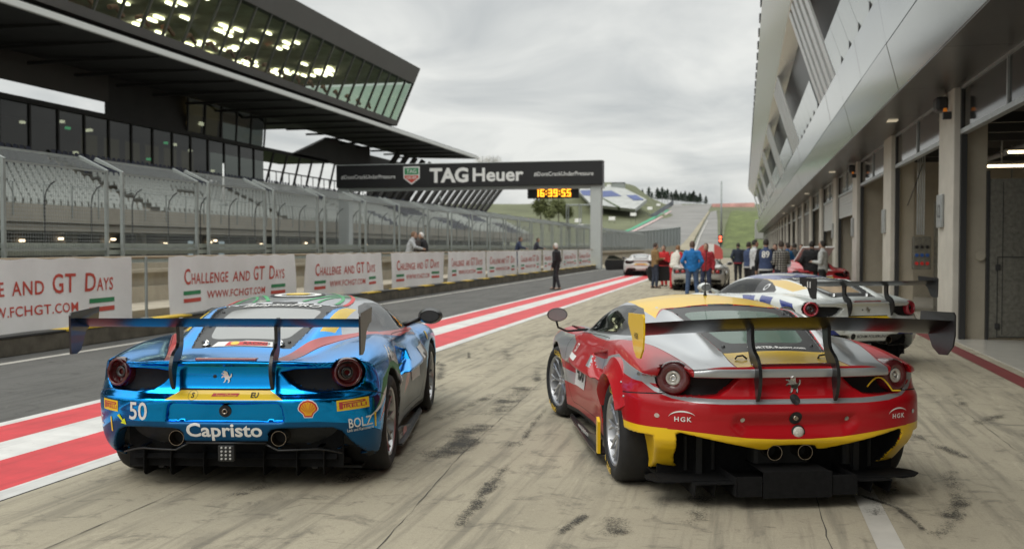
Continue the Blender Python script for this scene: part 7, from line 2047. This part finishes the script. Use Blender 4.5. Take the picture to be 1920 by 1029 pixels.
    if number:
        vs, fs = text_mesh(number, .26, .03); mb = MB(); zc = J['chest'][2] + .02
        mb.add([(-a * .85 * sc_, (J['chest'][1] - .152 * sw + .02 * (a / .15) ** 2) * sc_, (zc + b) * sc_) for a, b in [(-q[0], q[1]) for q in vs]], fs); mb.build('back_number', WHITE, root, recalc=False)
    return root
# yaw: 0 faces away from the camera down the lane, 180 faces the camera, +90 faces left
DKN = (.02, .028, .055); DEN = (.06, .10, .19); BLK = (.014, .014, .016)
person(1043, 543, 37.6, 75, BLK, (.02, .02, .024), (.55, .53, .50), 'white-haired person in black walking across the pit lane', dict(step=.16, arms='hang'))
person(1298, 560, 31.0, 2, (.012, .15, .42), DEN, (.10, .06, .045), 'person in bright blue jacket and jeans seen from behind', dict(wide=.06, arms='pocket'), H=1.80)
person(1324, 553, 33.2, 165, (.30, .018, .028), (.03, .04, .08), (.14, .075, .045), 'person in dark red jacket facing the one in bright blue', dict(wide=.04, armr='fore', arml='hang'), H=1.74, hairlen=.06)
person(1228, 540, 39.0, -62, (.24, .155, .065), (.035, .045, .07), (.05, .035, .028), 'person in tan jacket standing beside an open car door', dict(arms='fore', step=.04), H=1.78)
person(1245, 540, 41.0, 150, (.52, .02, .025), (.48, .02, .025), (.09, .06, .04), 'person in red overalls behind the open car door', dict(arms='hang'), H=1.68)
person(1264, 540, 38.2, -25, (.66, .63, .56), (.55, .025, .03), (.22, .11, .05), 'person in white and red race suit bending towards a car', dict(lean=24, arms='down', wide=.03), H=1.74, sleeves=(.52, .02, .025), shoes=(.3, .03, .03))
person(1111, 497, 80, 40, (.50, .02, .03), (.48, .02, .03), (.05, .04, .03), 'distant person in red overalls by the right gantry column', dict(arms='hips', step=.05), H=1.76)
WK = .42
mbk = MB(); mbk.box(-12.6, -11.0, -30, 73, 0, WK); tag(mbk.build('pit_wall_step', WALLB), kind='structure')
def onwall(px, X_, **k): d = abs(X_) * 1930 / (1395 - px); y = (d + X_ * SA) / CA; return (X_, y, 0)
person(0, 0, 0, -70, (.36, .37, .38), DKN, (.16, .09, .05), 'person in grey hoodie leaning at the pit wall with two others', dict(lean=14, arms='wall'), pos=onwall(766, -11.45), zfoot=WK)
person(0, 0, 0, -20, (.035, .028, .025), DKN, (.06, .03, .02), 'brown-haired person between the grey hoodie and the white-haired one', dict(lean=6, arms='hang'), pos=onwall(776, -11.75), zfoot=WK, H=1.74)
person(0, 0, 0, 120, BLK, DKN, (.62, .61, .58), 'white-haired person in black jacket at the pit wall', dict(lean=10, arms='fore'), pos=onwall(797, -11.5), zfoot=WK, build=1.2, H=1.74)
person(0, 0, 0, -75, (.025, .035, .075), (.03, .04, .09), (.06, .04, .03), 'person in dark blue jacket leaning on the banners further down', dict(lean=16, arms='wall'), pos=onwall(968, -11.35), zfoot=WK, H=1.74)
person(0, 0, 0, -75, (.028, .03, .045), DKN, (.07, .045, .03), 'person in dark top leaning on the banners, farthest along the wall', dict(lean=12, arms='wall'), pos=onwall(1003, -11.35), zfoot=WK, H=1.72)
person(1384, 530, 45.0, 8, (.022, .03, .05), (.016, .017, .02), (.03, .024, .02), 'person in navy and red jacket standing left of the crowd by the garages', dict(arms='pocket'), H=1.80, hem=(.30, .02, .03))
person(1403, 0, 36.0, -50, (.05, .075, .16), (.016, .016, .018), (.035, .026, .02), 'person in navy vest with black sleeves and white hem, turned to the right', dict(arms='fore'), H=1.80, sleeves=(.012, .013, .016), hem=(.5, .5, .5))
person(1414, 0, 33.5, -78, (.56, .57, .58), (.02, .02, .025), (.02, .017, .015), 'dark-haired person in white shirt beside the numbered jacket', dict(arms='fore'), H=1.86)
person(1436, 0, 30.5, -4, (.045, .068, .15), (.016, .016, .018), (.03, .022, .018), 'person in navy jacket with number 89 on the back', dict(arms='hang', wide=.03), H=1.86, sleeves=(.012, .013, .016), hem=(.52, .52, .52), number='89', build=1.08)
person(1453, 0, 34.0, 170, (.02, .02, .022), BLK, (.025, .018, .016), 'dark-haired person in black half hidden behind the numbered jacket', dict(arms='hang'), H=1.72, hairlen=.1)
PLAID = bpy.data.materials.new('plaid_shirt'); PLAID.use_nodes = True
_n = PLAID.node_tree.nodes; _l = PLAID.node_tree.links; _t = _n.new('ShaderNodeTexCoord'); _s = _n.new('ShaderNodeSeparateXYZ'); _l.new(_t.outputs['Object'], _s.inputs[0]); _v = []
for ax in ('X', 'Z'):
    a = _n.new('ShaderNodeMath'); a.operation = 'MULTIPLY'; a.inputs[1].default_value = 88.0; _l.new(_s.outputs[ax], a.inputs[0]); b = _n.new('ShaderNodeMath'); b.operation = 'SINE'; _l.new(a.outputs[0], b.inputs[0]); c = _n.new('ShaderNodeMath'); c.operation = 'GREATER_THAN'; c.inputs[1].default_value = .2; _l.new(b.outputs[0], c.inputs[0]); _v.append(c.outputs[0])
_a = _n.new('ShaderNodeMath'); _a.operation = 'ADD'; _l.new(_v[0], _a.inputs[0]); _l.new(_v[1], _a.inputs[1]); _r = _n.new('ShaderNodeValToRGB'); _r.color_ramp.interpolation = 'CONSTANT'
_m = _n.new('ShaderNodeMath'); _m.operation = 'MULTIPLY'; _m.inputs[1].default_value = .5; _l.new(_a.outputs[0], _m.inputs[0]); _l.new(_m.outputs[0], _r.inputs[0])
_r.color_ramp.elements[0].color = (.03, .03, .03, 1); _r.color_ramp.elements[1].position = .4; _r.color_ramp.elements[1].color = (.17, .16, .15, 1); e_ = _r.color_ramp.elements.new(.8); e_.color = (.42, .40, .37, 1); _l.new(_r.outputs[0], _n['Principled BSDF'].inputs['Base Color']); _n['Principled BSDF'].inputs['Roughness'].default_value = .85
person(1465, 0, 30.0, 28, (.3, .3, .3), (.02, .022, .03), (.045, .03, .022), 'person in black and white checked shirt seen from behind', dict(arms='fore'), H=1.80, topmat=PLAID)
person(1477, 0, 34.5, 60, (.02, .17, .42), (.025, .03, .04), (.04, .03, .024), 'person in bright blue hooded jacket right of the checked shirt', dict(arms='pocket'), H=1.76)
person(1490, 0, 38.0, 15, (.075, .075, .08), (.03, .03, .035), (.03, .025, .02), 'person in grey coat in the middle of the garage crowd', dict(arms='hang'), H=1.76)
person(1503, 0, 41.0, 140, (.03, .03, .032), (.03, .03, .035), (.10, .05, .03), 'long-haired person facing the camera behind the big black jacket', dict(arms='hang'), H=1.72, hairlen=.14)
person(1483, 0, 44.0, 170, (.12, .10, .09), (.03, .03, .035), (.12, .08, .05), 'small person far back in the garage crowd', dict(arms='hang'), H=1.68)
person(1522, 0, 31.0, -12, (.013, .013, .015), (.012, .012, .014), (.028, .022, .018), 'broad person in plain black seen from behind by the garages', dict(arms='pocket', wide=.03), H=1.80, build=1.22)
person(1543, 0, 30.0, 72, (.50, .51, .50), (.02, .02, .022), (.03, .024, .02), 'person in white shirt and black trousers beside the garage pillar', dict(arms='fore'), H=1.80)
WHITE_LOC = (1.24, 14.74); WHITE_HEAD = 28
build_blue(); build_red(); build_white()
bpy.context.view_layer.update()
